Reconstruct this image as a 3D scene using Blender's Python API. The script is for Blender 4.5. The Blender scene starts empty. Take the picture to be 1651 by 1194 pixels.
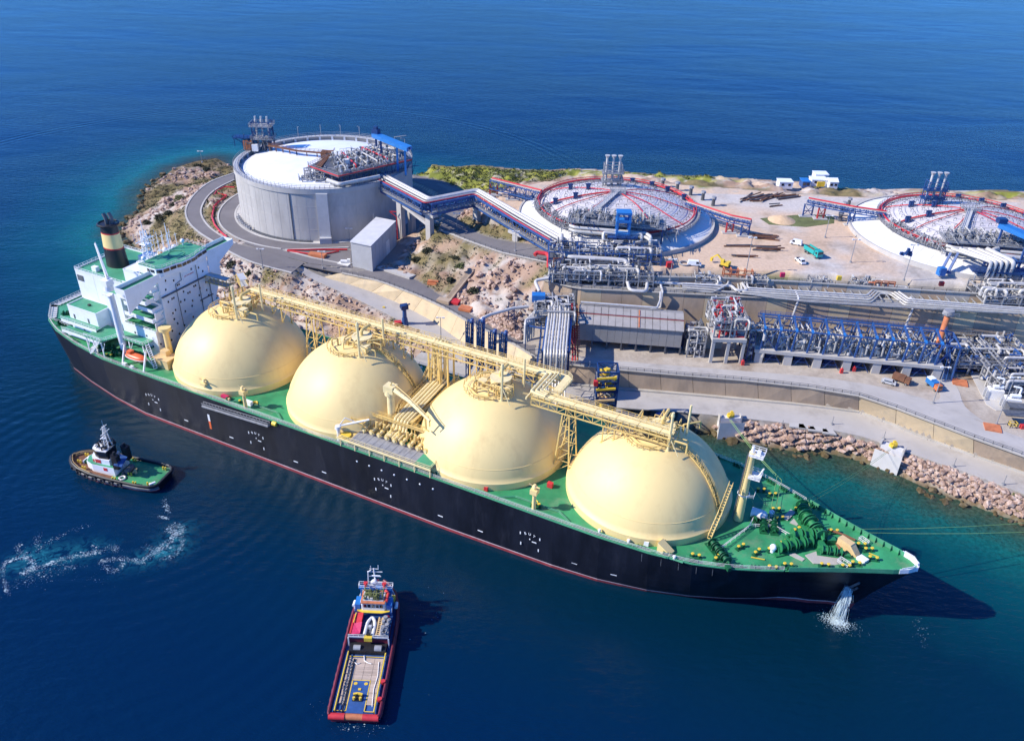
import bpy, math, random
import numpy as np
from mathutils import Vector, Matrix
random.seed(7); rng = np.random.default_rng(7)
SC = bpy.context.scene; COL = SC.collection
# ------------------------------------------------------------------ camera
F_PX, PITCH, ROLL, CAM_H = 1346.32, 0.553056, 0.028421, 152.82
_fw = np.array([0, math.cos(PITCH), -math.sin(PITCH)]); _r0 = np.array([1., 0, 0]); _u0 = np.cross(_r0, _fw)
_r = math.cos(ROLL)*_r0 + math.sin(ROLL)*_u0; _u = -math.sin(ROLL)*_r0 + math.cos(ROLL)*_u0
cd = bpy.data.cameras.new('camera'); cam = bpy.data.objects.new('camera', cd); COL.objects.link(cam)
cd.sensor_fit = 'HORIZONTAL'; cd.sensor_width = 36; cd.lens = 36*F_PX/1651; cd.clip_start = 1; cd.clip_end = 60000
cam.matrix_world = Matrix(((_r[0], _u[0], -_fw[0], 0), (_r[1], _u[1], -_fw[1], 0), (_r[2], _u[2], -_fw[2], CAM_H), (0, 0, 0, 1)))
SC.camera = cam
# ------------------------------------------------------------------ sky, sun, exposure
SUN_EL = math.radians(37); SUN_AZ = math.radians(9)           # the way the shadows run, from +x
w = bpy.data.worlds.new('World'); SC.world = w; w.use_nodes = True
nt = w.node_tree; sky = nt.nodes.new('ShaderNodeTexSky'); sky.sky_type = 'NISHITA'; sky.sun_disc = False
sky.sun_elevation = SUN_EL; sky.sun_rotation = math.radians(-90)-SUN_AZ; sky.altitude = 0; sky.air_density = 1.0; sky.dust_density = 0.0; sky.ozone_density = 6.0
bg = nt.nodes['Background']; bg.inputs['Strength'].default_value = 0.12; tint = nt.nodes.new('ShaderNodeMix'); tint.data_type = 'RGBA'; tint.blend_type = 'MULTIPLY'; tint.inputs[0].default_value = 1; tint.inputs[7].default_value = (.34, .83, 1.58, 1)   # a clear deep blue day
nt.links.new(sky.outputs[0], tint.inputs[6]); nt.links.new(tint.outputs[2], bg.inputs[0])
sl = bpy.data.lights.new('sun', 'SUN'); sl.energy = 4.9; sl.angle = math.radians(0.5); sl.color = (1, 0.94, 0.84)
so = bpy.data.objects.new('sun', sl); COL.objects.link(so)
so.rotation_euler = Vector((math.cos(SUN_EL)*math.cos(SUN_AZ), math.cos(SUN_EL)*math.sin(SUN_AZ), -math.sin(SUN_EL))).to_track_quat('-Z', 'Y').to_euler()
SC.view_settings.view_transform = 'Standard'; SC.view_settings.look = 'None'; SC.view_settings.exposure = 0.40; SC.view_settings.gamma = 1
SC.view_settings.use_curve_mapping = False
SC.render.engine = 'CYCLES'
# ------------------------------------------------------------------ places: a picture point on a level, the ship's own axes
def at(x, y, z=0.):
    d = _fw*F_PX + _r*(x-825.5) - _u*(y-597.0); t = (z-CAM_H)/d[2]
    return np.array([d[0]*t, d[1]*t, z])
PSI = -0.4565743; SE = np.array([math.cos(PSI), math.sin(PSI), 0]); SN = np.array([-SE[1], SE[0], 0]); SO = np.array([-23.79366, 195.41232, 0])
def S(s, t, z=0.): return SO + SE*s + SN*t + np.array([0, 0, z])
# ------------------------------------------------------------------ materials
def mat(name, col, rough=.6, var=.12, scale=.25, metal=0., bump=0., bscale=2., dirt=None, dscale=.15, damt=.5, spec=.5, stretch=None):
    m = bpy.data.materials.new(name); m.use_nodes = True; n = m.node_tree; b = n.nodes['Principled BSDF']
    b.inputs['Roughness'].default_value = rough; b.inputs['Metallic'].default_value = metal; b.inputs['Specular IOR Level'].default_value = spec
    tc = n.nodes.new('ShaderNodeTexCoord'); mp = n.nodes.new('ShaderNodeMapping'); n.links.new(tc.outputs['Object'], mp.inputs[0])
    if stretch: mp.inputs['Scale'].default_value = stretch
    nz = n.nodes.new('ShaderNodeTexNoise'); nz.inputs['Scale'].default_value = scale; nz.inputs['Detail'].default_value = 5; nz.inputs['Roughness'].default_value = .65
    n.links.new(mp.outputs[0], nz.inputs[0])
    cr = n.nodes.new('ShaderNodeMapRange'); cr.inputs[1].default_value = .3; cr.inputs[2].default_value = .7; n.links.new(nz.outputs[0], cr.inputs[0])
    mx = n.nodes.new('ShaderNodeMix'); mx.data_type = 'RGBA'; n.links.new(cr.outputs[0], mx.inputs[0])
    mx.inputs[6].default_value = (*[c*(1-var) for c in col], 1); mx.inputs[7].default_value = (*[min(1, c*(1+var)) for c in col], 1)
    out = mx.outputs[2]
    if dirt:
        n2 = n.nodes.new('ShaderNodeTexNoise'); n2.inputs['Scale'].default_value = dscale; n2.inputs['Detail'].default_value = 8; n2.inputs['Roughness'].default_value = .7
        n.links.new(mp.outputs[0], n2.inputs[0])
        r2 = n.nodes.new('ShaderNodeMapRange'); r2.inputs[1].default_value = .52; r2.inputs[2].default_value = .72; r2.inputs[4].default_value = damt; n.links.new(n2.outputs[0], r2.inputs[0])
        m2 = n.nodes.new('ShaderNodeMix'); m2.data_type = 'RGBA'; n.links.new(r2.outputs[0], m2.inputs[0]); n.links.new(out, m2.inputs[6]); m2.inputs[7].default_value = (*dirt, 1); out = m2.outputs[2]
    n.links.new(out, b.inputs['Base Color'])
    if bump:
        bn = n.nodes.new('ShaderNodeTexNoise'); bn.inputs['Scale'].default_value = bscale; bn.inputs['Detail'].default_value = 4; n.links.new(tc.outputs['Object'], bn.inputs[0])
        bp = n.nodes.new('ShaderNodeBump'); bp.inputs['Strength'].default_value = bump; bp.inputs['Distance'].default_value = .2; n.links.new(bn.outputs[0], bp.inputs['Height']); n.links.new(bp.outputs[0], b.inputs['Normal'])
    return m
M = dict(
 cream=mat('cream paint', (.82, .62, .265), .52, .05, .06, dirt=(.60, .41, .17), dscale=.11, damt=.5, stretch=(1, 1, .3)),
 creamd=mat('cream steel', (.70, .50, .17), .55, .15, .8, dirt=(.4, .26, .1), dscale=.8, damt=.5),
 creampipe=mat('cream pipe', (.80, .66, .34), .4, .1, .5, dirt=(.5, .35, .15), dscale=.6, damt=.4),
 hull=mat('black hull paint', (.010, .012, .020), .42, .5, .10, dirt=(.030, .032, .045), dscale=.22, damt=.6, stretch=(1.2, 1, .28), spec=.22),
 boot=mat('red boot paint', (.30, .045, .05), .5, .25, .4, dirt=(.35, .16, .15), dscale=.5),
 whiteline=mat('pale line paint', (.55, .42, .42), .5, .2, .5),
 deck=mat('green deck paint', (.034, .255, .10), .6, .34, .12, dirt=(.19, .25, .15), dscale=.16, damt=.75),
 deck2=mat('pale green deck', (.06, .29, .15), .55, .2, .2, dirt=(.2, .33, .22), dscale=.3, damt=.4),
 dgreen=mat('dark green machinery', (.010, .10, .038), .45, .3, .6),
 white=mat('white paint', (.80, .81, .82), .42, .05, .2, dirt=(.5, .47, .42), dscale=.35, damt=.3),
 white2=mat('off white', (.74, .72, .68), .5, .08, .3, dirt=(.45, .40, .34), dscale=.3, damt=.4),
 black=mat('black paint', (.015, .015, .018), .45, .3, .5),
 glass=mat('dark window glass', (.015, .02, .03), .08, .1, 1, spec=.8),
 red=mat('red paint', (.55, .035, .04), .45, .2, .6),
 orange=mat('orange paint', (.75, .13, .03), .4, .12, .8),
 brick=mat('orange rust', (.52, .17, .07), .7, .25, .6),
 yellow=mat('yellow paint', (.72, .50, .05), .45, .15, 1),
 blue=mat('blue steel', (.032, .088, .25), .45, .25, .5),
 lblue=mat('bright blue', (.025, .17, .46), .4, .15, .5),
 dblue=mat('navy blue', (.012, .045, .15), .45, .3, .5),
 steel=mat('galvanised steel', (.31, .31, .315), .6, .25, .5, metal=.15, dirt=(.15, .14, .13), dscale=.8),
 dsteel=mat('dark steel', (.10, .105, .115), .55, .35, .6),
 pipe=mat('insulated pipe cladding', (.54, .52, .49), .45, .12, .6, metal=.1, dirt=(.36, .33, .29), dscale=.5, damt=.5),
 pipet=mat('weathered pipe cladding', (.52, .49, .43), .5, .15, .5, metal=.1),
 conc=mat('concrete', (.43, .40, .35), .85, .14, .12, bump=.15, dirt=(.24, .21, .17), dscale=.2, damt=.5),
 concl=mat('pale concrete', (.46, .435, .40), .85, .13, .15, dirt=(.32, .30, .275), dscale=.16, damt=.65, stretch=(1, 1, .3)),
 concd=mat('brown stained concrete', (.45, .34, .235), .88, .16, .2, dirt=(.24, .20, .17), dscale=.18, damt=.7, stretch=(1, 1, .4)),
 conct=mat('tan concrete', (.58, .46, .29), .85, .12, .15, dirt=(.30, .27, .23), dscale=.16, damt=.6),
 asphalt=mat('asphalt', (.165, .15, .148), .9, .14, .1, dirt=(.17, .16, .15), dscale=.08, damt=.6),
 road=mat('worn concrete road', (.43, .40, .365), .9, .10, .08, dirt=(.26, .23, .20), dscale=.12, damt=.6),
 roof=mat('pale roof sheet', (.62, .61, .60), .6, .08, .4),
 grey=mat('grey cladding', (.30, .285, .265), .7, .1, .3, dirt=(.2, .18, .16), dscale=.2, damt=.5),
 greyl=mat('light grey cladding', (.46, .46, .46), .65, .08, .3),
 wood=mat('weathered deck planks', (.46, .36, .28), .8, .2, 1.2, stretch=(1, .2, 1), dirt=(.2, .15, .11), dscale=.7),
 rubber=mat('black rubber', (.02, .018, .02), .8, .3, 1),
 maroon=mat('maroon hull', (.16, .016, .03), .5, .3, .5),
 rust=mat('rusty iron', (.19, .085, .045), .85, .35, .6),
 rope=mat('green mooring rope', (.22, .38, .13), .8, .2, 1),
 foam=mat('white foam', (.66, .78, .83), .8, .3, .3),
 teal=mat('teal paint', (.02, .36, .33), .4, .1, 1),
 sand=mat('sand heap', (.60, .42, .25), .95, .15, .5, bump=.3),
 leaf=mat('dark scrub leaves', (.055, .06, .03), .9, .45, .5),
 leafy=mat('green scrub leaves', (.12, .135, .045), .9, .4, .3),
 tan=mat('tan paint', (.66, .46, .22), .5, .1, .6),
 roofg=mat('weathered roof sheet', (.34, .315, .29), .75, .1, .4, dirt=(.22, .19, .16), dscale=.25, damt=.6),
 wgreen=mat('green winch paint', (.02, .19, .065), .5, .3, .8, dirt=(.06, .14, .06), dscale=.8, damt=.6),
 dome=mat('weathered dome cladding', (.60, .565, .56), .6, .12, .2, dirt=(.42, .36, .35), dscale=.25, damt=.7),
 magenta=mat('crimson tarpaulin', (.5, .02, .09), .6, .3, 1.5),
)
def rockmat(name, c1, c2, c3, sc):
    m = bpy.data.materials.new(name); m.use_nodes = True; n = m.node_tree; b = n.nodes['Principled BSDF']; b.inputs['Roughness'].default_value = .92; b.inputs['Specular IOR Level'].default_value = .2
    tc = n.nodes.new('ShaderNodeTexCoord'); nz = n.nodes.new('ShaderNodeTexNoise'); nz.inputs['Scale'].default_value = sc; nz.inputs['Detail'].default_value = 8; nz.inputs['Roughness'].default_value = .7
    n.links.new(tc.outputs['Object'], nz.inputs[0]); cr = n.nodes.new('ShaderNodeValToRGB'); n.links.new(nz.outputs[0], cr.inputs[0])
    e = cr.color_ramp.elements; e[0].position = .34; e[0].color = (*c1, 1); e[1].position = .66; e[1].color = (*c3, 1); k = e.new(.5); k.color = (*c2, 1)
    n.links.new(cr.outputs[0], b.inputs['Base Color']); return m
_n = M['foam'].node_tree; _t = _n.nodes.new('ShaderNodeBsdfTransparent'); _x = _n.nodes.new('ShaderNodeMixShader'); _x.inputs[0].default_value = .5   # froth lets the water show through
_n.links.new(_t.outputs[0], _x.inputs[1]); _n.links.new(_n.nodes['Principled BSDF'].outputs[0], _x.inputs[2]); _n.links.new(_x.outputs[0], _n.nodes['Material Output'].inputs[0])
M['rock'] = rockmat('shore rock', (.17, .10, .07), (.40, .275, .21), (.60, .49, .42), .7)
M['rockwet'] = rockmat('wet rock', (.05, .035, .015), (.12, .09, .045), (.19, .15, .10), .4)
# ------------------------------------------------------------------ mesh helpers
OFF = {}
class MB:
    def __init__(s): s.v = []; s.f = []; s.m = []; s.k = 0
    def add(s, vs, fs):
        b = len(s.v); s.v += [tuple(map(float, q)) for q in vs]; s.f += [tuple(b+i for i in q) for q in fs]; s.m += [s.k]*len(fs); return s
    def quad(s, *p): return s.add(p, [tuple(range(len(p)))])
    def box(s, x0, x1, y0, y1, z0, z1):
        return s.add([(x0,y0,z0),(x1,y0,z0),(x1,y1,z0),(x0,y1,z0),(x0,y0,z1),(x1,y0,z1),(x1,y1,z1),(x0,y1,z1)], [(0,3,2,1),(4,5,6,7),(0,1,5,4),(1,2,6,5),(2,3,7,6),(3,0,4,7)])
    def cb(s, c, sx, sy, sz, rz=0.):                          # box standing on c, turned about z
        ca, sa = math.cos(rz), math.sin(rz); P = []
        for z in (0, sz):
            for x, y in ((-1,-1),(1,-1),(1,1),(-1,1)):
                x *= sx/2; y *= sy/2; P.append((c[0]+x*ca-y*sa, c[1]+x*sa+y*ca, c[2]+z))
        return s.add(P, [(0,3,2,1),(4,5,6,7),(0,1,5,4),(1,2,6,5),(2,3,7,6),(3,0,4,7)])
    def beam(s, a, b, w, h=None):
        h = h or w; a = np.array(a, float); b = np.array(b, float); d = b-a; L = np.linalg.norm(d)
        if L < 1e-6: return s
        d /= L; up = np.array([0, 0, 1.]) if abs(d[2]) < .95 else np.array([0, 1., 0]); x = np.cross(d, up); x /= np.linalg.norm(x); y = np.cross(x, d)
        P = [q+x*i*w/2+y*j*h/2 for q in (a, b) for i, j in ((-1,-1),(1,-1),(1,1),(-1,1))]
        return s.add(P, [(0,3,2,1),(4,5,6,7),(0,1,5,4),(1,2,6,5),(2,3,7,6),(3,0,4,7)])
    def tube(s, pts, r, n=6, caps=True, r1=None):
        P = [np.array(q, float) for q in pts]; K = len(P); T = []
        for i in range(K):
            d = np.zeros(3)
            if i: q = P[i]-P[i-1]; d += q/(np.linalg.norm(q)+1e-9)
            if i < K-1: q = P[i+1]-P[i]; d += q/(np.linalg.norm(q)+1e-9)
            T.append(d/(np.linalg.norm(d)+1e-9))
        up = np.array([0, 0, 1.]) if abs(T[0][2]) < .9 else np.array([1., 0, 0]); V = []; F = []
        for i in range(K):
            x = up-T[i]*(up@T[i])
            if np.linalg.norm(x) < 1e-3: x = np.cross(T[i], [0, 1., 0.1])
            x /= np.linalg.norm(x); up = x; y = np.cross(T[i], x); rr = r if r1 is None else r+(r1-r)*i/max(1, K-1)
            if 0 < i < K-1:
                q0 = (P[i]-P[i-1])/(np.linalg.norm(P[i]-P[i-1])+1e-9); rr = rr/max(.75, abs(q0@T[i]))
            V += [P[i]+x*rr*math.cos(2*math.pi*j/n)+y*rr*math.sin(2*math.pi*j/n) for j in range(n)]
        for i in range(K-1): F += [(i*n+j, i*n+(j+1) % n, (i+1)*n+(j+1) % n, (i+1)*n+j) for j in range(n)]
        if caps: F += [tuple(range(n))[::-1], tuple((K-1)*n+j for j in range(n))]
        return s.add(V, F)
    def pipe(s, pts, r, n=8, br=None):                        # a pipe with rounded elbows
        P = [np.array(q, float) for q in pts]; R = br or 1.6*r; Q = [P[0]]
        for i in range(1, len(P)-1):
            a = P[i-1]-P[i]; b = P[i+1]-P[i]; la = np.linalg.norm(a); lb = np.linalg.norm(b); k = min(R, la*.45, lb*.45); a = a/la*k; b = b/lb*k
            for t in (0, .25, .5, .75, 1): Q.append(P[i]+a*(1-t)**2+b*t*t)
        return s.tube(Q+[P[-1]], r, n)
    def cyl(s, c, r0, h, r1=None, n=12): return s.lathe([(0, 0), (r0, 0), (r0 if r1 is None else r1, h), (0, h)], c, n)
    def lathe(s, prof, c=(0, 0, 0), n=24, a0=0., a1=2*math.pi):
        full = abs(a1-a0-2*math.pi) < 1e-6; K = n if full else n+1; V = []; F = []
        for r, z in prof: V += [(c[0]+r*math.cos(a0+(a1-a0)*j/n), c[1]+r*math.sin(a0+(a1-a0)*j/n), c[2]+z) for j in range(K)]
        for i in range(len(prof)-1):
            for j in range(n):
                a, b2 = i*K+j, i*K+(j+1) % K; q = (a, b2, b2+K, a+K)
                if prof[i][0] < 1e-6: q = (a, b2+K, a+K)
                elif prof[i+1][0] < 1e-6: q = (a, b2, a+K)
                F.append(q)
        return s.add(V, F)
    def prism(s, poly, z0, z1):
        n = len(poly); A = sum(poly[i][0]*poly[(i+1) % n][1]-poly[(i+1) % n][0]*poly[i][1] for i in range(n))
        if A < 0: poly = poly[::-1]
        z0 = [z0]*n if np.isscalar(z0) else z0; z1 = [z1]*n if np.isscalar(z1) else z1
        V = [(p[0], p[1], z0[i]) for i, p in enumerate(poly)]+[(p[0], p[1], z1[i]) for i, p in enumerate(poly)]
        return s.add(V, [tuple(range(n))[::-1], tuple(range(n, 2*n))]+[(i, (i+1) % n, n+(i+1) % n, n+i) for i in range(n)])
    def sph(s, c, r, n=8, sz=1.):
        k = max(4, n//2+1); return s.lathe([(r*math.sin(math.pi*i/k), -r*sz*math.cos(math.pi*i/k)) for i in range(k+1)], c, n)
    def ring(s, c, R, r, n=32, m=6, a0=0., a1=2*math.pi):
        K = n+1; pts = [(c[0]+R*math.cos(a0+(a1-a0)*i/n), c[1]+R*math.sin(a0+(a1-a0)*i/n), c[2]) for i in range(K)]; return s.tube(pts, r, m, caps=False)
    def rail(s, pts, h=1.1, step=2.5, w=.06, bars=2):         # posts and bars along a path
        P = [np.array(q, float) for q in pts]
        for a, b in zip(P[:-1], P[1:]):
            L = np.linalg.norm(b-a); k = max(1, int(L/step))
            for i in range(k+1): q = a+(b-a)*i/k; s.beam(q, q+np.array([0, 0, h]), w)
            for j in range(bars): z = np.array([0, 0, h*(j+1)/bars]); s.beam(a+z, b+z, w)
        return s
    def build(s, name, mats, parent=None, smooth=False, off=None):
        if off is None: off = OFF[parent.name] if parent is not None else np.zeros(3)
        me = bpy.data.meshes.new(name); V = np.array(s.v, float).reshape(-1, 3)-np.asarray(off, float); me.from_pydata([tuple(q) for q in V], [], s.f)
        for q in ([mats] if isinstance(mats, str) else mats): me.materials.append(M[q])
        if any(s.m): me.polygons.foreach_set('material_index', s.m)
        if smooth:
            me.polygons.foreach_set('use_smooth', [True]*len(s.f))
            try: me.set_sharp_from_angle(angle=math.radians(40))
            except Exception: pass
        o = bpy.data.objects.new(name, me); COL.objects.link(o)
        if parent is not None: o.parent = parent
        OFF[o.name] = np.asarray(off, float); return o
class part(MB):                                               # with part(...) as b: shapes;   b.o is the object
    def __init__(s, name, mats, parent=None, smooth=False, kind=None, label=None):
        super().__init__(); s.a = (name, mats, parent, smooth); s.kind = kind; s.label = label
    def __enter__(s): return s
    def __exit__(s, *e):
        if e[0] is None:
            s.o = s.build(*s.a)
            if s.kind: s.o['kind'] = s.kind
            if s.label: s.o['label'] = s.label
def tag(o, label, cat, group=None):
    o['label'] = label; o['category'] = cat
    if group: o['group'] = group
    return o
def thing(name, label, cat, loc=(0, 0, 0), rz=0., group=None, local=False):
    o = bpy.data.objects.new(name, None); COL.objects.link(o); o.empty_display_size = .5; o.location = tuple(map(float, loc)); o.rotation_euler = (0, 0, rz)
    OFF[o.name] = np.zeros(3) if (local or rz) else np.array(loc, float); return tag(o, label, cat, group)
class single(MB):                                             # a thing that is one mesh, its origin at its base
    def __init__(s, name, mats, label, cat, loc, group=None, smooth=False):
        super().__init__(); s.a = (name, mats, label, cat, np.array(loc, float), group, smooth)
    def __enter__(s): return s
    def __exit__(s, *e):
        if e[0] is None:
            n, m, l, c, loc, g, sm = s.a; s.o = s.build(n, m, None, sm, off=loc); s.o.location = tuple(loc); tag(s.o, l, c, g)
def copy_tree(o, parent=None, label=None):
    c = o.copy(); COL.objects.link(c); c.parent = parent; OFF[c.name] = OFF.get(o.name, np.zeros(3))
    if label: c['label'] = label
    for ch in o.children: copy_tree(ch, c)
    return c
def dup(o, loc, rz=None, label=None):
    c = copy_tree(o, o.parent, label); c.location = tuple(map(float, loc))
    if rz is not None: c.rotation_euler = (0, 0, rz)
    return c
def struct(o, kind='structure'): o['kind'] = kind; return o
def lerp(a, b, t): return np.asarray(a, float)*(1-t)+np.asarray(b, float)*t
def along(pts, step):                                         # points at even steps along a path
    P = [np.array(q, float) for q in pts]; D = [0]
    for a, b in zip(P[:-1], P[1:]): D.append(D[-1]+np.linalg.norm(b-a))
    out = []; n = max(1, int(round(D[-1]/step)))
    for i in range(n+1):
        d = D[-1]*i/n; k = min(len(P)-2, max(0, int(np.searchsorted(D, d, 'right')-1))); out.append(lerp(P[k], P[k+1], (d-D[k])/(D[k+1]-D[k]+1e-9)))
    return out
def smoothpath(pts, n=4):                                     # Catmull-Rom
    P = [np.array(q, float) for q in pts]; P = [2*P[0]-P[1]]+P+[2*P[-1]-P[-2]]; out = []
    for i in range(1, len(P)-2):
        for k in range(n):
            t = k/n; out.append(.5*((2*P[i])+(-P[i-1]+P[i+1])*t+(2*P[i-1]-5*P[i]+4*P[i+1]-P[i+2])*t*t+(-P[i-1]+3*P[i]-3*P[i+1]+P[i+2])*t**3))
    return out+[P[-2]]
# ------------------------------------------------------------------ the island
XT, YT, RT, ZT, ZB = -85.39, 360.87, 38.3, 36.38, 14.0        # the tall tank: axis, radius, rim, foot
D2, D3 = np.array([40., 320.]), np.array([176., 311.])        # the two domed tanks
A2 = lambda q, z: at(q[0], q[1], z)
def PZ(z, *q): return [at(x, y, z) for x, y in q]
shore = PZ(0, (195,372),(205,360),(216,347),(229,338),(231,328),(234,306),(255,291),(282,271),(316,260),(350,255))
shore += [q+np.array([0, 9, 0]) for q in [at(378,257,10),at(520,258,13),at(665,262,16),at(800,266,20),at(1000,273,23),at(1200,285,24),at(1340,303,20),at(1390,303,20),at(1500,303,23),at(1651,305,24),at(1850,318,24)]]
shore += [np.array([420., 380, 0]), np.array([420., 90, 0])]
shore += PZ(0, (1900,940),(1760,885),(1651,843),(1590,822),(1520,797),(1470,775),(1430,757),(1380,741),(1340,731),(1290,729),(1240,720),(1200,712),(1150,700),(1100,690))
shore += [S(40,49),S(20,45),S(0,41),S(-40,39),S(-100,38),S(-135,42),S(-172,57)]
SH = np.array([q[:2] for q in shore])
wallA, wallB = at(930,465,26), at(1640,500,26)                # brow of the terrace wall
ang = math.atan2(wallB[1]-wallA[1], wallB[0]-wallA[0]); wdir = (wallB-wallA)/np.linalg.norm(wallB-wallA)
brow = [at(877,452,26), wallA, wallB, wallB+wdir*150]
up_edge = [(486,427,13.7),(551,440,13.3),(612,453,13),(673,476,13),(718,497,13),(754,518,13),(824,552,13),(863,576,13),(920,588,13),(1000,596,13),(1100,605,13),(1200,613,13),(1300,624,13),(1385,638,13),(1440,656,13),(1500,679,13),(1570,706,13),(1651,735,13),(1760,775,13)]
foot = [(486,429,13.3),(521,446,11),(582,464,9.3),(642,488,7.6),(703,521,6.6),(740,548,6),(810,588,6),(863,612,6),(920,619,6),(1000,626,6),(1100,634,6),(1200,643,6),(1300,652,6),(1385,663,6),(1440,683,6),(1500,708,6),(1570,733,6),(1651,761,6),(1760,800,6)]
lo_edge = [(470,432,13.2),(504,450,11.4),(560,475,9.6),(612,500,8),(673,532,6.8),(720,565,6.1),(790,610,6),(850,640,6),(920,650,6),(1000,657,6),(1100,664,6),(1200,674,6),(1300,686,6),(1385,702,6),(1440,720,6),(1500,741,6),(1570,765,6),(1651,795,6),(1760,835,6)]
rd_r = [(567,424,14),(612,435,13.6),(673,452,13.2),(709,476,13),(763,509,13),(842,552,13)]
W3 = lambda L: [at(*q) for q in L]
def inpoly(X, Y, poly):
    P = np.array([q[:2] for q in poly]); ins = np.zeros(X.shape, bool); j = len(P)-1
    for i in range(len(P)):
        xi, yi, xj, yj = *P[i], *P[j]; c = (yi > Y) != (yj > Y)
        ins ^= c & (X < (xj-xi)*(Y-yi)/(yj-yi+1e-12)+xi); j = i
    return ins
def dseg(X, Y, path, closed=False):
    P = np.array([q[:2] for q in path]); D = np.full(X.shape, 1e9); n = len(P)
    for i in range(n if closed else n-1):
        a, b = P[i], P[(i+1) % n]; d = b-a; t = np.clip(((X-a[0])*d[0]+(Y-a[1])*d[1])/(d@d+1e-9), 0, 1)
        D = np.minimum(D, np.hypot(X-a[0]-t*d[0], Y-a[1]-t*d[1]))
    return D
def idw(X, Y, pts):
    N = 0; Dn = 0
    for q in pts: w_ = 1/((X-q[0])**2+(Y-q[1])**2+4)**1.5; N = N+w_*q[2]; Dn = Dn+w_
    return N/Dn
def vnoise(X, Y, s, seed=0):
    x = X/s+seed*17.3; y = Y/s+seed*9.1; xi = np.floor(x).astype(int); yi = np.floor(y).astype(int); fx = x-xi; fy = y-yi; fx = fx*fx*(3-2*fx); fy = fy*fy*(3-2*fy)
    h = lambda a, b: np.modf(np.sin(a*127.1+b*311.7+seed*74.7)*43758.5453)[0] % 1
    return (h(xi,yi)*(1-fx)+h(xi+1,yi)*fx)*(1-fy)+(h(xi,yi+1)*(1-fx)+h(xi+1,yi+1)*fx)*fy
def fbm(X, Y, s, o=4, seed=0): return sum(vnoise(X, Y, s/2**i, seed+i)*.5**i for i in range(o))/sum(.5**i for i in range(o))
G = 1.3; gx = np.arange(-275, 425, G); gy = np.arange(85, 480, G); X, Y = np.meshgrid(gx, gy)
land = inpoly(X, Y, SH); dsh = dseg(X, Y, SH, True)
Hh = np.where(land, 5., -np.minimum(14, .35*dsh)); fix = ~land; Hh[land & (dsh < .9)] = .2; fix |= land & (dsh < .9)
cls = np.zeros(X.shape, int)                                  # 0 rock 1 yard 2 terrace 3 pad 4 road bed 5 sand/grass plateau
def region(poly, z, c, grow=0):
    m = inpoly(X, Y, poly) & land
    Hh[m] = (idw(X[m], Y[m], poly) if z is None else z); fix[m] = True; cls[m] = c
def strip_region(L, R, dz, c, grow=1.6):
    P = L+R[::-1]; m = (inpoly(X, Y, P) | (dseg(X, Y, P, True) < grow)) & land
    Hh[m] = idw(X[m], Y[m], along(L, 4)+along(R, 4))+dz; fix[m] = True; cls[m] = c
far_edge = [at(700,266,18),at(800,270,21),at(1000,277,24),at(1200,289,25),at(1280,293,25),at(1335,304,23),at(1390,306,23),at(1500,306,24),at(1651,309,25),at(1850,322,25)]
for q in far_edge[:-1]: pass
m = (dseg(X, Y, far_edge) < 1.5) & land; Hh[m] = idw(X[m], Y[m], far_edge); fix[m] = True
yard = PZ(29, (905,404),(930,418),(1050,434),(1150,438),(1300,447),(1460,458),(1651,470),(1850,482),(1850,330),(1651,322),(1390,318),(1280,312),(1200,305),(1000,290),(880,292),(800,312),(815,345),(870,372))
region(yard, 29, 1)
region(PZ(26, (880,436),(930,436),(1050,446),(1150,444),(1300,453),(1460,464),(1651,476),(1850,488))+[wallB+wdir*150, wallB, wallA, at(877,452,26)], 26, 2)
ued = W3(up_edge); lft = W3(foot); led = W3(lo_edge); rdr = W3(rd_r)
pad = ued[7:]+[wallB+wdir*150-np.array([0,.3,0]), wallB-np.array([0,.3,0]), wallA-np.array([0,.3,0]), at(872,458,26)-np.array([0,3,0]), at(842,505,13), at(842,552,13)]
region(pad, 13, 3)
strip_region(ued[:8], rdr[:1]+rdr+[at(863,560,13)], -.12, 4, .6)
strip_region(lft, led, -.12, 4, .4)
m = np.hypot(X-XT, Y-YT) < RT+11; Hh[m] = 13.9; fix[m] = True; cls[m] = 4
apron = PZ(14, (388,392),(430,408),(486,428),(560,440),(640,420),(660,396),(600,380),(450,390)); region(apron, 13.9, 4)
acc_l = W3([(664,291,14.2),(700,306,15.5),(728,325,18),(716,352,20.5),(708,372,22),(722,375,22),(753,388,23.4),(807,407,25),(862,419,26.4),(905,428,27)])
acc_r = W3([(666,282,14.2),(716,293,15.5),(756,313,18),(752,338,20.5),(735,352,21.8),(745,362,22),(782,381,23.6),(831,391,25.2),(874,396,27),(920,408,28.4)])
strip_region(acc_l, acc_r, -.12, 4, .7)
out_l = W3([(378,279,12.5),(340,293,12.5),(314,313,12.5),(300,336,12.6),(303,356,12.9),(320,374,13.3),(345,390,13.6),(372,407,13.8),(410,424,13.9),(470,440,13.9)])
out_r = W3([(378,290,12.5),(352,303,12.5),(334,318,12.6),(324,338,12.7),(328,354,13),(341,369,13.4),(362,383,13.6),(388,395,13.8),(430,404,13.9),(490,424,13.9)])
strip_region(out_l, out_r, -.12, 4, .7)
wp = inpoly(X, Y, ued+lft[::-1]) | (dseg(X, Y, ued) < 1.9); m = wp & land; Hh[m] = idw(X[m], Y[m], along(lft, 4))-.5; fix[m] = True
m = (dseg(X, Y, brow) < 1.9); Hh[m] = 12.4; fix[m] = True
wl2 = PZ(29, (905,437),(1050,446),(1150,447.5),(1300,455),(1460,466),(1651,478),(1850,490)); m = (dseg(X, Y, wl2) < 1.8) & (fbm(X,Y,5) > -1); Hh[m] = 25.8; fix[m] = True
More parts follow.
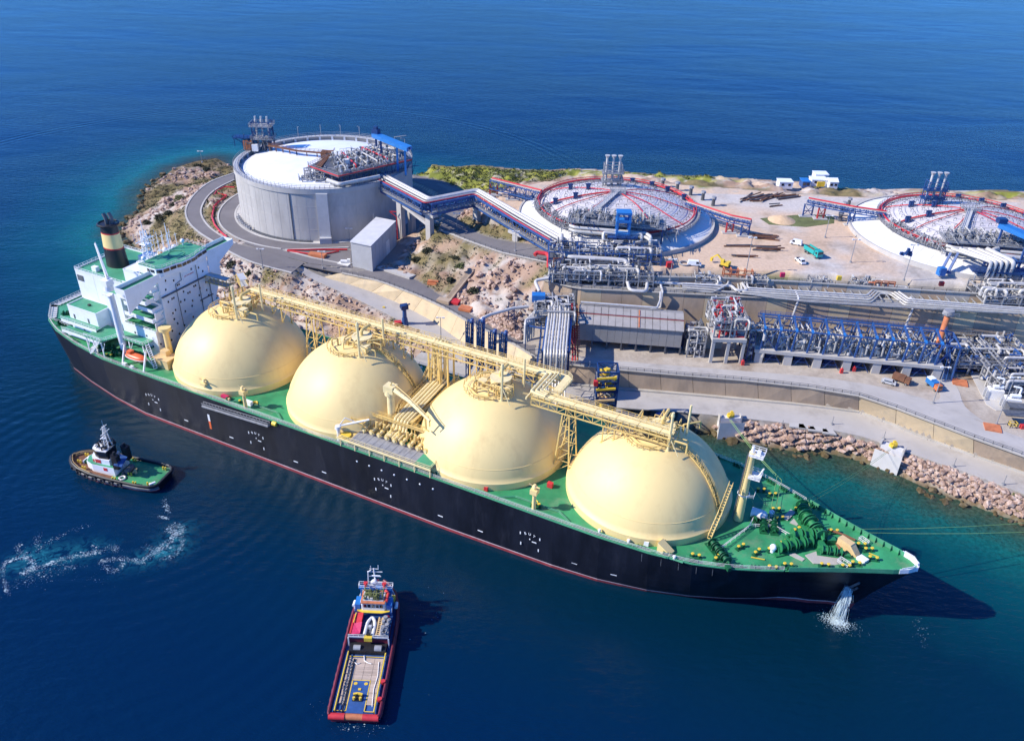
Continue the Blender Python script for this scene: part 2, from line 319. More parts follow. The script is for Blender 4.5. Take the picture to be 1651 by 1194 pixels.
# smooth slopes between the levelled ground
free = ~fix
for st in (16, 8, 4, 2, 1):
    a = Hh[::st, ::st].copy(); f = free[::st, ::st]
    for _ in range(260):
        b = a.copy(); b[1:-1,1:-1] = .25*(a[:-2,1:-1]+a[2:,1:-1]+a[1:-1,:-2]+a[1:-1,2:]); a = np.where(f, b, a)
    up = np.repeat(np.repeat(a, st, 0), st, 1)[:X.shape[0], :X.shape[1]]; Hh = np.where(free, up, Hh)
dfix = np.minimum(1, .35*np.array([np.inf]))
near = free.copy()
for _ in range(2): near[1:-1,1:-1] &= near[:-2,1:-1] & near[2:,1:-1] & near[1:-1,:-2] & near[1:-1,2:]
rough_ = near & land
south = (Y < 300)
ridg = 1-np.abs(2*fbm(X, Y, 9, 4, 3)-1)
Hh = np.where(rough_, Hh+(fbm(X, Y, 14, 5, 1)-.5)*4.6+(ridg-.72)*3.6+(fbm(X, Y, 3.2, 2, 8)-.5)*2.4, Hh)
Hh = np.where(rough_, np.maximum(Hh, .3), Hh)
cls[land & ~fix & (Y > 372) & (X > -60)] = 5; cls[(cls == 1) & (Y > 352)] = 5
# colours the ground itself has
def C(*c): return np.array(c, float)
n1 = fbm(X, Y, 22, 5, 11); n2 = fbm(X, Y, 7, 4, 21); n3 = fbm(X, Y, 2.6, 2, 31); n4 = fbm(X, Y, 40, 3, 41)
def mixc(a, b, t): t = np.clip(t, 0, 1)[..., None]; return a*(1-t)+b*t
T = np.zeros(X.shape+(3,)); rockc = mixc(C(.38,.26,.185), C(.52,.46,.40), (n2-.38)*5)
rockc = mixc(rockc, C(.27,.16,.10), (n3-.58)*4); veg = n1+.25*n2+.13*np.exp(-((X+48)**2+(Y-300)**2)/420.)+.20*np.exp(-((X+2)**2+(Y-318)**2)/500.)+.12*np.exp(-((X+150)**2+(Y-352)**2)/900.)
rockc = mixc(rockc, mixc(C(.16,.14,.055), C(.23,.175,.095), n3), (veg-.64)*8)
T[:] = rockc
Yd = mixc(mixc(C(.54,.49,.44), C(.47,.425,.38), (n2-.4)*4), C(.60,.44,.31), (n4+.25*n2-.60+.0032*(X*-1+115)*(X < 118))*5)
for cx_, cy_, r_, a_ in ((118,289,9,.16),(121,284,14,.12),(112,296,6,.14),(96,300,11,.10),(128,278,18,.10),(104,285,24,.08)):
    dd = np.hypot(X-cx_, Y-cy_)-r_; Yd = Yd*(1-a_*(np.exp(-(dd/.8)**2)+np.exp(-((dd-2.6)/.8)**2))*(np.arctan2(Y-cy_, X-cx_) > -1.8))[..., None]
Yd = Yd*(1-.28*np.clip((fbm(X, Y, 5, 4, 51)-.62)*5, 0, 1))[..., None]
T[cls == 1] = Yd[cls == 1]
fl = mixc(mixc(C(.62,.46,.32), C(.52,.42,.33), (n2-.4)*4), mixc(C(.17,.19,.04), C(.27,.27,.05), (n2-.35)*4), ((Y-372)/12+.0*X)+(n1-.5)*7)
fl = mixc(fl, C(.46,.41,.35), (n3-.6)*4)
T[cls == 5] = fl[cls == 5]
grav = mixc(mixc(C(.36,.32,.27), C(.26,.24,.2), n3*1.2), C(.13,.16,.05), (n1-.55)*8); T[cls == 2] = grav[cls == 2]
pd = mixc(mixc(C(.46,.40,.33), C(.38,.32,.26), (n3-.3)*2), C(.22,.15,.09), (n1*.6+n2*.4-.58)*7); T[cls == 3] = pd[cls == 3]
T[cls == 4] = C(.24,.22,.2)
wet = np.clip((1.6-Hh)/1.4, 0, 1); T = np.where(land[..., None] & (cls == 0)[..., None], mixc(T, C(.14,.10,.05)*np.ones_like(T), wet*.85), T)
bed = mixc(C(.20,.19,.13)*np.ones_like(T), C(.06,.06,.035), (n2-.42)*6); T[~land] = bed[~land]
ny, nx = X.shape; ii = np.arange(ny*nx).reshape(ny, nx)
keep = (dsh < 45) | land; kq = keep[:-1,:-1] & keep[1:,1:] & keep[1:,:-1] & keep[:-1,1:]
Q = np.stack([ii[:-1,:-1], ii[:-1,1:], ii[1:,1:], ii[1:,:-1]], -1)[kq]
used = np.unique(Q); remap = -np.ones(ny*nx, int); remap[used] = np.arange(len(used))
me = bpy.data.meshes.new('island_ground'); V = np.stack([X, Y, Hh], -1).reshape(-1, 3)[used]; Qr = remap[Q]
me.vertices.add(len(V)); me.vertices.foreach_set('co', V.ravel()); me.loops.add(Qr.size); me.loops.foreach_set('vertex_index', Qr.ravel().astype(np.int32))
me.polygons.add(len(Qr)); me.polygons.foreach_set('loop_start', np.arange(0, Qr.size, 4, dtype=np.int32)); me.polygons.foreach_set('loop_total', np.full(len(Qr), 4, np.int32)); me.update(calc_edges=True)
me.polygons.foreach_set('use_smooth', np.ones(len(Qr), bool))
ca = me.color_attributes.new('tint', 'FLOAT_COLOR', 'POINT'); ca.data.foreach_set('color', np.concatenate([T.reshape(-1, 3)[used], np.ones((len(used), 1))], 1).ravel())
gm = bpy.data.materials.new('island ground'); gm.use_nodes = True; n = gm.node_tree; b = n.nodes['Principled BSDF']; b.inputs['Roughness'].default_value = .95; b.inputs['Specular IOR Level'].default_value = .15
va = n.nodes.new('ShaderNodeVertexColor'); va.layer_name = 'tint'; tc = n.nodes.new('ShaderNodeTexCoord')
nz = n.nodes.new('ShaderNodeTexNoise'); nz.inputs['Scale'].default_value = .8; nz.inputs['Detail'].default_value = 7; nz.inputs['Roughness'].default_value = .75; n.links.new(tc.outputs['Object'], nz.inputs[0])
mr = n.nodes.new('ShaderNodeMapRange'); mr.inputs[1].default_value = .25; mr.inputs[2].default_value = .75; mr.inputs[3].default_value = .78; mr.inputs[4].default_value = 1.2; n.links.new(nz.outputs[0], mr.inputs[0])
vm = n.nodes.new('ShaderNodeVectorMath'); vm.operation = 'SCALE'; n.links.new(va.outputs[0], vm.inputs[0]); n.links.new(mr.outputs[0], vm.inputs['Scale']); n.links.new(vm.outputs[0], b.inputs['Base Color'])
bp = n.nodes.new('ShaderNodeBump'); bp.inputs['Strength'].default_value = .35; bp.inputs['Distance'].default_value = .35; n.links.new(nz.outputs[0], bp.inputs['Height']); n.links.new(bp.outputs[0], b.inputs['Normal'])
me.materials.append(gm); o = bpy.data.objects.new('island_ground', me); COL.objects.link(o); struct(o)
def ground(x, y):
    i = min(ny-1, max(0, int(round((y-gy[0])/G)))); j = min(nx-1, max(0, int(round((x-gx[0])/G)))); return float(Hh[i, j])
def gp(x, y, dz=0.): return np.array([x, y, ground(x, y)+dz])
# ------------------------------------------------------------------ the sea
wx = np.unique(np.concatenate([np.arange(-330, 460, 4.), [-9000,-3000,-1200,-700,-450,600,900,1500,3200,9000]])); wy = np.unique(np.concatenate([np.arange(40, 560, 4.), [-400,-100,0,620,720,900,1300,2200,5000,14000]]))
WX, WY = np.meshgrid(wx, wy); wd = np.where(inpoly(WX, WY, SH), 0, dseg(WX, WY, SH, True))
hs = np.stack([(WX-SO[0])*SE[0]+(WY-SO[1])*SE[1], (WX-SO[0])*SN[0]+(WY-SO[1])*SN[1]], -1)   # water colour turns dark green near the hull
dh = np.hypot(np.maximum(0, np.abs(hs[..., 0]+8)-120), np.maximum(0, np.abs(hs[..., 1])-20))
me = bpy.data.meshes.new('sea'); k = WX.shape; ii = np.arange(k[0]*k[1]).reshape(k); Q = np.stack([ii[:-1,:-1], ii[:-1,1:], ii[1:,1:], ii[1:,:-1]], -1).reshape(-1, 4)
me.from_pydata(np.stack([WX, WY, 0*WX], -1).reshape(-1, 3).tolist(), [], Q.tolist())
def fattr(name, val): a_ = me.attributes.new(name, 'FLOAT', 'POINT'); a_.data.foreach_set('value', np.asarray(val, np.float32).ravel())
wash = np.zeros(k)
for cx_, cy_, rr, aa in [(40,905,7,1),(62,900,8,.8),(90,897,7,.7),(115,893,7,.6),(150,885,6,.5),(215,905,5,.5),(245,897,6,.7),(275,885,6,1),(285,860,6,.8)]:
    q = at(cx_, cy_, 0); wash = np.maximum(wash, aa*np.exp(-((WX-q[0])**2+(WY-q[1])**2)/(rr*.55)**2))
fattr('offshore', wd); fattr('hullside', dh); fattr('wash', wash)
sm = bpy.data.materials.new('sea water'); sm.use_nodes = True; n = sm.node_tree; L = n.links; b = n.nodes['Principled BSDF']; b.inputs['Roughness'].default_value = .16; b.inputs['Specular IOR Level'].default_value = .42; b.inputs['IOR'].default_value = 1.333
def node(t, **kw):
    q = n.nodes.new(t)
    for a_, v in kw.items(): setattr(q, a_, v)
    return q
def fnode(name): q = node('ShaderNodeAttribute'); q.attribute_name = name; return q
tc = node('ShaderNodeTexCoord'); ao = fnode('offshore'); ah = fnode('hullside'); aw = fnode('wash')
nzd = node('ShaderNodeTexNoise'); nzd.inputs['Scale'].default_value = .12; nzd.inputs['Detail'].default_value = 6; L.new(tc.outputs['Object'], nzd.inputs[0])
ma = node('ShaderNodeMath', operation='MULTIPLY_ADD'); L.new(nzd.outputs[0], ma.inputs[0]); ma.inputs[1].default_value = 14; ma.inputs[2].default_value = -7
mad = node('ShaderNodeMath', operation='ADD'); L.new(ao.outputs['Fac'], mad.inputs[0]); L.new(ma.outputs[0], mad.inputs[1])
dv = node('ShaderNodeMath', operation='DIVIDE'); L.new(mad.outputs[0], dv.inputs[0]); dv.inputs[1].default_value = 125
cr = node('ShaderNodeValToRGB'); L.new(dv.outputs[0], cr.inputs[0]); e = cr.color_ramp.elements
e[0].position = 0; e[0].color = (.11, .115, .075, 1); e[1].position = 1; e[1].color = (.0003, .0165, .058, 1)
for p_, c_ in [(.05, (.04,.105,.08)), (.11, (.006,.115,.105)), (.24, (.001,.060,.078)), (.5, (.0005,.022,.050))]: k_ = e.new(p_); k_.color = (*c_, 1)
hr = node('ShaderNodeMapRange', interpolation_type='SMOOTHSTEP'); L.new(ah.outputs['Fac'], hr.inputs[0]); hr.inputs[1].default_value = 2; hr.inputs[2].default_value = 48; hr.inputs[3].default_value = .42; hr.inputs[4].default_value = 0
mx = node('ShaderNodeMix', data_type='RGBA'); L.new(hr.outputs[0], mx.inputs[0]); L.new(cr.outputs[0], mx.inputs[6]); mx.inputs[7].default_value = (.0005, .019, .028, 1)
wn = node('ShaderNodeTexNoise'); wn.inputs['Scale'].default_value = .5; wn.inputs['Detail'].default_value = 6; wn.inputs['Distortion'].default_value = 1.5; L.new(tc.outputs['Object'], wn.inputs[0])
wr = node('ShaderNodeMapRange'); L.new(wn.outputs[0], wr.inputs[0]); wr.inputs[1].default_value = .38; wr.inputs[2].default_value = .75
wmul = node('ShaderNodeMath', operation='MULTIPLY'); L.new(wr.outputs[0], wmul.inputs[0]); L.new(aw.outputs['Fac'], wmul.inputs[1])
mx2 = node('ShaderNodeMix', data_type='RGBA'); L.new(wmul.outputs[0], mx2.inputs[0]); L.new(mx.outputs[2], mx2.inputs[6]); mx2.inputs[7].default_value = (.03, .27, .33, 1)
sp_ = node('ShaderNodeTexNoise'); sp_.inputs['Scale'].default_value = .9; sp_.inputs['Detail'].default_value = 5; sp_.inputs['Roughness'].default_value = .7; L.new(tc.outputs['Object'], sp_.inputs[0])   # weed and stones on the shallow bed
spr = node('ShaderNodeMapRange'); L.new(sp_.outputs[0], spr.inputs[0]); spr.inputs[1].default_value = .35; spr.inputs[2].default_value = .65; spr.inputs[3].default_value = .45; spr.inputs[4].default_value = 1.6
spf = node('ShaderNodeMapRange'); L.new(ao.outputs['Fac'], spf.inputs[0]); spf.inputs[1].default_value = 2; spf.inputs[2].default_value = 34; spf.inputs[3].default_value = 1; spf.inputs[4].default_value = 0
spm = node('ShaderNodeMix', data_type='FLOAT'); L.new(spf.outputs[0], spm.inputs[0]); spm.inputs[2].default_value = 1; L.new(spr.outputs[0], spm.inputs[3])
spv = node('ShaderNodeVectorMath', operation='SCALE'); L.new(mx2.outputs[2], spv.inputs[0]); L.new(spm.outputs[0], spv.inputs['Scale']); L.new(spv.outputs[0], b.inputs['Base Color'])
mpw = node('ShaderNodeMapping'); mpw.inputs['Rotation'].default_value = (0, 0, .5); mpw.inputs['Scale'].default_value = (.55, 1.3, 1); L.new(tc.outputs['Object'], mpw.inputs[0])
b1 = node('ShaderNodeTexNoise'); b1.inputs['Scale'].default_value = .42; b1.inputs['Detail'].default_value = 5; b1.inputs['Roughness'].default_value = .6; L.new(mpw.outputs[0], b1.inputs[0])
b2 = node('ShaderNodeTexNoise'); b2.inputs['Scale'].default_value = .035; b2.inputs['Detail'].default_value = 3; L.new(mpw.outputs[0], b2.inputs[0])
# the old wake curving round the head of the island, and rings spreading from the tug
def rings(cx_, cy_, r0, wid, lam, amp):
    v = node('ShaderNodeVectorMath', operation='DISTANCE'); L.new(tc.outputs['Object'], v.inputs[0]); v.inputs[1].default_value = (cx_, cy_, 0)
    d1 = node('ShaderNodeMath', operation='SUBTRACT'); L.new(v.outputs['Value'], d1.inputs[0]); d1.inputs[1].default_value = r0
    g1 = node('ShaderNodeMath', operation='DIVIDE'); L.new(d1.outputs[0], g1.inputs[0]); g1.inputs[1].default_value = wid
    g2 = node('ShaderNodeMath', operation='MULTIPLY'); L.new(g1.outputs[0], g2.inputs[0]); L.new(g1.outputs[0], g2.inputs[1])
    g3 = node('ShaderNodeMath', operation='MULTIPLY'); L.new(g2.outputs[0], g3.inputs[0]); g3.inputs[1].default_value = -1
    g4 = node('ShaderNodeMath', operation='EXPONENT'); L.new(g3.outputs[0], g4.inputs[0])
    s1 = node('ShaderNodeMath', operation='MULTIPLY'); L.new(d1.outputs[0], s1.inputs[0]); s1.inputs[1].default_value = 6.283/lam
    s2 = node('ShaderNodeMath', operation='SINE'); L.new(s1.outputs[0], s2.inputs[0])
    o1 = node('ShaderNodeMath', operation='MULTIPLY'); L.new(s2.outputs[0], o1.inputs[0]); L.new(g4.outputs[0], o1.inputs[1])
    o2 = node('ShaderNodeMath', operation='MULTIPLY'); L.new(o1.outputs[0], o2.inputs[0]); o2.inputs[1].default_value = amp; return o2
q = at(385,330,0); acc = rings(q[0], q[1], 190, 7, 5, .16)
for a_ in (rings(*at(215,765,0)[:2], 45, 20, 4.2, .10), rings(*at(170,860,0)[:2], 70, 26, 5, .08)):
    s_ = node('ShaderNodeMath', operation='ADD'); L.new(acc.outputs[0], s_.inputs[0]); L.new(a_.outputs[0], s_.inputs[1]); acc = s_
wp_ = node('ShaderNodeTexNoise'); wp_.inputs['Scale'].default_value = .011; wp_.inputs['Detail'].default_value = 4; wp_.inputs['Distortion'].default_value = .8; L.new(mpw.outputs[0], wp_.inputs[0])   # calmer and rougher patches
wpr = node('ShaderNodeMapRange'); L.new(wp_.outputs[0], wpr.inputs[0]); wpr.inputs[1].default_value = .36; wpr.inputs[2].default_value = .64; wpr.inputs[3].default_value = .45; wpr.inputs[4].default_value = 1.35
b1m = node('ShaderNodeMath', operation='MULTIPLY'); L.new(b1.outputs[0], b1m.inputs[0]); L.new(wpr.outputs[0], b1m.inputs[1])
h1 = node('ShaderNodeMath', operation='MULTIPLY_ADD'); L.new(b2.outputs[0], h1.inputs[0]); h1.inputs[1].default_value = 1.6; L.new(b1m.outputs[0], h1.inputs[2])
h2 = node('ShaderNodeMath', operation='ADD'); L.new(h1.outputs[0], h2.inputs[0]); L.new(acc.outputs[0], h2.inputs[1])
bp = node('ShaderNodeBump'); bp.inputs['Strength'].default_value = .46; bp.inputs['Distance'].default_value = .8; L.new(h2.outputs[0], bp.inputs['Height']); L.new(bp.outputs[0], b.inputs['Normal'])
tr = node('ShaderNodeBsdfTransparent'); tr.inputs[0].default_value = (.25, .62, .60, 1)
al = node('ShaderNodeMapRange'); L.new(ao.outputs['Fac'], al.inputs[0]); al.inputs[1].default_value = 0; al.inputs[2].default_value = 16; al.inputs[3].default_value = .62; al.inputs[4].default_value = .10
ms = node('ShaderNodeMixShader'); L.new(al.outputs[0], ms.inputs[0]); L.new(b.outputs[0], ms.inputs[1]); L.new(tr.outputs[0], ms.inputs[2]); L.new(ms.outputs[0], n.nodes['Material Output'].inputs[0])
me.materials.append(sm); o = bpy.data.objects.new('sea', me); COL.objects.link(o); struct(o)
with part('seabed', 'rockwet', kind='structure') as b: b.box(-9000, 9000, -400, 14000, -16, -15)
# ------------------------------------------------------------------ roads, kerbs
def ribbon(name, Lp, Rp, m, dz=.05, th=.35):
    n_ = max(len(Lp), len(Rp)); Lq = smoothpath(Lp, 4); Rq = smoothpath(Rp, 4)
    if len(Lp) != len(Rp): Lq = along(Lq, 3); Rq = [along(Rq, .1)[int(i*(len(along(Rq, .1))-1)/(len(Lq)-1))] for i in range(len(Lq))]
    with part(name, m, kind='structure') as b_:
        z = np.array([0, 0, dz])
        V_ = [q_+z for q_ in Lq]+[q_+z for q_ in Rq]+[q_-np.array([0,0,th]) for q_ in Lq]+[q_-np.array([0,0,th]) for q_ in Rq]; K = len(Lq)
        F_ = []
        for i in range(K-1): F_ += [(i, K+i, K+i+1, i+1), (i, i+1, 2*K+i+1, 2*K+i), (K+i+1, K+i, 3*K+i, 3*K+i+1)]
        b_.add(V_, F_)
    return Lq, Rq
def kerb(path, m='concl', w_=.7, h=.28, name='kerb', dz=0.):
    with part(name, m, kind='structure') as b_:
        for a_, c_ in zip(path[:-1], path[1:]): b_.beam(np.array(a_)+[0,0,dz+h/2-.02], np.array(c_)+[0,0,dz+h/2-.02], w_, h)
ribbon('lower_road', led[:11]+led[11:], lft[:11]+lft[11:], 'road', .03)
ribbon('upper_road', ued[:8], [at(500,424,14)]+rdr+[at(863,556,13)], 'asphalt', .04)
upr = W3([(863,560,13.02),(920,572,13.02),(1000,582,13.02),(1100,590,13.02),(1200,598,13.02),(1300,606,13.02),(1385,617,13.02),(1440,629,13.02),(1500,646,13.02),(1570,675,13.02),(1651,707,13.02),(1760,745,13.02)])
ribbon('quay_road', [q+np.array([0,0,.02]) for q in ued[7:]], upr, 'road', .04)
ribbon('side_road', W3([(1500,650,13.05),(1540,660,13.05),(1575,690,13.05),(1651,716,13.05)])[:1]+W3([(1516,640,13.05),(1508,622,13.05),(1492,600,13.05)]), W3([(1590,682,13.05),(1556,655,13.05),(1544,626,13.05),(1520,597,13.05)]), 'road', .05)
ribbon('access_road', acc_l, acc_r, 'asphalt', .05)
oL, oR = ribbon('loop_road', out_l, out_r, 'asphalt', .05)
kerb(oL); kerb(oR[:28])
def circ(R, a0, a1, z, n_=60): return [np.array([XT+R*math.cos(math.radians(a0+(a1-a0)*i/n_)), YT+R*math.sin(math.radians(a0+(a1-a0)*i/n_)), z]) for i in range(n_+1)]
with part('ring_road', 'asphalt', kind='structure') as b:
    a_ = circ(RT+2.6, 0, 360, 13.97, 96); c_ = circ(RT+9.5, 0, 360, 13.97, 96)
    for i in range(96): b.quad(a_[i], c_[i], c_[i+1], a_[i+1])
with part('apron', 'asphalt', kind='structure') as b:
    b.quad(*[q_+np.array([0,0,.03]) for q_ in PZ(14-.03+.01, (392,392),(440,408),(500,425),(568,432),(566,404),(430,380))])
kerb(circ(RT+9.8, 120, 258, 13.95, 50)); kerb(circ(RT+2.6, 150, 330, 13.95, 60))
with part('tank_footing', 'concl', kind='structure') as b:
    a_ = circ(RT+2.5, 0, 360, 14.1, 72); c_ = circ(RT-.4, 0, 360, 14.1, 72)
    for i in range(72): b.quad(c_[i], a_[i], a_[i+1], c_[i+1])
# traffic island with red pipes in front of the tank
# ------------------------------------------------------------------ the gas carrier (built on its own axes: x forward, y away from the camera)
ship = thing('gas_carrier', 'long black gas carrier with four cream domes and green deck', 'ship', SO, PSI)
BD = [(-146,7),(-143,11.5),(-139.5,14.4),(-132,17.6),(-120,20.4),(-105,22.6),(-90,23),(-40,23),(62,23),(74,22.4),(84,21),(92,18.6),(99,15.7),(107,11.9),(114,8.6),(120,6),(125,4),(128,2.4),(129.6,.9)]
BW = [(-146,2),(-143,6),(-139.5,11),(-132,15),(-120,18),(-105,21),(-90,22.9),(-40,23),(40,23),(62,21),(74,18.4),(84,15),(92,11.4),(99,7.6),(107,4),(114,1.8),(120,.6),(125,.3),(128,.2),(129.6,.1)]
def ip(tab, s): return float(np.interp(s, [q[0] for q in tab], [q[1] for q in tab]))
def zd(s): return 16+max(0, (s-80)/50)**1.6*2.1 + max(0, (-118-s)/30)**1.5*.9
hs_ = sorted(set([-146,-144.5,-143,-141,-139.5,-136,-132,-126,-120,-112,-105,-98,-90,-60,-20,20,50,62,68,74,79,84,88,92,96,99,103,107,110,114,117,120,122.5,125,127,128.2,129.2,129.8]))
def hb(s, z):
    d, w_ = ip(BD, s), ip(BW, s); D = zd(s)
    if s > 100 and z < D: # raked stem
        k = np.clip((z+2)/(D+2), 0, 1); cut = 118.5+11.6*k**1.3
        f_ = max(0, min(1, (cut-s)/9)); 
        return max(.02, (w_+(d-w_)*np.clip(z/D, 0, 1)**1.6)*min(1, f_**.7 if s > 112 else 1))
    if z <= 0: return w_*(1-.25*(z/-9)**2)
    return w_+(d-w_)*(z/D)**.8
with part('hull', ['hull', 'boot', 'whiteline'], ship, True) as b:
    for sd in (-1, 1):
        rows = []
        for s_ in hs_:
            D = zd(s_); zl = -9 if s_ <= 118.5 else ((s_-118.5)/11.6)**(1/1.3)*(D+2)-2; zz = [max(z_, min(zl, D)) for z_ in (-9, -4, 0, .85, 1.15, 3, 6, 9.5, 13, D)]; rows.append([(s_, sd*hb(s_, z_), z_) for z_ in zz])
        for r0, r1 in zip(rows[:-1], rows[1:]):
            for j in range(9):
                b.k = 1 if j < 3 else 2 if j == 3 else 0; q_ = (r0[j], r1[j], r1[j+1], r0[j+1]); b.quad(*(q_ if sd < 0 else q_[::-1]))
        b.k = 0
    s_ = hs_[0]; D = zd(s_); b.quad((s_,-ip(BD,s_),D),(s_,ip(BD,s_),D),(s_,ip(BW,s_),-9),(s_,-ip(BW,s_),-9))
    b.k = 1; P_ = [(118+14*math.sin(i/6*math.pi/2), 0, -3) for i in range(7)]  # bulb under the water
    b.add([(114+16*i/8, 2.4*math.sqrt(max(0,1-((i-3)/5)**2) if i > 3 else 1)*math.cos(j*.524), -4.2+2.7*math.sqrt(max(0,1-((i-3)/5)**2) if i > 3 else 1)*math.sin(j*.524)) for i in range(9) for j in range(12)], [(i*12+j, i*12+(j+1)%12, (i+1)*12+(j+1)%12, (i+1)*12+j) for i in range(8) for j in range(12)])
with part('main_deck', 'deck', ship) as b:
    for s0, s1 in zip(hs_[:-1], hs_[1:]): b.quad((s0,-ip(BD,s0)+.02,zd(s0)-.03),(s1,-ip(BD,s1)+.02,zd(s1)-.03),(s1,ip(BD,s1)-.02,zd(s1)-.03),(s0,ip(BD,s0)-.02,zd(s0)-.03))
def edge(s, sd, inn=0., dz=0.): return (s, sd*(ip(BD, s)-inn), zd(s)+dz)
for sd in (-1, 1):
    with part('gunwale', 'deck2', ship) as b:
        P_ = [edge(s_, sd, .12, .12) for s_ in hs_ if s_ < 104]
        for p0, p1 in zip(P_[:-1], P_[1:]): b.beam(p0, p1, .3, .3)
with part('deck_railing', 'white2', ship, kind='stuff') as b:
    for sd in (-1, 1):
        P_ = [edge(s_, sd, .35, .1) for s_ in np.arange(-140, 105, 3.0)]
        b.rail(P_, 1.1, 1.8, .06, 3)
with part('deck_pipe', 'deck2', ship) as b:              # service pipes along the near edge, stepping round the domes
    for off in (2.0, 2.9):
        path = []
        for s_ in np.arange(-76, 86, 2.0):
            kk = min(abs(s_-c_) for c_ in (-66.15,-22.05,22.05,66.15)); d_ = 0 if kk < 12 else min(2.6, (kk-12)*.7); path.append((s_, -23.1+off*.42+d_, 16.45))
        b.tube(path, .09, 5)
with part('deck_pipe', 'deck2', ship) as b:
    for off in (.9, 1.5): b.tube([(s_, -22.2+off*.5, 16.3) for s_ in np.arange(-80, 84, 6.0)], .12, 5)
# cargo domes
R_ = 20.96; ZC = 12.57
DOMES = (-66.15, -22.05, 22.05, 66.15)
DR = (20.75, 20.75, 20.8, 20.95); DZ = (1.15, 1.15, .95, .2); DT = (-1.9, -1.9, -1.6, -.3)   # radius, lift, set towards the near side
LV = R_+ZC
def dome_xy(k, a_, el): return (DOMES[k]+DR[k]*math.cos(el)*math.cos(a_), DT[k]+DR[k]*math.cos(el)*math.sin(a_), LV+DZ[k]-DR[k]+DR[k]*math.sin(el))
for k in range(4):
    with part('tank_dome', 'cream', ship, True) as b:
        r0, zc = DR[k], LV-DR[k]; zb = 15.4-DZ[k]; rb = r0*.996
        prof = [(rb, zb), (rb, zb+1.0), (r0*.998, zb+2.6)]+[(max(0, r0*math.cos(el)), zc+r0*math.sin(el)) for el in np.linspace(math.asin((zb+3.2-zc)/r0), math.pi/2, 40)]
        b.lathe(prof, (DOMES[k], 0, 0), 96)
    dm = b.o; dm.location = (0, DT[k], DZ[k])
    for z_, r_ in ((18.4-DZ[k], .12), (21.4-DZ[k], .10)):
        with part('seam_ring', 'cream', dm, True) as b: b.ring((DOMES[k], 0, z_), math.sqrt(DR[k]**2-(z_-LV+DR[k])**2)-.03, r_, 96, 6)
    with part('top_rail', 'creamd', dm) as b:
        c_ = (DOMES[k]-1.5, -.5, 0); n_ = 26; rr = 6.3; zz = LV-DR[k]+math.sqrt(DR[k]**2-rr**2)-.1
        P_ = [(c_[0]+rr*math.cos(i/n_*2*math.pi), c_[1]+rr*math.sin(i/n_*2*math.pi), zz) for i in range(n_+1)]
        b.rail(P_, 1.3, 1.3, .11, 2)
    with part('top_hatch', 'creampipe', dm, True) as b:
        b.cyl((DOMES[k]+1.2, 1.8, 33.2), 2.9, 2.0, 2.6, 20); b.cyl((DOMES[k]+1.2, 1.8, 35.2), 2.9, .3, 2.9, 20); b.cyl((DOMES[k]-2.8, -.8, 33.2), 1.3, 1.5, 1.2, 14)
        b.box(DOMES[k]+3.6, DOMES[k]+5.6, -2.4, -.2, 33, 35)
    with part('top_pipe', 'creamd', dm) as b:
        rr_ = random.Random(30+k); cx_ = DOMES[k]
        for i in range(22):
            x_, y_ = cx_+rr_.uniform(-5.5, 6), rr_.uniform(-4.5, 5.5); z_ = 33.3+rr_.uniform(.2, 1); dx, dy = rr_.choice([(1,0),(0,1),(.7,.7)]); l_ = rr_.uniform(1.5, 5)
            b.pipe([(x_,y_,33),(x_,y_,z_+1.3),(x_+dx*l_,y_+dy*l_,z_+1.3),(x_+dx*l_,y_+dy*l_,33)], rr_.uniform(.10,.26), 6)
        b.pipe([(cx_-5.8,-3.5,33.3),(cx_-2,-5.7,33.2),(cx_+3,-5.6,33.3)], .28, 8); b.pipe([(cx_+1,2,35),(cx_+1,2,37),(cx_+1,6,37)], .45, 8)
    with part('top_grating', 'dsteel', dm, kind='stuff') as b:
        for i in range(5): b.cb((DOMES[k]+rr_.uniform(-2.5,4.5), rr_.uniform(-3,4.5), 34.3+rr_.uniform(0,.8)), rr_.uniform(1,2.4), rr_.uniform(.8,1.6), .16, rr_.uniform(0,3))
    with part('vent_post', 'creampipe', dm, True) as b:
        b.tube([(DOMES[k]+4.6,-4.2,32.4),(DOMES[k]+4.6,-4.2,42.5)], .34, 8); b.cyl((DOMES[k]+4.6,-4.2,42.5), .5, 1, .3, 8)
        b.tube([(DOMES[k]+4.6,-4.2,36.5),(DOMES[k]+7.4,-5,32.3)], .13, 5); b.tube([(DOMES[k]+4.6,-4.2,36.5),(DOMES[k]+6.2,-1,33)], .13, 5)
    with part('vent_post', 'creampipe', dm, True) as b:
        b.tube([(DOMES[k]+6.6,4.6,32.4),(DOMES[k]+6.6,4.6,41)], .3, 8)
def stairs(b_, pts, w_=1.0):
    pts = [np.array(q) for q in pts]
    for p0, p1 in zip(pts[:-1], pts[1:]):
        d = p1-p0; n_ = np.array([-d[1], d[0], 0]); n_ = n_/(np.linalg.norm(n_)+1e-9)*w_/2
        for sg in (-1, 1):
            b_.beam(p0+n_*sg, p1+n_*sg, .12, .3); b_.rail([p0+n_*sg, p1+n_*sg], 1.1, 1.2, .07, 2)
        for q in along([p0, p1], .7): b_.beam(q-n_, q+n_, .35, .08)
for k, a0 in ((3, -20), (1, -18)):                        # stairways down the domes
    with part('dome_stairs', 'creamd', ship) as b:
        stairs(b, [np.array(dome_xy(k, math.radians(a0-8*i/9*1.0+ (12 if k == 3 else 30)), math.radians(72-62*i/9)))+[0, 0, .35] for i in range(10)], 1.1)
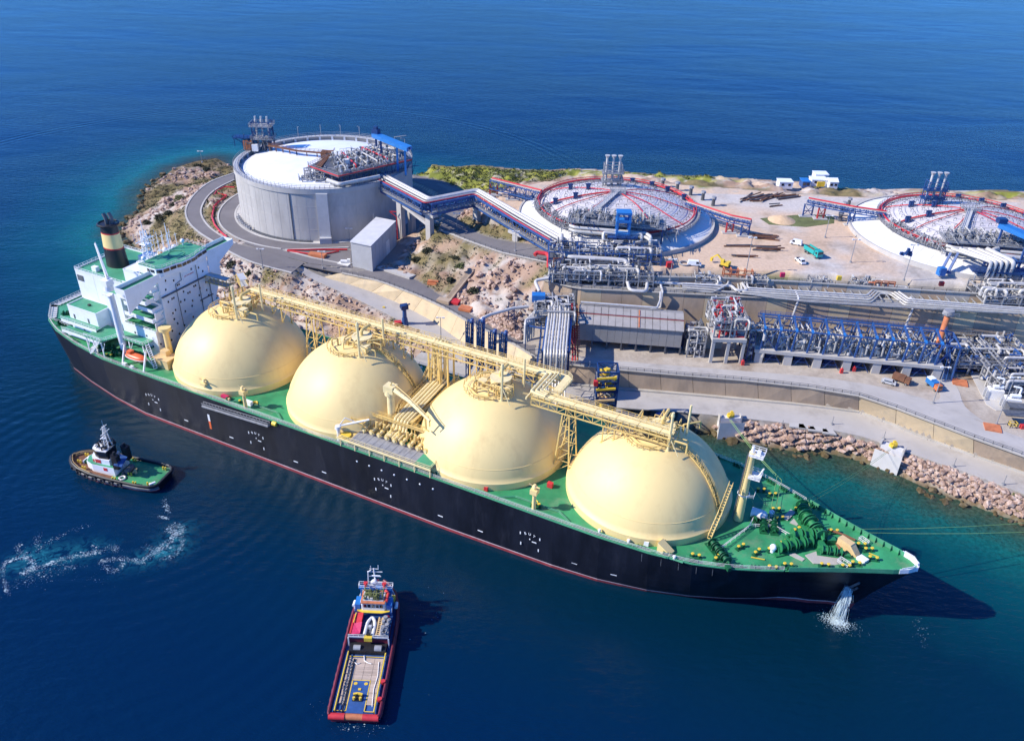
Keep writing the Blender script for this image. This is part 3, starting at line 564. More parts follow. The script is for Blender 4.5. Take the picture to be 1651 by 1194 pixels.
# pipe trestle along the dome tops
def tz(s): return 36.4
TP = [(-70, 7.0), (36.5, 7.0)]; TQ = [(36.5, -2.9), (74, -2.9)]
def trestle(name, x0, x1, yc, w_):
    nm = part(name, 'creamd', ship)
    with nm as b:
        z0 = 35.2
        for y_ in (yc-w_/2, yc+w_/2):
            b.beam((x0, y_, z0+1.0), (x1, y_, z0+1.0), .28, .4); b.beam((x0, y_, z0-.9), (x1, y_, z0-.9), .24, .3)
            xs = np.arange(x0, x1, 2.4)
            for i, x_ in enumerate(xs): b.beam((x_, y_, z0-.9), (x_, y_, z0+1), .16); b.beam((x_, y_, z0-.9 if i % 2 else z0+1), (min(x1, x_+2.4), y_, z0+1 if i % 2 else z0-.9), .12)
        for x_ in np.arange(x0, x1, 2.4): b.beam((x_, yc-w_/2, z0+1), (x_, yc+w_/2, z0+1), .2)
    o_ = nm.o
    with part('walkway', 'creampipe', o_) as b: b.box(x0, x1, yc+w_/2-1.5, yc+w_/2+.2, z0+1.22, z0+1.32)
    with part('handrail', 'creamd', o_) as b:
        for y_ in (yc+w_/2+.2, yc+w_/2-1.5, yc-w_/2): b.rail([(x0, y_, z0+1.2), (x1, y_, z0+1.2)], 1.15, 1.7, .09, 2)
    for y_, r_, z_ in ((yc-w_/2+.45, .34, .68), (yc-w_/2+1.4, .28, .6), (yc-.15, .2, .5), (yc+.4, .16, .4), (yc+.8, .14, .4)):
        with part('cargo_pipe', 'creampipe', o_, True) as b:
            for xa in np.arange(x0+.3, x1, 5.6):
                xb = min(x1, xa+5.35); b.tube([(xa, y_, z0+1.2+z_), (xb, y_, z0+1.2+z_)], r_, 8); b.tube([(xb-.05, y_, z0+1.2+z_), (xb+.3, y_, z0+1.2+z_)], r_*.62, 8)
    return o_
trs = trestle('pipe_trestle', -68, 37, 7.1, 4.2); trs2 = trestle('pipe_trestle', 34.5, 71, -2.7, 4.2)
with part('trestle_bend', 'creampipe', ship) as b:
    b.prism([(33,9.4),(38.5,9.4),(40.3,8),(40.3,-1),(38,-1),(38,6.5),(33,6.5)], 36.4, 36.6)
    for i, (x_, r_) in enumerate(((34.0,.38),(35.0,.34),(35.9,.22),(36.6,.2))): b.pipe([(31, 5.6+i*.7, 37.3), (x_, 5.6+i*.7, 37.6), (x_, -4.0+i*.8, 37.6), (38, -4.0+i*.8, 37.3)], r_, 8)
    b.rail([(33,9.4,36.5),(38.5,9.4,36.5),(40.3,8,36.5),(40.3,-.6,36.5)], 1.1, 1.4, .09)
    b.beam((33,-4.8,35.6),(33,9,35.6),.35,.6); b.beam((39.8,-1,35.6),(39.8,9,35.6),.35,.6)
def lattice(b_, x_, y0, y1, zb, zt, spread=2.2):
    for y_ in (y0, y1):
        sg = -1 if y_ == y0 else 1
        for dx in (-1, 1): b_.beam((x_+dx*spread, y_+sg*.8, zb), (x_+dx*.9, y_, zt), .3)
        zs_ = np.linspace(zb, zt, 6)
        for a_, c_ in zip(zs_[:-1], zs_[1:]):
            f_ = lambda z_: spread+( .9-spread)*(z_-zb)/(zt-zb)
            b_.beam((x_-f_(a_), y_+sg*.8*(zt-a_)/(zt-zb), a_), (x_+f_(c_), y_+sg*.8*(zt-c_)/(zt-zb), c_), .15); b_.beam((x_-f_(c_), y_, c_), (x_+f_(c_), y_, c_), .15)
    for dx in (-1, 1):
        for z0_, z1_ in ((zb+3, zb+9), (zb+9, zt-1)): b_.beam((x_+dx*(spread*.8), y0, z0_), (x_+dx*(spread*.6), y1, z1_), .15)
for x_, yc in ((-44.1, 7.1), (-84, 7.1), (0, 7.1), (44.1, -2.7)):
    if x_ < -80: continue
    with part('trestle_leg', 'creamd', ship) as b: lattice(b, x_, yc-1.9, yc+1.9, 16, 34.3)
for k in range(4):
    yc = 7.1 if k < 3 else -2.7
    for dx in ((-11, -7.5, 8, 11.5) if k < 3 else (-12, -9)):
        with part('trestle_strut', 'creamd', ship) as b:
            for y_ in (yc-1.9, yc+1.9):
                q_ = DR[k]**2-dx**2-(y_-DT[k])**2
                if q_ > 0: z_ = LV+DZ[k]-DR[k]+math.sqrt(q_)-.2; b.beam((DOMES[k]+dx, y_, z_), (DOMES[k]+dx, y_, 34.4), .26); b.cyl((DOMES[k]+dx, y_, z_-.1), .55, .4, .4, 8)
                b.beam((DOMES[k]+dx, y_, z_), (DOMES[k]+dx+2.4, y_, 34.3), .14)
            b.beam((DOMES[k]+dx, yc-1.9, 33.5), (DOMES[k]+dx, yc+1.9, 33.5), .2)
# cross-over between the second and third dome, leading down to the loading manifold
with part('crossover', 'creamd', ship) as b:
    for y0, z0, y1, z1 in ((11.5, 23.8, -13.6, 21.6),):
        for x_ in (-2.4, 3.8): b.beam((x_, y0, z0), (x_, y1, z1), .4, .8); b.rail([(x_, y0, z0+.5), (x_, y1, z1+.5)], 1.1, 1.7, .09)
        for i in range(9):
            t_ = i/8; y_ = y0+(y1-y0)*t_; z_ = z0+(z1-z0)*t_; b.beam((-2.4, y_, z_), (3.8, y_, z_), .2)
            if i % 2 == 0: b.beam((-2.4, y_, z_), (-2.4, y_, 16), .3); b.beam((3.8, y_, z_), (3.8, y_, 16), .3)
    for i in range(7): b.beam((-2.4, 10-3.3*i, 23.4), (-2.4, 7-3.3*i, 16), .16); b.beam((3.8, 10-3.3*i, 23.4), (3.8, 7-3.3*i, 16), .16)
    for x_ in (-2.4, .7, 3.8):
        for y_ in (5.4, 8.8): b.beam((x_, y_, 16), (x_, y_, 34.5), .42)
    b.box(-2.4, -1.2, -13, 11, 22.9, 23.1); b.box(2.6, 3.8, -13, 11, 22.9, 23.1)
for x_, r_ in ((-1.6,.40),(-.6,.40),(.5,.42),(1.5,.36),(2.4,.3)):
    with part('cargo_pipe', 'creampipe', ship, True) as b: b.pipe([(x_, 8.6, 37), (x_, 7+.8*(r_ < .4), 36.6), (x_, 7+.8*(r_ < .4), 24.8), (x_, -13.2, 23), (x_, -14.4, 20.2), (x_, -18, 20)], r_, 8)
with part('crossover_stairs', 'creamd', ship) as b: stairs(b, [(-3.6,-13,19),(-3.6,-8,23),(-3.6,2,24),(-3.6,4,24),(-3.6,10,29)], 1.0)
with part('manifold_platform', 'steel', ship) as b: b.box(-10, 15.5, -23.2, -17, 18.6, 18.8)
mfp = b.o
with part('platform_plate', 'steel', mfp) as b: b.box(-10, -9.4, -23.1, -17, 18.81, 18.86)
for i in range(12):
    o_ = b.o.copy(); COL.objects.link(o_); o_.location = (2.0*(i+1), 0, 0)
with part('platform_edge', 'creampipe', mfp) as b:
    b.beam((-14,-23.3,18.6),(15.6,-23.3,18.6),.3,.5); b.rail([(-14,-23.2,18.8),(15.5,-23.2,18.8),(15.5,-18,18.8)], 1.1, 1.8, .09)
    for x_ in np.arange(-13, 16, 4.7): b.beam((x_,-23,16),(x_,-23,18.6),.25); b.beam((x_,-17.5,16),(x_,-17.5,18.6),.25)
with part('platform_corner', 'deck2', mfp) as b: b.box(10.5, 15.4, -23.1, -18.5, 18.87, 18.95)
with part('round_hatch', 'yellow', ship, True) as b: b.cyl((-12.2,-21.4,18.6), 1.5, .4, 1.4, 18)
with part('manifold_deck', 'creamd', ship) as b: b.box(-14, -10, -23.2, -18.5, 18.4, 18.6)
for i in range(9):
    x_ = -8.4+2.45*i
    with part('manifold_valve', ['creamd', 'creampipe'], ship, True) as b:
        b.k = 1; b.tube([(x_,-13.5,20),(x_,-18.8,20)], .42, 10); b.k = 0; b.cyl((x_,-15.8,20.2), .5, 1.5, .35, 8); b.tube([(x_,-18.3,20),(x_,-18.6,20)], .75, 12); b.tube([(x_,-16.7,20),(x_,-16.95,20)], .7, 12)
        b.tube([(x_-.5,-15.8,21.9),(x_+.5,-15.8,21.9)], .1, 5); b.beam((x_,-14.3,16),(x_,-14.3,20),.25); b.beam((x_,-17.4,18.8),(x_,-17.4,20),.25)
        b.tube([(x_+1.1,-13.8,19.4),(x_+1.1,-17.8,19.4)], .16, 6); b.cyl((x_+1.1,-16,19.4), .25, 1.0, .2, 6)
with part('manifold_gantry', 'creamd', ship) as b:
    b.box(-10.5, 15, -14.6, -13.2, 22.3, 22.45); b.rail([(-10.5,-14.6,22.4),(15,-14.6,22.4)], 1.0, 1.4, .08); b.rail([(-10.5,-13.2,22.4),(15,-13.2,22.4)], 1.0, 1.4, .08)
    for x_ in np.arange(-10, 15.5, 5): b.beam((x_,-14,16),(x_,-14,22.3),.22)
for x0, x1 in ((-8.5,-4.5),(5.5,11)):
    with part('locker', 'white', ship) as b: b.box(x0, x1, -12.6, -11, 17.5, 18.8); b.box(x0-.1, x1+.1, -12.7, -10.9, 18.8, 18.9)
# the hose crane lying over the third dome's foot
with part('hose_crane', ['creampipe', 'creamd'], ship, True) as b:
    b.cyl((-3.9,-11.6,16), 1.15, 13, 1.0, 14); b.cyl((-3.9,-11.6,29), 1.6, 1.6, 1.5, 14); b.box(-5.2,-2.2,-13,-10.4,30,32)
    b.tube([(-2.5,-12,31.2),(4,-14.4,31.0),(12.5,-18,29.8)], .7, 8, r1=.36); b.k = 1
    b.tube([(-3,-11.4,32.8),(4,-14.4,32.3),(12.5,-17.8,30.5)], .12, 5); b.beam((-3.6,-11.8,31.8),(-3.2,-11.6,33),.3)
    for t_ in np.linspace(.1, .95, 9): q_ = lerp((-2.5,-12,31.9), (12.5,-18,30.4), t_); b.beam(q_-[0,0,.6], q_+[0,0,.4], .1)
    b.beam((10.6,-17.2,30),(10.7,-17.2,26.2),.4); b.beam((9.6,-16.8,26.2),(12,-17.8,26.2),.3); b.beam((12.4,-18,29.7),(12.4,-18,28),.25)
with part('deck_crane', 'white2', ship, True) as b:
    b.cyl((-14.6,-21.5,16), .55, 4.2, .5, 10); b.cyl((-14.6,-21.5,20.2), .9, .9, .8, 10); b.tube([(-14.8,-21.4,20.9),(-6.2,-18.6,24.2)], .34, 8, r1=.25); b.tube([(-14.4,-21.5,21),(-12.5,-20.8,24),(-10,-19.8,23)], .12, 5)
with part('access_tower', 'creamd', ship) as b:
    for x_ in (-12,-8.6):
        for y_ in (-18.4,-16): b.beam((x_,y_,16),(x_,y_,22),.2)
    b.box(-12.2,-8.4,-18.6,-15.8,21.8,22); b.rail([(-12.2,-18.6,22),(-8.4,-18.6,22),(-8.4,-15.8,22)], 1, 1, .08); stairs(b, [(-14.5,-18,16.4),(-12.2,-18,22)], .8)
# foremast
fm = part('foremast', 'cream', ship, True)
with fm as b: b.cyl((89.5,-.8,16.3), 1.15, 20.4, .75, 18)
with part('mast_platform', 'white2', fm.o) as b:
    b.box(89,92.3,-2.4,.8,36.3,36.5); b.rail([(89,-2.4,36.5),(92.3,-2.4,36.5),(92.3,.8,36.5),(89,.8,36.5)], 1.1, 1.2, .1); b.box(90.5,91.4,-1.4,-.4,36.5,37.6); b.cyl((89.5,-.8,36.7), .5, 1.6, .3, 8)
with part('mast_platform', 'white2', fm.o) as b:
    b.box(89.8,92.6,-2.5,.8,30.2,30.4); b.rail([(90,-2.5,30.4),(92.6,-2.5,30.4),(92.6,.8,30.4),(90,.8,30.4)], 1.1, 1.2, .1); b.tube([(91.9,-1,30.4),(92.8,-1,33.2)], .2, 6); b.beam((91,-2.6,31.6),(92.7,-2.6,31.6),.4)
with part('mast_platform', 'white2', fm.o) as b:
    b.ring((89.5,-.8,24.4), 1.35, .15, 16); b.rail([(90.5,-2.4,24.2),(92,-1.6,24.2),(92,.4,24.2)], 1, 1, .09)
with part('mast_ladder', 'dsteel', fm.o) as b:
    for sg in (-1, 1): b.beam((88.2,-1.5+sg*.4,17),(88.6,-1.4+sg*.35,36.3),.12)
    for i in range(38): z_ = 17.2+i*.5; x_ = 88.2+.55*(z_-17)/19.3; b.beam((x_,-1.95,z_),(x_,-1.05,z_),.16)
with part('deck_tank', 'white2', ship, True) as b: b.tube([(91.9,1.9,17.6),(94.6,1.9,17.6)], 1.25, 14); b.sph((94.6,1.9,17.6),1.25,12)
with part('mast_stay_arch', 'creamd', ship) as b: stairs(b, [(85.2,-11.5,16.8),(86.0,-7.5,22),(86.6,-4,28)], .9)
# ------------------------------------------------------------------ the carrier's house, funnel and after deck
def block(name, x0, x1, y0, y1, z0, z1, top='deck2', m='white', parent=ship, lip=.5):
    with part(name, m, parent) as b_: b_.box(x0, x1, y0, y1, z0, z1)
    o_ = b_.o
    with part('roof_deck', top, o_) as b_: b_.box(x0+.05, x1-.05, y0+.05, y1-.05, z1+.002, z1+.07)
    with part('roof_coaming', m, o_) as b_:
        for a_, c_ in (((x0,y0),(x1,y0)),((x1,y0),(x1,y1)),((x1,y1),(x0,y1)),((x0,y1),(x0,y0))): b_.beam((a_[0],a_[1],z1+.18),(c_[0],c_[1],z1+.18),.2,.36)
    return o_
tower = block('accommodation_tower', -104, -89.5, -8.4, 11.6, 16, 41)
low = block('accommodation_base', -104, -89.52, -13.1, 14, 16, 24.9, 'deck')
casing = block('engine_casing', -126.5, -104.2, -9, 11, 16, 36)
annex = block('engine_workshop', -124.4, -111.5, -16.2, -10.2, 16.6, 27)
link = block('casing_house', -111.4, -104.3, -11.5, -9.1, 16.4, 33, 'deck2')
for i, (s_, t_, z_) in enumerate([(-124.6,-9.06,33.6),(-112,-9.06,33.4)]):
    with part('louvre', 'dsteel', casing) as b: b.box(s_-1.4, s_+1.4, t_-.05, t_, z_-1, z_+1)
with part('seam', 'white2', casing) as b: b.box(-118.4, -118.3, -9.04, -9, 20, 36)
# front windows
FW = [(-6.2,36.8),(-6.2,32.6),(-5.4,28.3),(-2.6,38.4),(-1.6,36.4),(-.9,36.4),(-5.6,39.6),(4.8,39.3),(7.8,38.6),(9.2,36.8),(-4.6,33),(-3.9,33),(.2,33.4),(4.6,33.4),(5.3,33.4),(1.8,32.2),(2.6,32.2),(0,30.6),(6.8,31.8),(9.6,32.8),(-1.6,30.6),(-4.2,28.9),(3,29.0),(6,29.6),(9.4,30.0),(-.6,26.8),(2.4,27.4),(6.8,27),(9.8,28),(-5.4,26.2),(-10.6,22.6),(-7,22.8),(-4.4,24.2),(-2,22.4),(-10.4,19.4),(-8,20),(-4.6,20.6),(-1,20),(2,23.6),(-12.2,20.6)]
with part('window', 'glass', tower) as b: b.box(-89.52, -89.44, -.24, .24, -.34, .34)
w0 = b.o; wm = w0.data
for i, (t_, z_) in enumerate(FW):
    o_ = w0 if i == 0 else w0.copy()
    if i: COL.objects.link(o_)
    o_.location = (0, t_, z_)
with part('front_pipe', 'dsteel', tower) as b:
    b.tube([(-89.3,.2,40),(-89.3,.2,37.5),(-89.3,-2.4,37),(-89.3,-2.4,22)], .09, 5); b.tube([(-89.3,6.6,40),(-89.3,6.6,22)], .1, 5); b.tube([(-89.3,10.9,33),(-89.3,10.9,25)], .12, 5)
with part('front_ledge', 'dsteel', tower) as b: b.box(-89.5, -88.9, -8.4, 11.6, 34.8, 35.1)
with part('front_ledge', 'dsteel', tower) as b: b.box(-89.5, -89.2, 6, 11.6, 27.6, 27.85)
with part('name_board', 'white', tower) as b: b.box(-89.5,-89.4,1,6,36.9,39)
nb = b.o
def text_mesh(name, txt, size, m, parent, mtx, depth=.02):
    cu = bpy.data.curves.new(name, 'FONT'); cu.body = txt; cu.size = size; cu.align_x = 'CENTER'; cu.align_y = 'CENTER'; cu.extrude = depth
    t_ = bpy.data.objects.new(name, cu); COL.objects.link(t_); dg = bpy.context.evaluated_depsgraph_get(); me_ = bpy.data.meshes.new_from_object(t_.evaluated_get(dg)); bpy.data.objects.remove(t_)
    me_.name = name; me_.transform(mtx); me_.materials.clear(); me_.materials.append(M[m]); o_ = bpy.data.objects.new(name, me_); COL.objects.link(o_); o_.parent = parent; OFF[o_.name] = OFF.get(parent.name, np.zeros(3)); return o_
def facing(loc, xdir, up): x = Vector(xdir).normalized(); y = Vector(up).normalized(); z = x.cross(y); return Matrix(((x.x,y.x,z.x,loc[0]),(x.y,y.y,z.y,loc[1]),(x.z,y.z,z.z,loc[2]),(0,0,0,1)))
text_mesh('lettering', 'NO SMOKING', .62, 'red', nb, facing((-89.37,3.5,38.0), (0,1,0), (0,0,1)))
# wheelhouse
WP = [(-97.5,-7.6),(-90.4,-7.6),(-89,-6.2),(-88.2,-1.5),(-87.5,0),(-87.5,5.5),(-88.2,7),(-89,11.8),(-97.5,11.8)]
with part('wheelhouse', 'white', ship) as b: b.prism(WP, 41.3, 44.0)
wh = b.o
with part('roof_deck', 'deck2', wh) as b: b.prism([(x_-.15, y_) for x_, y_ in WP], 44.003, 44.12)
with part('roof_ring', 'deck', wh) as b: b.ring((-93.2, 3.5, 44.16), 2.5, .09, 28, 5)
WPo = [(x_+(.06 if x_ > -95 else 0), y_) for x_, y_ in WP]
for i in range(1, 7):
    a_, c_ = np.array(WPo[i]), np.array(WPo[i+1]); L_ = np.linalg.norm(c_-a_); k_ = max(1, int(round(L_/2.0)))
    for j in range(k_):
        p0 = lerp(a_, c_, (j+.08)/k_); p1 = lerp(a_, c_, (j+.92)/k_)
        with part('window', 'glass', wh) as b: b.beam((*p0, 43.05), (*p1, 43.05), .16, .95)
with part('window', 'glass', wh) as b: b.beam((-91,-7.62,43.05), (-92.6,-7.62,43.05), .16, .9)
with part('window', 'glass', wh) as b: b.beam((-93,-7.62,43.05), (-94,-7.62,43.05), .16, .9)
with part('roof_rail', 'white2', wh) as b: b.rail([(x_, y_, 44.1) for x_, y_ in WP+WP[:1]], 1.0, 1.5, .07)
for sg, y0, y1 in ((-1, -7.6, -20.6), (1, 11.8, 23.6)):
    with part('bridge_wing', 'white', ship) as b:
        b.box(-93.4, -89.2, min(y0,y1), max(y0,y1), 41.0, 41.5)
        b.prism([(-89.5, y0 if sg < 0 else y0+.0), (-89.2, y0), (-89.2, y1), (-89.5, y1)], [34.9, 34.9, 40.9, 40.9], [41, 41, 41, 41])
        for x_ in (-89.25, -93.3): b.beam((x_, y0, 42.1), (x_, y1, 42.1), .12, 1.3)
        b.beam((-93.3, y1, 42.1), (-89.2, y1, 42.1), .12, 1.3)
    wg = b.o
    with part('wing_deck', 'deck', wg) as b: b.box(-93.2, -89.4, min(y0,y1)+.1, max(y0,y1)-.1, 41.503, 41.56)
    with part('wing_strut', 'white', wg) as b:
        b.beam((-90.5, y0, 31.5), (-90.5, y1-sg*2, 41), .8, .5); b.beam((-92.5, y0, 34.5), (-92.5, y0+(y1-y0)*.6, 41), .8, .5)
        if sg > 0: b.beam((-91, y0, 26), (-91, y0+6, 36), .9, .6)
with part('wing_screen', 'white', ship) as b:            # sloping screen plate under the far wing
    b.prism([(-89.9, 11.6), (-89.5, 11.6), (-89.5, 16.5), (-89.9, 16.5)], [24, 24, 33, 33], [34, 34, 40.8, 40.8])
# side decks on the near side of the tower, tier on tier
for i, (z_, d_) in enumerate(((28.0, 4.2), (31.2, 3.6), (34.6, 5.4), (37.6, 2.4))):
    with part('side_deck', 'white', ship) as b: b.box(-102.5, -90.2, -8.4-d_, -8.42, z_-.25, z_)
    sd_ = b.o
    with part('deck_covering', 'deck2', sd_) as b: b.box(-102.4, -90.3, -8.3-d_, -8.5, z_+.003, z_+.05)
    with part('bulwark', 'white', sd_) as b: b.beam((-90.3, -8.4, z_+.6), (-90.3, -8.4-d_, z_+.6), .12, 1.2); b.beam((-102.4, -8.4-d_, z_+.6), (-90.3, -8.4-d_, z_+.6), .1, 1.1)
    if i != 2:
        with part('screen', 'white', sd_) as b: b.prism([(-89.7,-8.4),(-89.5,-8.4),(-89.5,-8.4-d_),(-89.7,-8.4-d_)], [z_-3.2, z_-3.2, z_-.3, z_-.3], [z_-.2]*4)
for i in range(6):
    with part('porthole', 'glass', tower) as b: b.box(-100+1.9*i-.3, -100+1.9*i+.3, -8.46, -8.38, 29.6 if i % 2 else 32.6, 30.3 if i % 2 else 33.3)
for i, (x_, z_) in enumerate([(-101,19),(-97.5,19),(-94,22.4),(-92,19.2),(-99,22.2)]):
    with part('porthole', 'glass', low) as b: b.box(x_-.3, x_+.3, -13.17, -13.08, z_, z_+.7)
# ledges and doors on the annex, white overhanging eaves
for z_, y_ in ((19.2, -19), (22.6, -18.2)):
    with part('ledge', 'white', annex) as b: b.box(-126.4, -110.4, y_, -16.22, z_-.2, z_)
    with part('ledge_deck', 'deck2', b.o) as b2: b2.box(-126.3, -110.5, y_+.1, -16.25, z_+.003, z_+.05)
    with part('ledge_front', 'white', annex) as b: b.beam((-126.4,y_,z_-.5),(-110.4,y_,z_-.5),.1,.9); b.beam((-126.4,y_,z_+1),(-110.4,y_,z_+1),.07); b.rail([(-126.4,y_,z_),(-110.4,y_,z_)], 1, 3.2, .06)
with part('lower_wall', 'white', annex) as b: b.prism([(-126,-17.6),(-111,-17.6),(-111,-16.25),(-126,-16.25)], 16.6, 18.9)
for i in range(4):
    with part('door', 'dsteel', annex) as b: b.box(-122.5+3.2*i, -121.8+3.2*i, -16.27, -16.19, 19.4 if i % 2 else 22.8, 21 if i % 2 else 24.4)
with part('roof_vent', 'black', annex) as b: b.box(-118.4,-117.6,-13.4,-12.7,27.1,27.6)
# boat deck platform on posts
with part('boat_deck', 'deck2', ship) as b: b.prism([(-112,-13.15),(-112,-21.6),(-104.5,-21.6),(-102.5,-17),(-91.5,-17),(-91.5,-13.15)], 21.6, 21.9)
bd_ = b.o
with part('boat_deck_rail', 'white', bd_) as b: b.rail([(-112,-21.6,21.9),(-104.5,-21.6,21.9),(-102.5,-17,21.9),(-91.5,-17,21.9),(-91.5,-13.2,21.9)], 1.1, 1.5, .08)
for x_, y_ in ((-111.5,-21.3), (-108.6,-21.3), (-105,-21.3), (-98,-16.8), (-92,-16.8)):
    with part('deck_post', 'white', bd_) as b: b.beam((x_,y_,16.2),(x_,y_,21.6),.3); b.beam((x_,y_,18),(x_+1.6,y_,21.4),.14)
with part('boat_deck', 'deck2', ship) as b: b.box(-104, -92, -17, -13.12, 19.0, 19.2)
with part('ladder', 'white', ship) as b: stairs(b, [(-110,-22,16.5),(-105.2,-21.9,21.8)], .8)
with part('ladder', 'white', ship) as b: stairs(b, [(-91,-16,21.6),(-85.6,-19,16.6)], 1.0)
with part('stairs', 'white', ship) as b: stairs(b, [(-104,-12.6,25),(-99,-12.6,28)], .9)
# funnel
fz = part('funnel', ['black', 'cream', 'red'], ship, True)
with fz as b:
    for (z0, z1, k_) in ((36, 42.2, 0), (42.2, 42.6, 2), (42.6, 47.2, 1), (47.2, 47.6, 2), (47.6, 50.2, 0)):
        b.k = k_; r_ = lambda z_: 3.0-.055*(z_-36)
        V_ = []; N_ = 28
        for z_ in (z0, z1): V_ += [(-118+1.35*r_(z_)*math.cos(2*math.pi*j/N_), .6+r_(z_)*math.sin(2*math.pi*j/N_), z_) for j in range(N_)]
        b.add(V_, [(j, (j+1) % N_, N_+(j+1) % N_, N_+j) for j in range(N_)]+[tuple(range(N_, 2*N_))])
for dx, dy, h_ in ((-1.2,.6,3),(.1,-.5,3.6),(.1,1.4,3.2),(1.4,.6,3.6)):
    with part('exhaust_pipe', 'dsteel', fz.o, True) as b: b.tube([(-118+dx,.6+dy,50),(-118+dx,.6+dy,50+h_*.6),(-118.7+dx,.6+dy,50+h_)], .55, 10)
with part('funnel_collar', 'black', fz.o, True) as b: b.ring((-118,.6,50.2), 3.1, .35, 24)
# after roof fittings
with part('roof_locker', 'white', casing) as b: b.box(-121,-119,-7,-5.6,36.1,37.6)
with part('roof_locker', 'white', casing) as b: b.box(-112,-108.5,4,8.5,36.1,39.2)
with part('roof_vent', 'dsteel', casing, True) as b: b.cyl((-108,-3,36),.6,1.6,.6,10); b.cyl((-108,-3,37.6),.95,.5,.5,10)
with part('roof_vent', 'dsteel', casing, True) as b: b.cyl((-124,4,36),.5,1.4,.5,10); b.cyl((-124,4,37.4),.8,.4,.4,10)
with part('roof_rail', 'white', casing) as b: b.rail([(-104.6,-9,36.1),(-126.5,-9,36.1),(-126.5,11,36.1),(-104.6,11,36.1)], 1.1, 1.6, .09)
with part('roof_rail', 'white', low) as b: b.rail([(-104,-13.1,25),(-89.6,-13.1,25),(-89.6,-8.6,25)], 1, 1.4, .08)
# radar mast, aerials and domes behind the wheelhouse
rm = part('radar_mast', 'white', ship)
with rm as b:
    for x_ in (-99.6,-97.4):
        for y_ in (-3.8,-1.6): b.beam((x_,y_,41),(x_*.5-98.5*.5,y_*.5-2.7*.5,53),.22)
    for z_ in np.arange(42, 53, 1.5): k_ = 1.1-(z_-41)/12*.55; b.ring((-98.5,-2.7,z_), k_*1.35, .09, 4, 4)
    b.beam((-98.5,-6,50),(-98.5,.8,50),.25); b.beam((-98.5,-5,47.4),(-98.5,0,47.4),.22); b.box(-99.8,-97.2,-4,-1.4,48.6,48.75)
    b.beam((-97.4,-4.4,51),(-97.4,-1,51),.3,.3); b.tube([(-98.5,-2.7,53),(-98.5,-2.7,56.5)],.1,5)
    for i in range(6): b.tube([(-99.5+.4*i,-5.6+i*1.2,50),(-99.5+.4*i,-5.6+i*1.2,52.5)],.06,4)
for x_, y_, z_, r_ in ((-101,6,42.5,.9),(-100.5,9.3,42.5,.8),(-96.6,9.6,45.3,.7),(-96.6,-6,45.3,.7)):
    with part('radome', 'white', ship, True) as b: b.cyl((x_,y_,z_-1.4),.2,1.3,.2,8); b.sph((x_,y_,z_+.3), r_, 12)
with part('monkey_island', 'white', ship) as b:
    b.box(-103.8,-97.6,-7.8,11.4,41.07,41.3)
for i in range(12):
    x_, y_ = random.uniform(-103, -95), random.uniform(2, 11.5)
    with part('aerial', 'white', ship) as b: b.tube([(x_,y_,41.2 if x_ < -97.5 else 44.1),(x_,y_,random.uniform(47,51.5))],.09,5); b.beam((x_,y_-.7,47),(x_,y_+.7,47),.09)
for i in range(7):
    x_, y_ = random.uniform(-103.4, -98), random.uniform(-7, 11)
    with part('roof_locker', random.choice(['white','white2','greyl']), ship) as b: b.cb((x_,y_,41.31), random.uniform(.8,1.8), random.uniform(.7,1.5), random.uniform(.7,1.6))
with part('life_raft', 'red', ship, True) as b: b.tube([(-100.6,3.2,42.2),(-100.6,4.6,42.2)],.5,10)
with part('buoy_rack', 'yellow', ship) as b: b.cb((-101.8,4.5,41.32),.9,.9,1.2)
# stores crane by the house
X_ = -101.3
with part('stores_crane', ['white', 'white2'], ship, True) as b:
    b.cyl((X_,-16.6,16.3), 1.1, 20.5, .95, 16); b.cyl((X_,-16.6,38.3), 1.5, 1.6, 1.4, 14); b.box(X_-1.4,X_+1.2,-18,-15.4,39.9,41.8)
    b.k = 1; b.tube([(X_,-16.2,41.4),(X_-6.5,-12.8,50.5)], .5, 8, r1=.3); b.tube([(X_+1,-16.6,43),(X_-6.3,-12.9,51)], .08, 4)
    b.beam((X_,-16.6,41.8),(X_+1.2,-17.2,44),.3); b.box(X_-1.6,X_+1.6,-18.4,-17.9,37,37.2)
# yellow fire-fighting column at the house front
with part('vent_column', 'cream', ship, True) as b: b.cyl((-87.2,-11.4,16.3),1.0,9.5,.9,12); b.cyl((-87.2,-11.4,25.8),1.9,1.1,1.9,14)
with part('pump_house', 'tan', ship) as b: b.box(-87.6,-82,-17.4,-13.2,16,19); b.box(-87.9,-81.7,-17.7,-12.9,19,19.2); b.box(-86.6,-84.2,-15.4,-13.6,19.2,20.8)
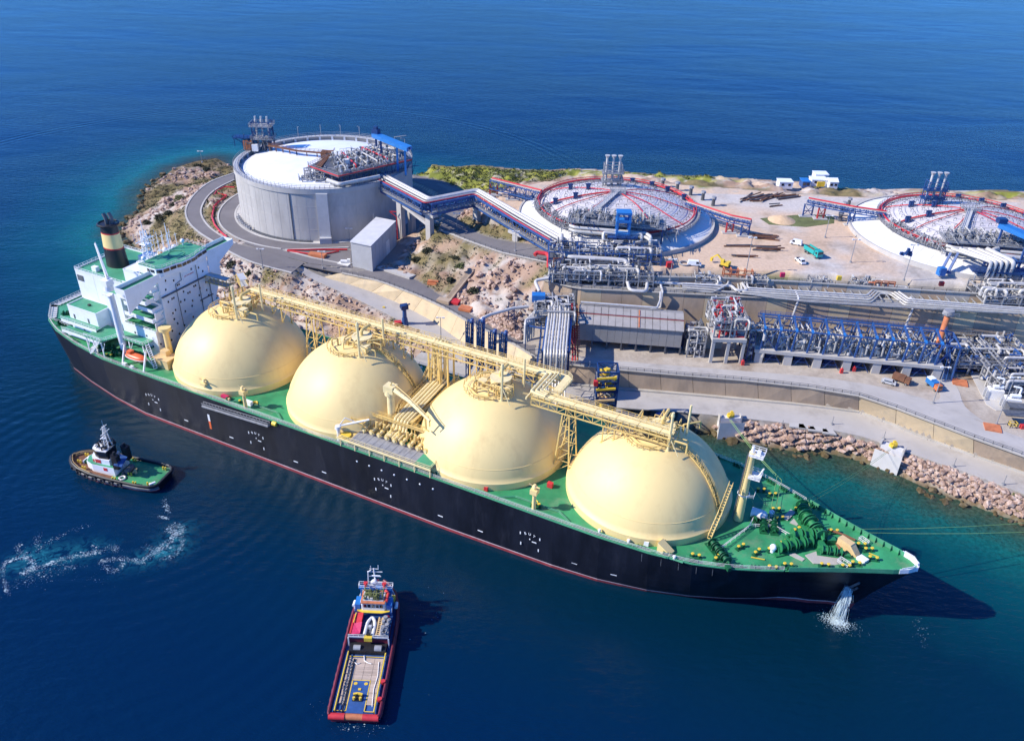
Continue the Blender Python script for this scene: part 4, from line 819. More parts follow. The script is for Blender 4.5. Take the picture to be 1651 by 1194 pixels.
# stern: railed grating round the after end, deck gear
with part('stern_grating', 'greyl', ship) as b:
    P_ = [(-139.2,-14.2),(-146.2,-8),(-146.2,8),(-139.2,14.2)]
    for a_, c_ in zip(P_[:-1], P_[1:]):
        for q_ in along([(*a_,17.6),(*c_,17.6)], 1.5): n_ = np.array([q_[0]+130, q_[1], 0]); n_ /= np.linalg.norm(n_); b.beam(q_, q_-n_*2.3, 1.1, .08)
        b.rail([(*a_,17.2),(*c_,17.2)], 1.2, 1.5, .1)
    b.rail([(-139.2,-14.2,17.2),(-128,-14.8,17.2)],1.2,1.5,.1)
with part('poop_deck', 'deck2', ship) as b: b.prism([(-144,-7),(-138,-12.5),(-128.6,-12.5),(-128.6,12),(-138,12.5),(-144,7)], 16.8, 17.3)
def winch(x_, y_, rz, n_=3, m_='dgreen', sc=1., z=None):
    z = zd(x_) if z is None else z; ca, sa = math.cos(rz), math.sin(rz)
    T_ = lambda u, v, h_: (x_+(u*ca-v*sa)*sc, y_+(u*sa+v*ca)*sc, z+h_*sc)
    nm = part('mooring_winch', m_, ship, True)
    with nm as b_:
        b_.tube([T_(-1.6*n_/2-.6,0,1.2), T_(1.6*n_/2+.6,0,1.2)], .22*sc, 8)
        for i in range(n_+1): u = -1.6*n_/2+1.6*i; b_.beam(T_(u,-.8,.1), T_(u,0,1.3), .22*sc, .3*sc); b_.beam(T_(u,.8,.1), T_(u,0,1.3), .22*sc, .3*sc)
        b_.beam(T_(-1.6*n_/2-.8,0,.12), T_(1.6*n_/2+.8,0,.12), 2.2*sc, .2*sc); b_.beam(T_(1.6*n_/2+.3,-.5,.6),T_(1.6*n_/2+1.7,-.5,.6),.9*sc,.9*sc)
    for i in range(n_):
        u = -1.6*n_/2+1.6*i+.8
        with part('drum', m_ if i % 2 or m_ == 'wgreen' else 'dgreen', nm.o, True) as b_:
            b_.tube([T_(u-.55,0,1.2), T_(u+.55,0,1.2)], .55*sc, 10); b_.tube([T_(u-.62,0,1.2), T_(u-.5,0,1.2)], 1.05*sc, 14); b_.tube([T_(u+.5,0,1.2), T_(u+.62,0,1.2)], 1.05*sc, 14)
    return nm.o
winch(-107.5,-18.2,.5,3); winch(-101.5,-18.6,.2,3); winch(-133,-13.6,.4,2); winch(-136.5,-9,.6,2)
with part('hatch_cover', 'white2', ship) as b: b.box(-112.2,-109,-20.4,-18.8,16.1,17)
bol = part('bollard', ['dgreen', 'yellow'], ship, True)
with bol as b:
    for dx in (-.75,.75): b.cyl((dx,0,0),.34,.95,.34,8); b.k = 1; b.cyl((dx,0,.95),.42,.16,.36,8); b.k = 0
    b.box(-1.4,1.4,-.55,.55,0,.14)
BPOS = [(100.6,-14.2,.3),(103.5,-11.8,.4),(111,-8.2,.3),(115.3,-6.6,.4),(117.2,-4.6,.3),(120.5,-1.2,.2),(92.5,-10.5,1),(96.3,-10.6,1.2),(99,-8,1),(101,-4.8,1),(98.5,3.6,.6),(97,6.5,.5),(106,6,.5),(111,4.5,.4),(117.5,2.4,.4),(119.2,1.4,.5),(92,12.5,.4),(88.5,-16.5,1.4),(84,-18.3,.2),(103,1.2,1),(-104,-20.4,.3),(-124,-16.8,.4),(-50,-20.3,.2),(44,-20,.2),(-2,20,.1),(95,12,.5),(102,9,.5)]
for i, (x_, y_, r_) in enumerate(BPOS):
    o_ = bol.o if i == 0 else bol.o.copy()
    if i: COL.objects.link(o_)
    o_.location = (x_, y_, zd(x_)); o_.rotation_euler = (0, 0, r_)
fl = part('fairlead', 'dgreen', ship, True)
with fl as b:
    b.box(-1.1,1.1,-.35,.35,0,.18)
    for dx in (-.8,0,.8): b.cyl((dx,0,.15),.26,.8,.26,7)
fpos = [(s_, sd) for sd in (-1, 1) for s_ in (-128,-121,-112,-106.5,-100,-94,72,78,84,90,93.5,97,101,104.5)]
for i, (s_, sd) in enumerate(fpos):
    o_ = fl.o if i == 0 else fl.o.copy()
    if i: COL.objects.link(o_)
    q0, q1 = np.array(edge(s_-1, sd, .9)), np.array(edge(s_+1, sd, .9)); o_.location = tuple((q0+q1)/2); o_.rotation_euler = (0, 0, math.atan2(q1[1]-q0[1], q1[0]-q0[0]))
# forecastle bulwark with its stays, white stem piece
for sd in (-1, 1):
    xs = [104,107,110,113,116,119,121,123,125,126.6]
    with part('bow_bulwark', 'deck2', ship) as b:
        for p0, p1 in zip(xs[:-1], xs[1:]): b.beam(edge(p0,sd,.1,.55), edge(p1,sd,.1,.55), .14, 1.3)
    bb = b.o
    for s_ in np.arange(104.5, 126, 1.75):
        with part('stay', 'dgreen', bb) as b: p0 = np.array(edge(s_,sd,.15)); b.quad(p0, p0+[-.1,-sd*1.0,0], p0+[0,0,1.1]); b.beam(p0+[-.05,-sd*.5,.1], p0+[0,0,1.1], .12, .35)
with part('stem_bulwark', 'white', ship) as b:
    xs = [126.2,127.2,128,128.8,129.4,129.75]
    for sd in (-1, 1):
        for p0, p1 in zip(xs[:-1], xs[1:]): b.beam(edge(p0,sd,0,.6), edge(p1,sd,0,.6), .18, 1.25)
    b.beam(edge(129.75,-1,0,.6), edge(129.75,1,0,.6), .25, 1.25)
    b.rail([edge(126.6,-1,0,1.0), edge(128.6,-1,0,1.2), edge(129.6,0,0,1.2), edge(128.6,1,0,1.2), edge(126.6,1,0,1.0)], .5, 1, .09)
# anchor windlasses, chains, warping gear on the forecastle
winch(103.6,6.6,-1.2,3,'wgreen',1.5); winch(106.2,2.6,-.9,3,'wgreen',1.75); winch(105.6,-1.4,.5,3,'wgreen',1.6); winch(103.6,-5.2,.75,4,'wgreen',1.4)
winch(88.6,-15.2,-.75,4,'dgreen',1.1); winch(98,-.6,1.9,2,'dgreen',.9); winch(95.6,-1.2,1.9,2,'dgreen',.9); winch(93.6,1.2,1.2,2,'dgreen',.8); winch(111.6,-3.4,.3,3,'wgreen',1.0)
with part('anchor_chain', 'rust', ship) as b:
    b.tube([(109,1.5,17.6),(112,.9,17.5),(113.3,-1.2,17.5)],.28,6); b.tube([(109.6,4.4,17.6),(113.5,4.2,17.6),(116,3.6,17.6)],.28,6)
with part('grey_mat', 'conc', ship) as b: b.prism([(106.4,-6.6),(110,-2.2),(114.4,-2.6),(116,-3.8),(113,-6.6),(108.6,-8.4)], 16.9, 17.12)
with part('walkway_mat', 'conc', ship) as b: b.prism([(100.2,-6.2),(101.7,-7.2),(104.8,-2.6),(103.4,-1.8)], 16.6, 16.86)
with part('walkway_mat', 'conc', ship) as b: b.prism([(101.8,-7.6),(106.2,-8.6),(106.6,-7.6),(102.4,-6.4)], 16.66, 16.9)
with part('walkway_mat', 'conc', ship) as b: b.prism([(101,3.4),(102.8,3.2),(104.2,8.4),(102.6,8.8)], 16.6, 16.84)
with part('walkway_mat', 'conc', ship) as b: b.prism([(98.9,4.2),(100.4,4.0),(101.6,8),(100.2,8.4)], 16.6, 16.84)
with part('deckhouse', 'tan', ship) as b: b.prism([(112.2,.2),(115.2,-1.4),(116,.2),(113,1.6)], 17.2, 19.6); b.prism([(115.2,-1.4),(117,-2.2),(117.6,-.6),(116,.2)], [17.2]*4, [19.5,17.6,17.6,19.5])
with part('tarpaulin_locker', 'white', ship) as b: b.prism([(117,-2.6),(118.9,-3.5),(119.7,-2.1),(117.9,-1.2)], 17.3, 18.1)
with part('hatch_frame', 'white2', ship) as b: b.rail([(113.2,-5.8,17.3),(115.6,-6.8,17.3),(116.2,-5.4,17.3),(113.8,-4.4,17.3),(113.2,-5.8,17.3)], .9, .8, .1)
with part('hatch_frame', 'white2', ship) as b: b.rail([(116.6,4.2,17.3),(118.6,3.2,17.3),(119,4.2,17.3),(117.2,5.2,17.3),(116.6,4.2,17.3)], .9, .8, .1)
with part('breakwater_rail', 'white2', ship) as b:
    b.rail([(88,-14.8,16.3),(92.6,-3.2,16.5),(93,3.4,16.4)], 1.0, 1.6, .1); b.rail([(92.6,-2.6,16.5),(98,-.4,16.7),(102.4,-2.2,16.9),(103,-4,16.9)], 1.0, 1.4, .1); b.rail([(93,2,16.5),(98.4,.8,16.7)], 1, 1.4, .1)
with part('deck_mark', 'yellow', ship) as b: b.beam((95.4,-12.6,16.5),(98.4,-12,16.6),.3,.08)
with part('deck_mark', 'yellow', ship) as b: b.beam((119.4,.6,17.6),(121.6,.2,17.7),.3,.08)
with part('mushroom_vent', 'white', ship, True) as b: b.cyl((99.4,-8.6,16.6),.55,1.3,.55,10); b.sph((99.4,-8.6,18),.85,10)
with part('mushroom_vent', 'white', ship, True) as b: b.cyl((96.4,4,16.5),.45,1.0,.45,10); b.sph((96.4,4,17.6),.7,10)
with part('wedge_locker', 'cream', ship) as b: b.prism([(75.4,-20.6),(78.6,-21.0),(79.2,-19.2),(76,-18.6)], [16]*4, [18.6,16.6,16.6,18.6])
with part('cargo_locker', 'white', ship) as b: b.box(70.8,73.2,-20.3,-19.2,16,17.3)
with part('cargo_locker', 'red', ship) as b: b.box(67.6,69.6,-20.5,-19.5,16,17.3)
with part('cargo_locker', 'white', ship) as b: b.box(-49.5,-46.8,-20.4,-19.3,16,17.3)
with part('cargo_locker', 'magenta', ship) as b: b.box(-57.2,-54.8,-21.3,-20.3,16,17.2)
with part('fire_box', 'red', ship) as b: b.box(29.8,30.8,-20.9,-20.2,16,17.2)
with part('fire_box', 'red', ship) as b: b.box(43.2,44.6,-12,-11,16,17.4)
for s_, t_, h_ in ((44.0,-21.3,7.2),(-47.5,-21.6,6.8),(-62.5,-21.5,4.5)):
    with part('davit_post', 'cream', ship, True) as b: b.cyl((s_,t_,16),.55,h_,.42,10); b.box(s_-.9,s_+.9,t_-.9,t_+.9,16+h_*.72,16+h_*.9); b.beam((s_,t_,16+h_),(s_+1.6,t_-.6,16+h_+.6),.2); b.beam((s_,t_,16+h_),(s_-1.4,t_-.4,16+h_+.7),.2); b.cyl((s_,t_,16+h_),.7,.7,.3,8)
for i in range(16):
    s_ = random.uniform(-78, 82)
    with part('deck_vent', random.choice(['yellow','tan','dgreen','white2']), ship, True) as b: b.cyl((s_, -21.4 if i % 3 else 20.5, 16), .3, random.uniform(.7,1.3), .3, 7); b.cyl((s_, -21.4 if i % 3 else 20.5, 17), .45, .25, .3, 7)
for i in range(6):
    c_ = (-44.1,0,44.1)[i % 3]; x_, y_ = c_+random.uniform(-3,3), random.uniform(-19,-14)
    with part('deck_ring', 'yellow', ship, True) as b: b.ring((x_,y_,16.1),.7,.14,12,5)
# accommodation ladder stowed on the side, painted marks
def hullp(s_, z_, o_=.06): return np.array([s_, -hb(s_, z_)-o_, z_])
with part('gangway', ['steel', 'dsteel'], ship) as b:
    p0, p1 = hullp(-62.5, 13.2, .7), hullp(-37.5, 14.6, .7); b.beam(p0, p1, 1.1, .5); b.k = 1; b.beam(p0+[0,0,.5], p1+[0,0,.5], .5, .3); b.k = 0; b.beam(p0+[0,.45,1.1], p1+[0,.45,1.1], .12, .2); b.beam(p0+[0,-.5,1.1], p1+[0,-.5,1.1], .1, .1)
    for q_ in along([p0, p1], 1.2): b.beam(q_, q_+[0,-.5,1.1], .08); b.beam(q_, q_+[0,.45,1.1], .08)
with part('ladder_drum', 'yellow', ship, True) as b: b.tube([hullp(-36.4,15.6,.2), hullp(-35,15.6,.2)], .7, 10)
with part('hull_mark', ['white', 'orange'], ship) as b:
    for z0, z1, k_ in ((4.6,7.4,1),(7.4,9.8,0)): b.k = k_; b.beam(hullp(-61.9,z0,.02), hullp(-61.9,z1,.02), .75, .06)
def hmark(s_, z_, L_=1.6, up=0., w_=.28):
    with part('hull_mark', 'white', ship) as b_: b_.beam(hullp(s_-L_/2, z_-up/2, .015), hullp(s_+L_/2, z_+up/2, .015), .05, w_) if not up else b_.beam(hullp(s_, z_-up/2, .015), hullp(s_, z_+up/2, .015), w_, .05)
for sc_ in (-44, 0, 44, -85):
    for j, ch in enumerate('BUT'):
        ang_ = (j-1)*.42; text_mesh('hull_lettering', ch, 1.05, 'white', ship, facing((sc_+(j-1)*1.2, -23.03 if sc_ > -80 else -hb(sc_,9)-.1, 9.3-abs(j-1)*.25), (math.cos(ang_),0,-math.sin(ang_)), (math.sin(ang_),0,math.cos(ang_))))
    hmark(sc_-2.6, 8.6, .5, .8); hmark(sc_+2.7, 8.5, .5, .8); hmark(sc_+1.2, 6.9, 1.2); hmark(sc_-2.4, 5.2, .5, .9); hmark(sc_+2.4, 4.6, .5, .9); hmark(sc_, 7.5, .5, .4)
for i, s_ in enumerate((-72,-54,-30,-20,18,30,56,66)): hmark(s_, 4.2, 1.5)
for i in range(7):
    with part('hull_light', 'white', ship, True) as b: b.sph(hullp(-8+4*i, 12.6, 0), .28, 7)
for s_ in (72.5,77,81,85,88.5):
    with part('hull_streak', 'dsteel', ship) as b: b.beam(hullp(s_,12.4,.01), hullp(s_,15.2,.01), .16, .05)
# anchor and the water washing down from the hawse
with part('anchor', 'dsteel', ship) as b:
    p_ = hullp(117.6,8.8,.3); b.beam(p_, p_+[1.6,-.5,2.6], .5); b.beam(p_+[-1.2,-.2,.3], p_+[1.2,-.2,-.1], .7, .5); b.beam(p_+[-1.2,-.2,.3], p_+[-1.4,-.4,1.3], .4); b.beam(p_+[1.2,-.2,-.1], p_+[1.6,-.4,.9], .4)
ship.location = tuple(SO)
# lifeboat and davits
lb = thing('lifeboat', 'orange enclosed lifeboat hanging in white davits at the carrier\'s near stern quarter', 'lifeboat', S(-92.2,-19.9,17.9), PSI)
with part('hull', 'orange', lb, True) as b:
    xs = np.linspace(-4.2,4.2,13); N_ = 14
    V_ = [(x_, 1.5*math.sqrt(max(.004, 1-abs(x_/4.25)**2.6))*math.cos(2*math.pi*j/N_), 1.15+1.15*math.sqrt(max(.004, 1-abs(x_/4.25)**3.2))*math.sin(2*math.pi*j/N_)) for x_ in xs for j in range(N_)]
    b.add(V_, [(i*N_+j, i*N_+(j+1) % N_, (i+1)*N_+(j+1) % N_, (i+1)*N_+j) for i in range(12) for j in range(N_)]+[tuple(range(N_))[::-1], tuple(range(12*N_, 13*N_))])
with part('cockpit', 'orange', lb, True) as b: b.prism([(-2.9,-.7),(-1.3,-.8),(-1.3,.8),(-2.9,.7)], 1.9, 2.95); b.box(-2.5,-1.28,-.5,.5,2.4,2.8)
with part('fender_strip', 'white2', lb) as b: b.tube([(x_, -1.52*math.sqrt(max(.004,1-abs(x_/4.25)**2.6)), 1.15) for x_ in xs], .1, 5)
with part('window', 'glass', lb) as b: b.box(-1.9,-1.5,-.83,-.8,2.3,2.7)
for dx in (-4.6, 4.4):
    with part('lifeboat_davit', 'white', ship) as b:
        s_, t_ = -92.2+dx, -19.9; b.beam((s_,t_-1.8,16),(s_,t_+.6,22.2),.4,.5); b.beam((s_,t_+.6,22.2),(s_,t_-.2,22.6),.35); b.beam((s_,t_+2.2,16),(s_,t_-.2,20.4),.35); b.tube([(s_,t_-.1,22.5),(s_*.5+(-92.2)*.5+dx*.38,t_,20)],.07,4)
with part('white_case', 'white', ship) as b: b.box(-96.4,-95,-22.2,-21.3,16.1,16.9)
with part('white_case', 'white', ship) as b: b.box(-93.2,-91.9,-22.3,-21.5,16.1,16.9)
# walkway from the house to the first dome
with part('catwalk', ['greyl', 'creamd'], ship) as b:
    P_ = [np.array(q) for q in [(-89.3,10.6,33),(-82,12.0,32.2),(-76.6,12.2,35.6),(-71,8,36.4)]]
    for p0, p1 in zip(P_[:-1], P_[1:]):
        d = (p1-p0)/np.linalg.norm(p1-p0); n_ = np.array([-d[1],d[0],0]); b.k = 0; b.add([p0-n_*1.2,p1-n_*1.2,p1+n_*1.2,p0+n_*1.2], [(0,1,2,3)]); b.add([p0-n_*1.2+[0,0,2.3],p1-n_*1.2+[0,0,2.3],p1+n_*1.2+[0,0,2.3],p0+n_*1.2+[0,0,2.3]], [(0,1,2,3)]); b.k = 1
        for sg in (-1.2, 1.2):
            b.beam(p0+n_*sg, p1+n_*sg, .16, .3); b.beam(p0+n_*sg+[0,0,2.3], p1+n_*sg+[0,0,2.3], .14); b.beam(p0+n_*sg+[0,0,1.1], p1+n_*sg+[0,0,1.1], .1)
            for q_ in along([p0,p1], 1.6): b.beam(q_+n_*sg, q_+n_*sg+[0,0,2.3], .12)
        b.beam(p0, p0+[0,0,-6], .3) if p0[0] > -85 else None
# discharge water and its splash
with single('hawse_water', ['foam'], 'white water pouring from the carrier\'s bow anchor pipe into the sea', 'water jet', S(117.5,-4,0)) as b:
    rr = random.Random(5)
    top = [S(*hullp(116.8,9.2,.3)), S(*hullp(118.2,8.9,.3))]
    for i in range(300):
        t_ = rr.random(); p0 = lerp(top[0], top[1], t_); ph = rr.uniform(0,.85); out = S(116.2+2.4*t_+rr.gauss(0,.7), -4.2-rr.random()*1.9, 0); ph2 = min(1, ph+rr.uniform(.08,.3))
        f_ = lambda u: np.array([*(p0+(out-p0)*u**.8)[:2], p0[2]*(1-u**1.6)+.1]); b.tube([f_(ph), f_((ph+ph2)/2), f_(ph2)], rr.uniform(.03,.10), 4, r1=.03)
    for i in range(1500):
        a_ = rr.uniform(0, 6.283); r_ = abs(rr.gauss(0, 2.0)); c_ = S(117.2+r_*math.cos(a_)*1.15, -6.0+r_*math.sin(a_)*.8, rr.uniform(0,.5)*math.exp(-r_/2)+.03); b.sph(c_, rr.uniform(.03,.15)*(1.3-.2*r_ if r_ < 4 else .4), 5, .6)
struct(b.o, 'stuff')
# mooring lines
def mline(a_, c_, sag, lab, r_=.075):
    a_, c_ = np.array(a_, float), np.array(c_, float)
    with single('mooring_line', 'rope', lab, 'mooring line', a_, 'mooring lines from the carrier to the shore') as b_: b_.tube([lerp(a_, c_, t_)-[0,0,sag*4*t_*(1-t_)] for t_ in np.linspace(0,1,9)], r_, 4)
hook1, hook2, farh = at(1176,676,6.6), at(1434,724,6.4), at(1990,800,6)
mline(S(94.6,19,17.2), hook1, .8, 'green mooring line to the yellow hook beside the foremast, left one of its pair')
mline(S(95.9,18.4,17.2), hook1+[.5,0,0], .8, 'green mooring line to the yellow hook beside the foremast, right one of its pair')
mline(S(103.3,13.7,17.3), hook2, 1.2, 'thin green mooring line to the farther yellow hook, upper of its pair', .05)
mline(S(104.3,13.2,17.3), hook2+[.5,0,0], 1.2, 'thin green mooring line to the farther yellow hook, lower of its pair', .05)
mline(S(116,7.4,18), farh, 3, 'green mooring line from the bow across open water, upper of two')
mline(S(117.4,6.8,18), farh+[1,-6,0], 3, 'green mooring line from the bow across open water, lower of two')
for i, (p0, p1) in enumerate([((94.6,19,17.2),(96.5,-.8,17.8)),((95.9,18.4,17.2),(97.6,-.6,17.8)),((103.3,13.7,17.3),(105.8,6.8,18)),((84,21,17),(93.6,1.2,17.5)),((98.2,3.4,17),(89.6,-.8,28))]):
    with part('deck_rope', 'rope', ship) as b: b.tube([p0, lerp(p0,p1,.5)-[0,0,.2], p1], .06, 4)
# ------------------------------------------------------------------ retaining walls, each a thing of panels
def panel_wall(label, mats, top, bot, th=.8, step=8., cap=True, cat='wall'):
    """a wall between a foot line and a brow line: separate panels with joints"""
    base = np.array(bot[0]); w_ = thing('retaining_wall', label, cat, base)
    L_ = sum(np.linalg.norm(np.array(a_)-b_) for a_, b_ in zip(top[:-1], top[1:])); n_ = max(2, int(L_/step))
    D = lambda path: [0]+list(np.cumsum([np.linalg.norm(np.array(a_)[:2]-np.array(b_)[:2]) for a_, b_ in zip(path[:-1], path[1:])]))
    def pt(path, t):
        d_ = D(path); q_ = t*d_[-1]; return np.array([np.interp(q_, d_, [p_[k] for p_ in path]) for k in range(3)])
    tp = np.array(pt(top, .5))-pt(bot, .5); 
    for i in range(n_):
        a_, c_ = (i+.006)/n_, (i+.994)/n_; T0, T1, B0, B1 = pt(top, a_), pt(top, c_), pt(bot, a_), pt(bot, c_); d_ = T1-T0; n2 = np.array([-d_[1], d_[0], 0]); n2 = n2/np.linalg.norm(n2)*th
        if d_[0] < 0: n2 = -n2
        out = -n2*random.uniform(0, .06); B0 = B0-[0,0,.4]; B1 = B1-[0,0,.4]
        with part('panel', mats if isinstance(mats, str) else mats[i % len(mats)], w_) as b_: b_.add([B0+out,B1+out,T1+out,T0+out,B0+n2,B1+n2,T1+n2,T0+n2], [(0,1,2,3),(5,4,7,6),(3,2,6,7),(0,3,7,4),(1,5,6,2),(1,0,4,5)])
    with part('backing', 'dsteel', w_) as b_:
        k_ = [i/(4*n_) for i in range(4*n_+1)]
        for a_, c_ in zip(k_[:-1], k_[1:]):
            T0, T1, B0, B1 = pt(top,a_), pt(top,c_), pt(bot,a_), pt(bot,c_); d_ = T1-T0; n2 = np.array([-d_[1], d_[0], 0]); n2 = n2/np.linalg.norm(n2)*.3; n2 = -n2 if d_[0] < 0 else n2; b_.quad(B0+n2-[0,0,.4], B1+n2-[0,0,.4], T1+n2-[0,0,.1], T0+n2-[0,0,.1])
    if cap:
        with part('coping', 'conc', w_) as b_:
            P_ = [pt(top, i/(2*n_)) for i in range(2*n_+1)]
            for a_, c_ in zip(P_[:-1], P_[1:]): b_.beam(a_+[0,0,.12], c_+[0,0,.12], 1.0, .3)
        with part('guard_rail', 'dsteel', w_, kind='stuff') as b_: b_.rail([q_+[0,0,.25] for q_ in P_], 1.0, 2.2, .1, 2)
    return w_
panel_wall('long tan retaining wall rising between the lower road and the asphalt road', 'conct', ued[1:8], lft[1:8], step=9)
panel_wall('brown stained retaining wall above the lower quay road, left of the bend', 'concd', ued[7:14], lft[7:14], step=10)
panel_wall('bright tan sloping retaining wall right of the bend on the quay road', 'conct', ued[13:17], lft[13:17], step=10)
panel_wall('grey brown end of the quay retaining wall at the right edge of the view', 'concd', ued[16:], lft[16:], step=10)
with part('wall_toe', 'conc', kind='structure') as b:
    for a_, c_ in zip(lft[8:-1], lft[9:]): b.beam(a_-[0,.5,-.25], c_-[0,.5,-.25], 1.2, .7)
brow_b = [np.array([q[0], q[1]-1.2, 12.6]) for q in brow]
panel_wall('high brown retaining wall behind the grey pitched building carrying the pipe terrace', ['concd', 'concd', 'conct'], [q+np.array([0,0,.05]) for q in brow[:2]]+[lerp(brow[1],brow[2],.5), brow[2], brow[3]], [brow_b[0],brow_b[1],lerp(brow_b[1],brow_b[2],.5),brow_b[2],brow_b[3]], step=7)
w2 = PZ(29, (905,437),(1050,446),(1150,447.5),(1300,455),(1460,466),(1651,478),(1850,490))
panel_wall('low grey terrace wall between the sandy yard and the pipe racks', ['conc','concd'], w2, [np.array([q[0], q[1]-.3, 26]) for q in w2], step=8)
wd_top = [q+np.array([0,0,.1]) for q in acc_l[4:]]
panel_wall('pale curved retaining wall under the access road above the rock cutting', 'concl', wd_top, [np.array([q[0]+.2, q[1]-.8, q[2]-4.6]) for q in wd_top], step=6)
with single('drain_channel', 'concl', 'white concrete channel stepping along the foot of the curved access road wall', 'drain', acc_l[4]-[0,2,5]) as b:
    P_ = [np.array([q[0]-.3, q[1]-2.2, q[2]-4.4]) for q in acc_l[4:-1]]+[at(877,440,21),at(864,468,17),at(848,490,14.2),at(832,508,13.3)]
    for a_, c_ in zip(P_[:-1], P_[1:]): b.beam(a_, c_, 2.2, .5); b.beam(a_-[0,1,-.5], c_-[0,1,-.5], .3, .8)
with part('terrace_slab', 'conc', kind='structure') as b:
    for a_, c_ in zip(brow[:-1], brow[1:]): b.quad(a_+[0,-.2,.06], c_+[0,-.2,.06], c_+[0,4,.06], a_+[0,4,.06])
# ------------------------------------------------------------------ the tall tank
tank = thing('storage_tank', 'tall round concrete gas tank with white domed roof, alone by the headland', 'tank', (XT, YT, ZB))
def pol(R, a_, z): return np.array([XT+R*math.cos(math.radians(a_)), YT+R*math.sin(math.radians(a_)), z])
with part('wall', 'concl', tank, True) as b: b.lathe([(RT,ZB-.3),(RT,ZT-2.2),(RT+.35,ZT-2.0),(RT+.35,ZT),(RT-.55,ZT),(RT-.55,ZT-3)], (XT,YT,0), 128)
tw = b.o
for a_ in np.arange(0, 360, 6):                          # formwork joints show as slightly proud strips
    if 170 < a_ < 345:
        with part('wall_joint', 'concl', tw) as b: b.beam(pol(RT+.01,a_,ZB), pol(RT+.005,a_,ZT-2.2), .07, .03)
for z_ in (ZB+5, ZB+10, ZB+15): 
    with part('lift_line', 'concl', tw, True) as b: b.ring((XT,YT,z_), RT+.01, .05, 96, 4)
with part('roof', 'white', tank, True) as b: b.lathe([(RT-.6,ZT-2.6)]+[(( RT-.8)*math.sin(t_), ZT-2.6+5.4*(math.cos(t_*.98))-1.0) for t_ in np.radians(np.linspace(88,0,16))], (XT,YT,0), 96)
def roofz(r): return ZT-3.6+5.4*math.cos(math.asin(min(1, r/(RT-.8)))*.98)
for a_ in range(60, 240, 9):
    with part('rim_bracket', 'white', tank) as b: b.beam(pol(RT-1.2,a_,ZT-2.6), pol(RT-1.2,a_,ZT-.1), .9, .5)
with part('rim_walkway', 'greyl', tank) as b:
    for i in range(96): b.quad(pol(RT-1.9,i*3.75,ZT+.02), pol(RT+.4,i*3.75,ZT+.02), pol(RT+.4,i*3.75+3.75,ZT+.02), pol(RT-1.9,i*3.75+3.75,ZT+.02)); b.quad(pol(RT-1.9,i*3.75,ZT-.3), pol(RT-1.9,i*3.75,ZT+.02), pol(RT-1.9,i*3.75+3.75,ZT+.02), pol(RT-1.9,i*3.75+3.75,ZT-.3))
with part('rim_railing', 'steel', tank, kind='stuff') as b:
    b.rail([pol(RT+.3,a_,ZT) for a_ in np.arange(0,361,3.)], 1.3, 1.5, .09, 2); b.rail([pol(RT-1.8,a_,ZT) for a_ in np.arange(0,361,3.)], 1.2, 1.8, .08, 2)
for a_ in (62,76,90,104,120,30,14):
    with part('rim_lamp', 'steel', tank) as b: b.tube([pol(RT,a_,ZT), pol(RT,a_,ZT+4.6), pol(RT-1.4,a_,ZT+5.0)], .11, 5); b.beam(pol(RT-1.1,a_,ZT+5), pol(RT-1.9,a_,ZT+5.1), .3, .18)
a_front = math.degrees(math.atan2(at(526,389,14)[1]-YT, at(526,389,14)[0]-XT))
with part('pipe_shaft', 'greyl', tank) as b: b.beam(pol(RT+.6,a_front,ZB), pol(RT+.6,a_front,ZT-1.6), 4.6, 1.4) ; 
with part('shaft_box', 'greyl', tank) as b: b.cb(pol(RT+1.4,a_front,ZB), 4.8, 3.2, 2.4, math.radians(a_front+90))
a_crack = math.degrees(math.atan2(at(478,384,14)[1]-YT, at(478,384,14)[0]-XT))
with part('wall_pipe', 'dsteel', tank) as b: b.tube([pol(RT+.15,a_crack,ZB), pol(RT+.15,a_crack,ZT-1)], .16, 5)
with part('base_anchor', 'dsteel', tank, kind='stuff') as b:
    for a_ in np.arange(228, 272, 1.0): b.beam(pol(RT+.1,a_,14.2), pol(RT+1.5,a_,14.2), .5, .5)
for i, a_ in enumerate(np.arange(203, 226, 3.2)):
    with part('base_valve', 'steel', tank, True) as b: q_ = pol(RT+1.3,a_,14.1); b.cyl(q_,.5,1.3,.4,8); b.tube([q_+[-.9,0,.7], q_+[.9,0,.7]],.35,8); b.cyl(q_+[0,0,1.3],.2,.8,.2,6); b.tube([q_+[-.5,0,2],q_+[.5,0,2]],.12,5)
# relief-valve tower on the far rim
qt = at(427,240,ZT); rt_ = thing('relief_tower', 'blue steel vent tower standing on the far rim of the tall tank', 'tower', (qt[0], qt[1], ZT))
def leg_tower(parent, c, w_, d_, z0, z1, nlev, m='dblue', r=.3, name='tower_leg'):
    for sx in (-1,1):
        for sy in (-1,1):
            with part(name, m, parent) as b_: b_.beam((c[0]+sx*w_/2,c[1]+sy*d_/2,z0),(c[0]+sx*w_/2,c[1]+sy*d_/2,z1), r)
    zs_ = np.linspace(z0, z1, nlev+1)
    with part('bracing', m, parent, kind='stuff') as b_:
        for a_, e_ in zip(zs_[:-1], zs_[1:]):
            for (x0,y0),(x1,y1) in (((-1,-1),(1,-1)),((1,-1),(1,1)),((1,1),(-1,1)),((-1,1),(-1,-1))):
                p0 = np.array([c[0]+x0*w_/2,c[1]+y0*d_/2,a_]); p1 = np.array([c[0]+x1*w_/2,c[1]+y1*d_/2,a_]); h_ = np.array([0,0,e_-a_]); b_.beam(p0+h_, p1+h_, r*.7); b_.beam(p0, p1+h_, r*.45); b_.beam(p1, p0+h_, r*.45)
leg_tower(rt_, qt, 8, 5.4, ZT, ZT+12.5, 3, 'dblue', .36)
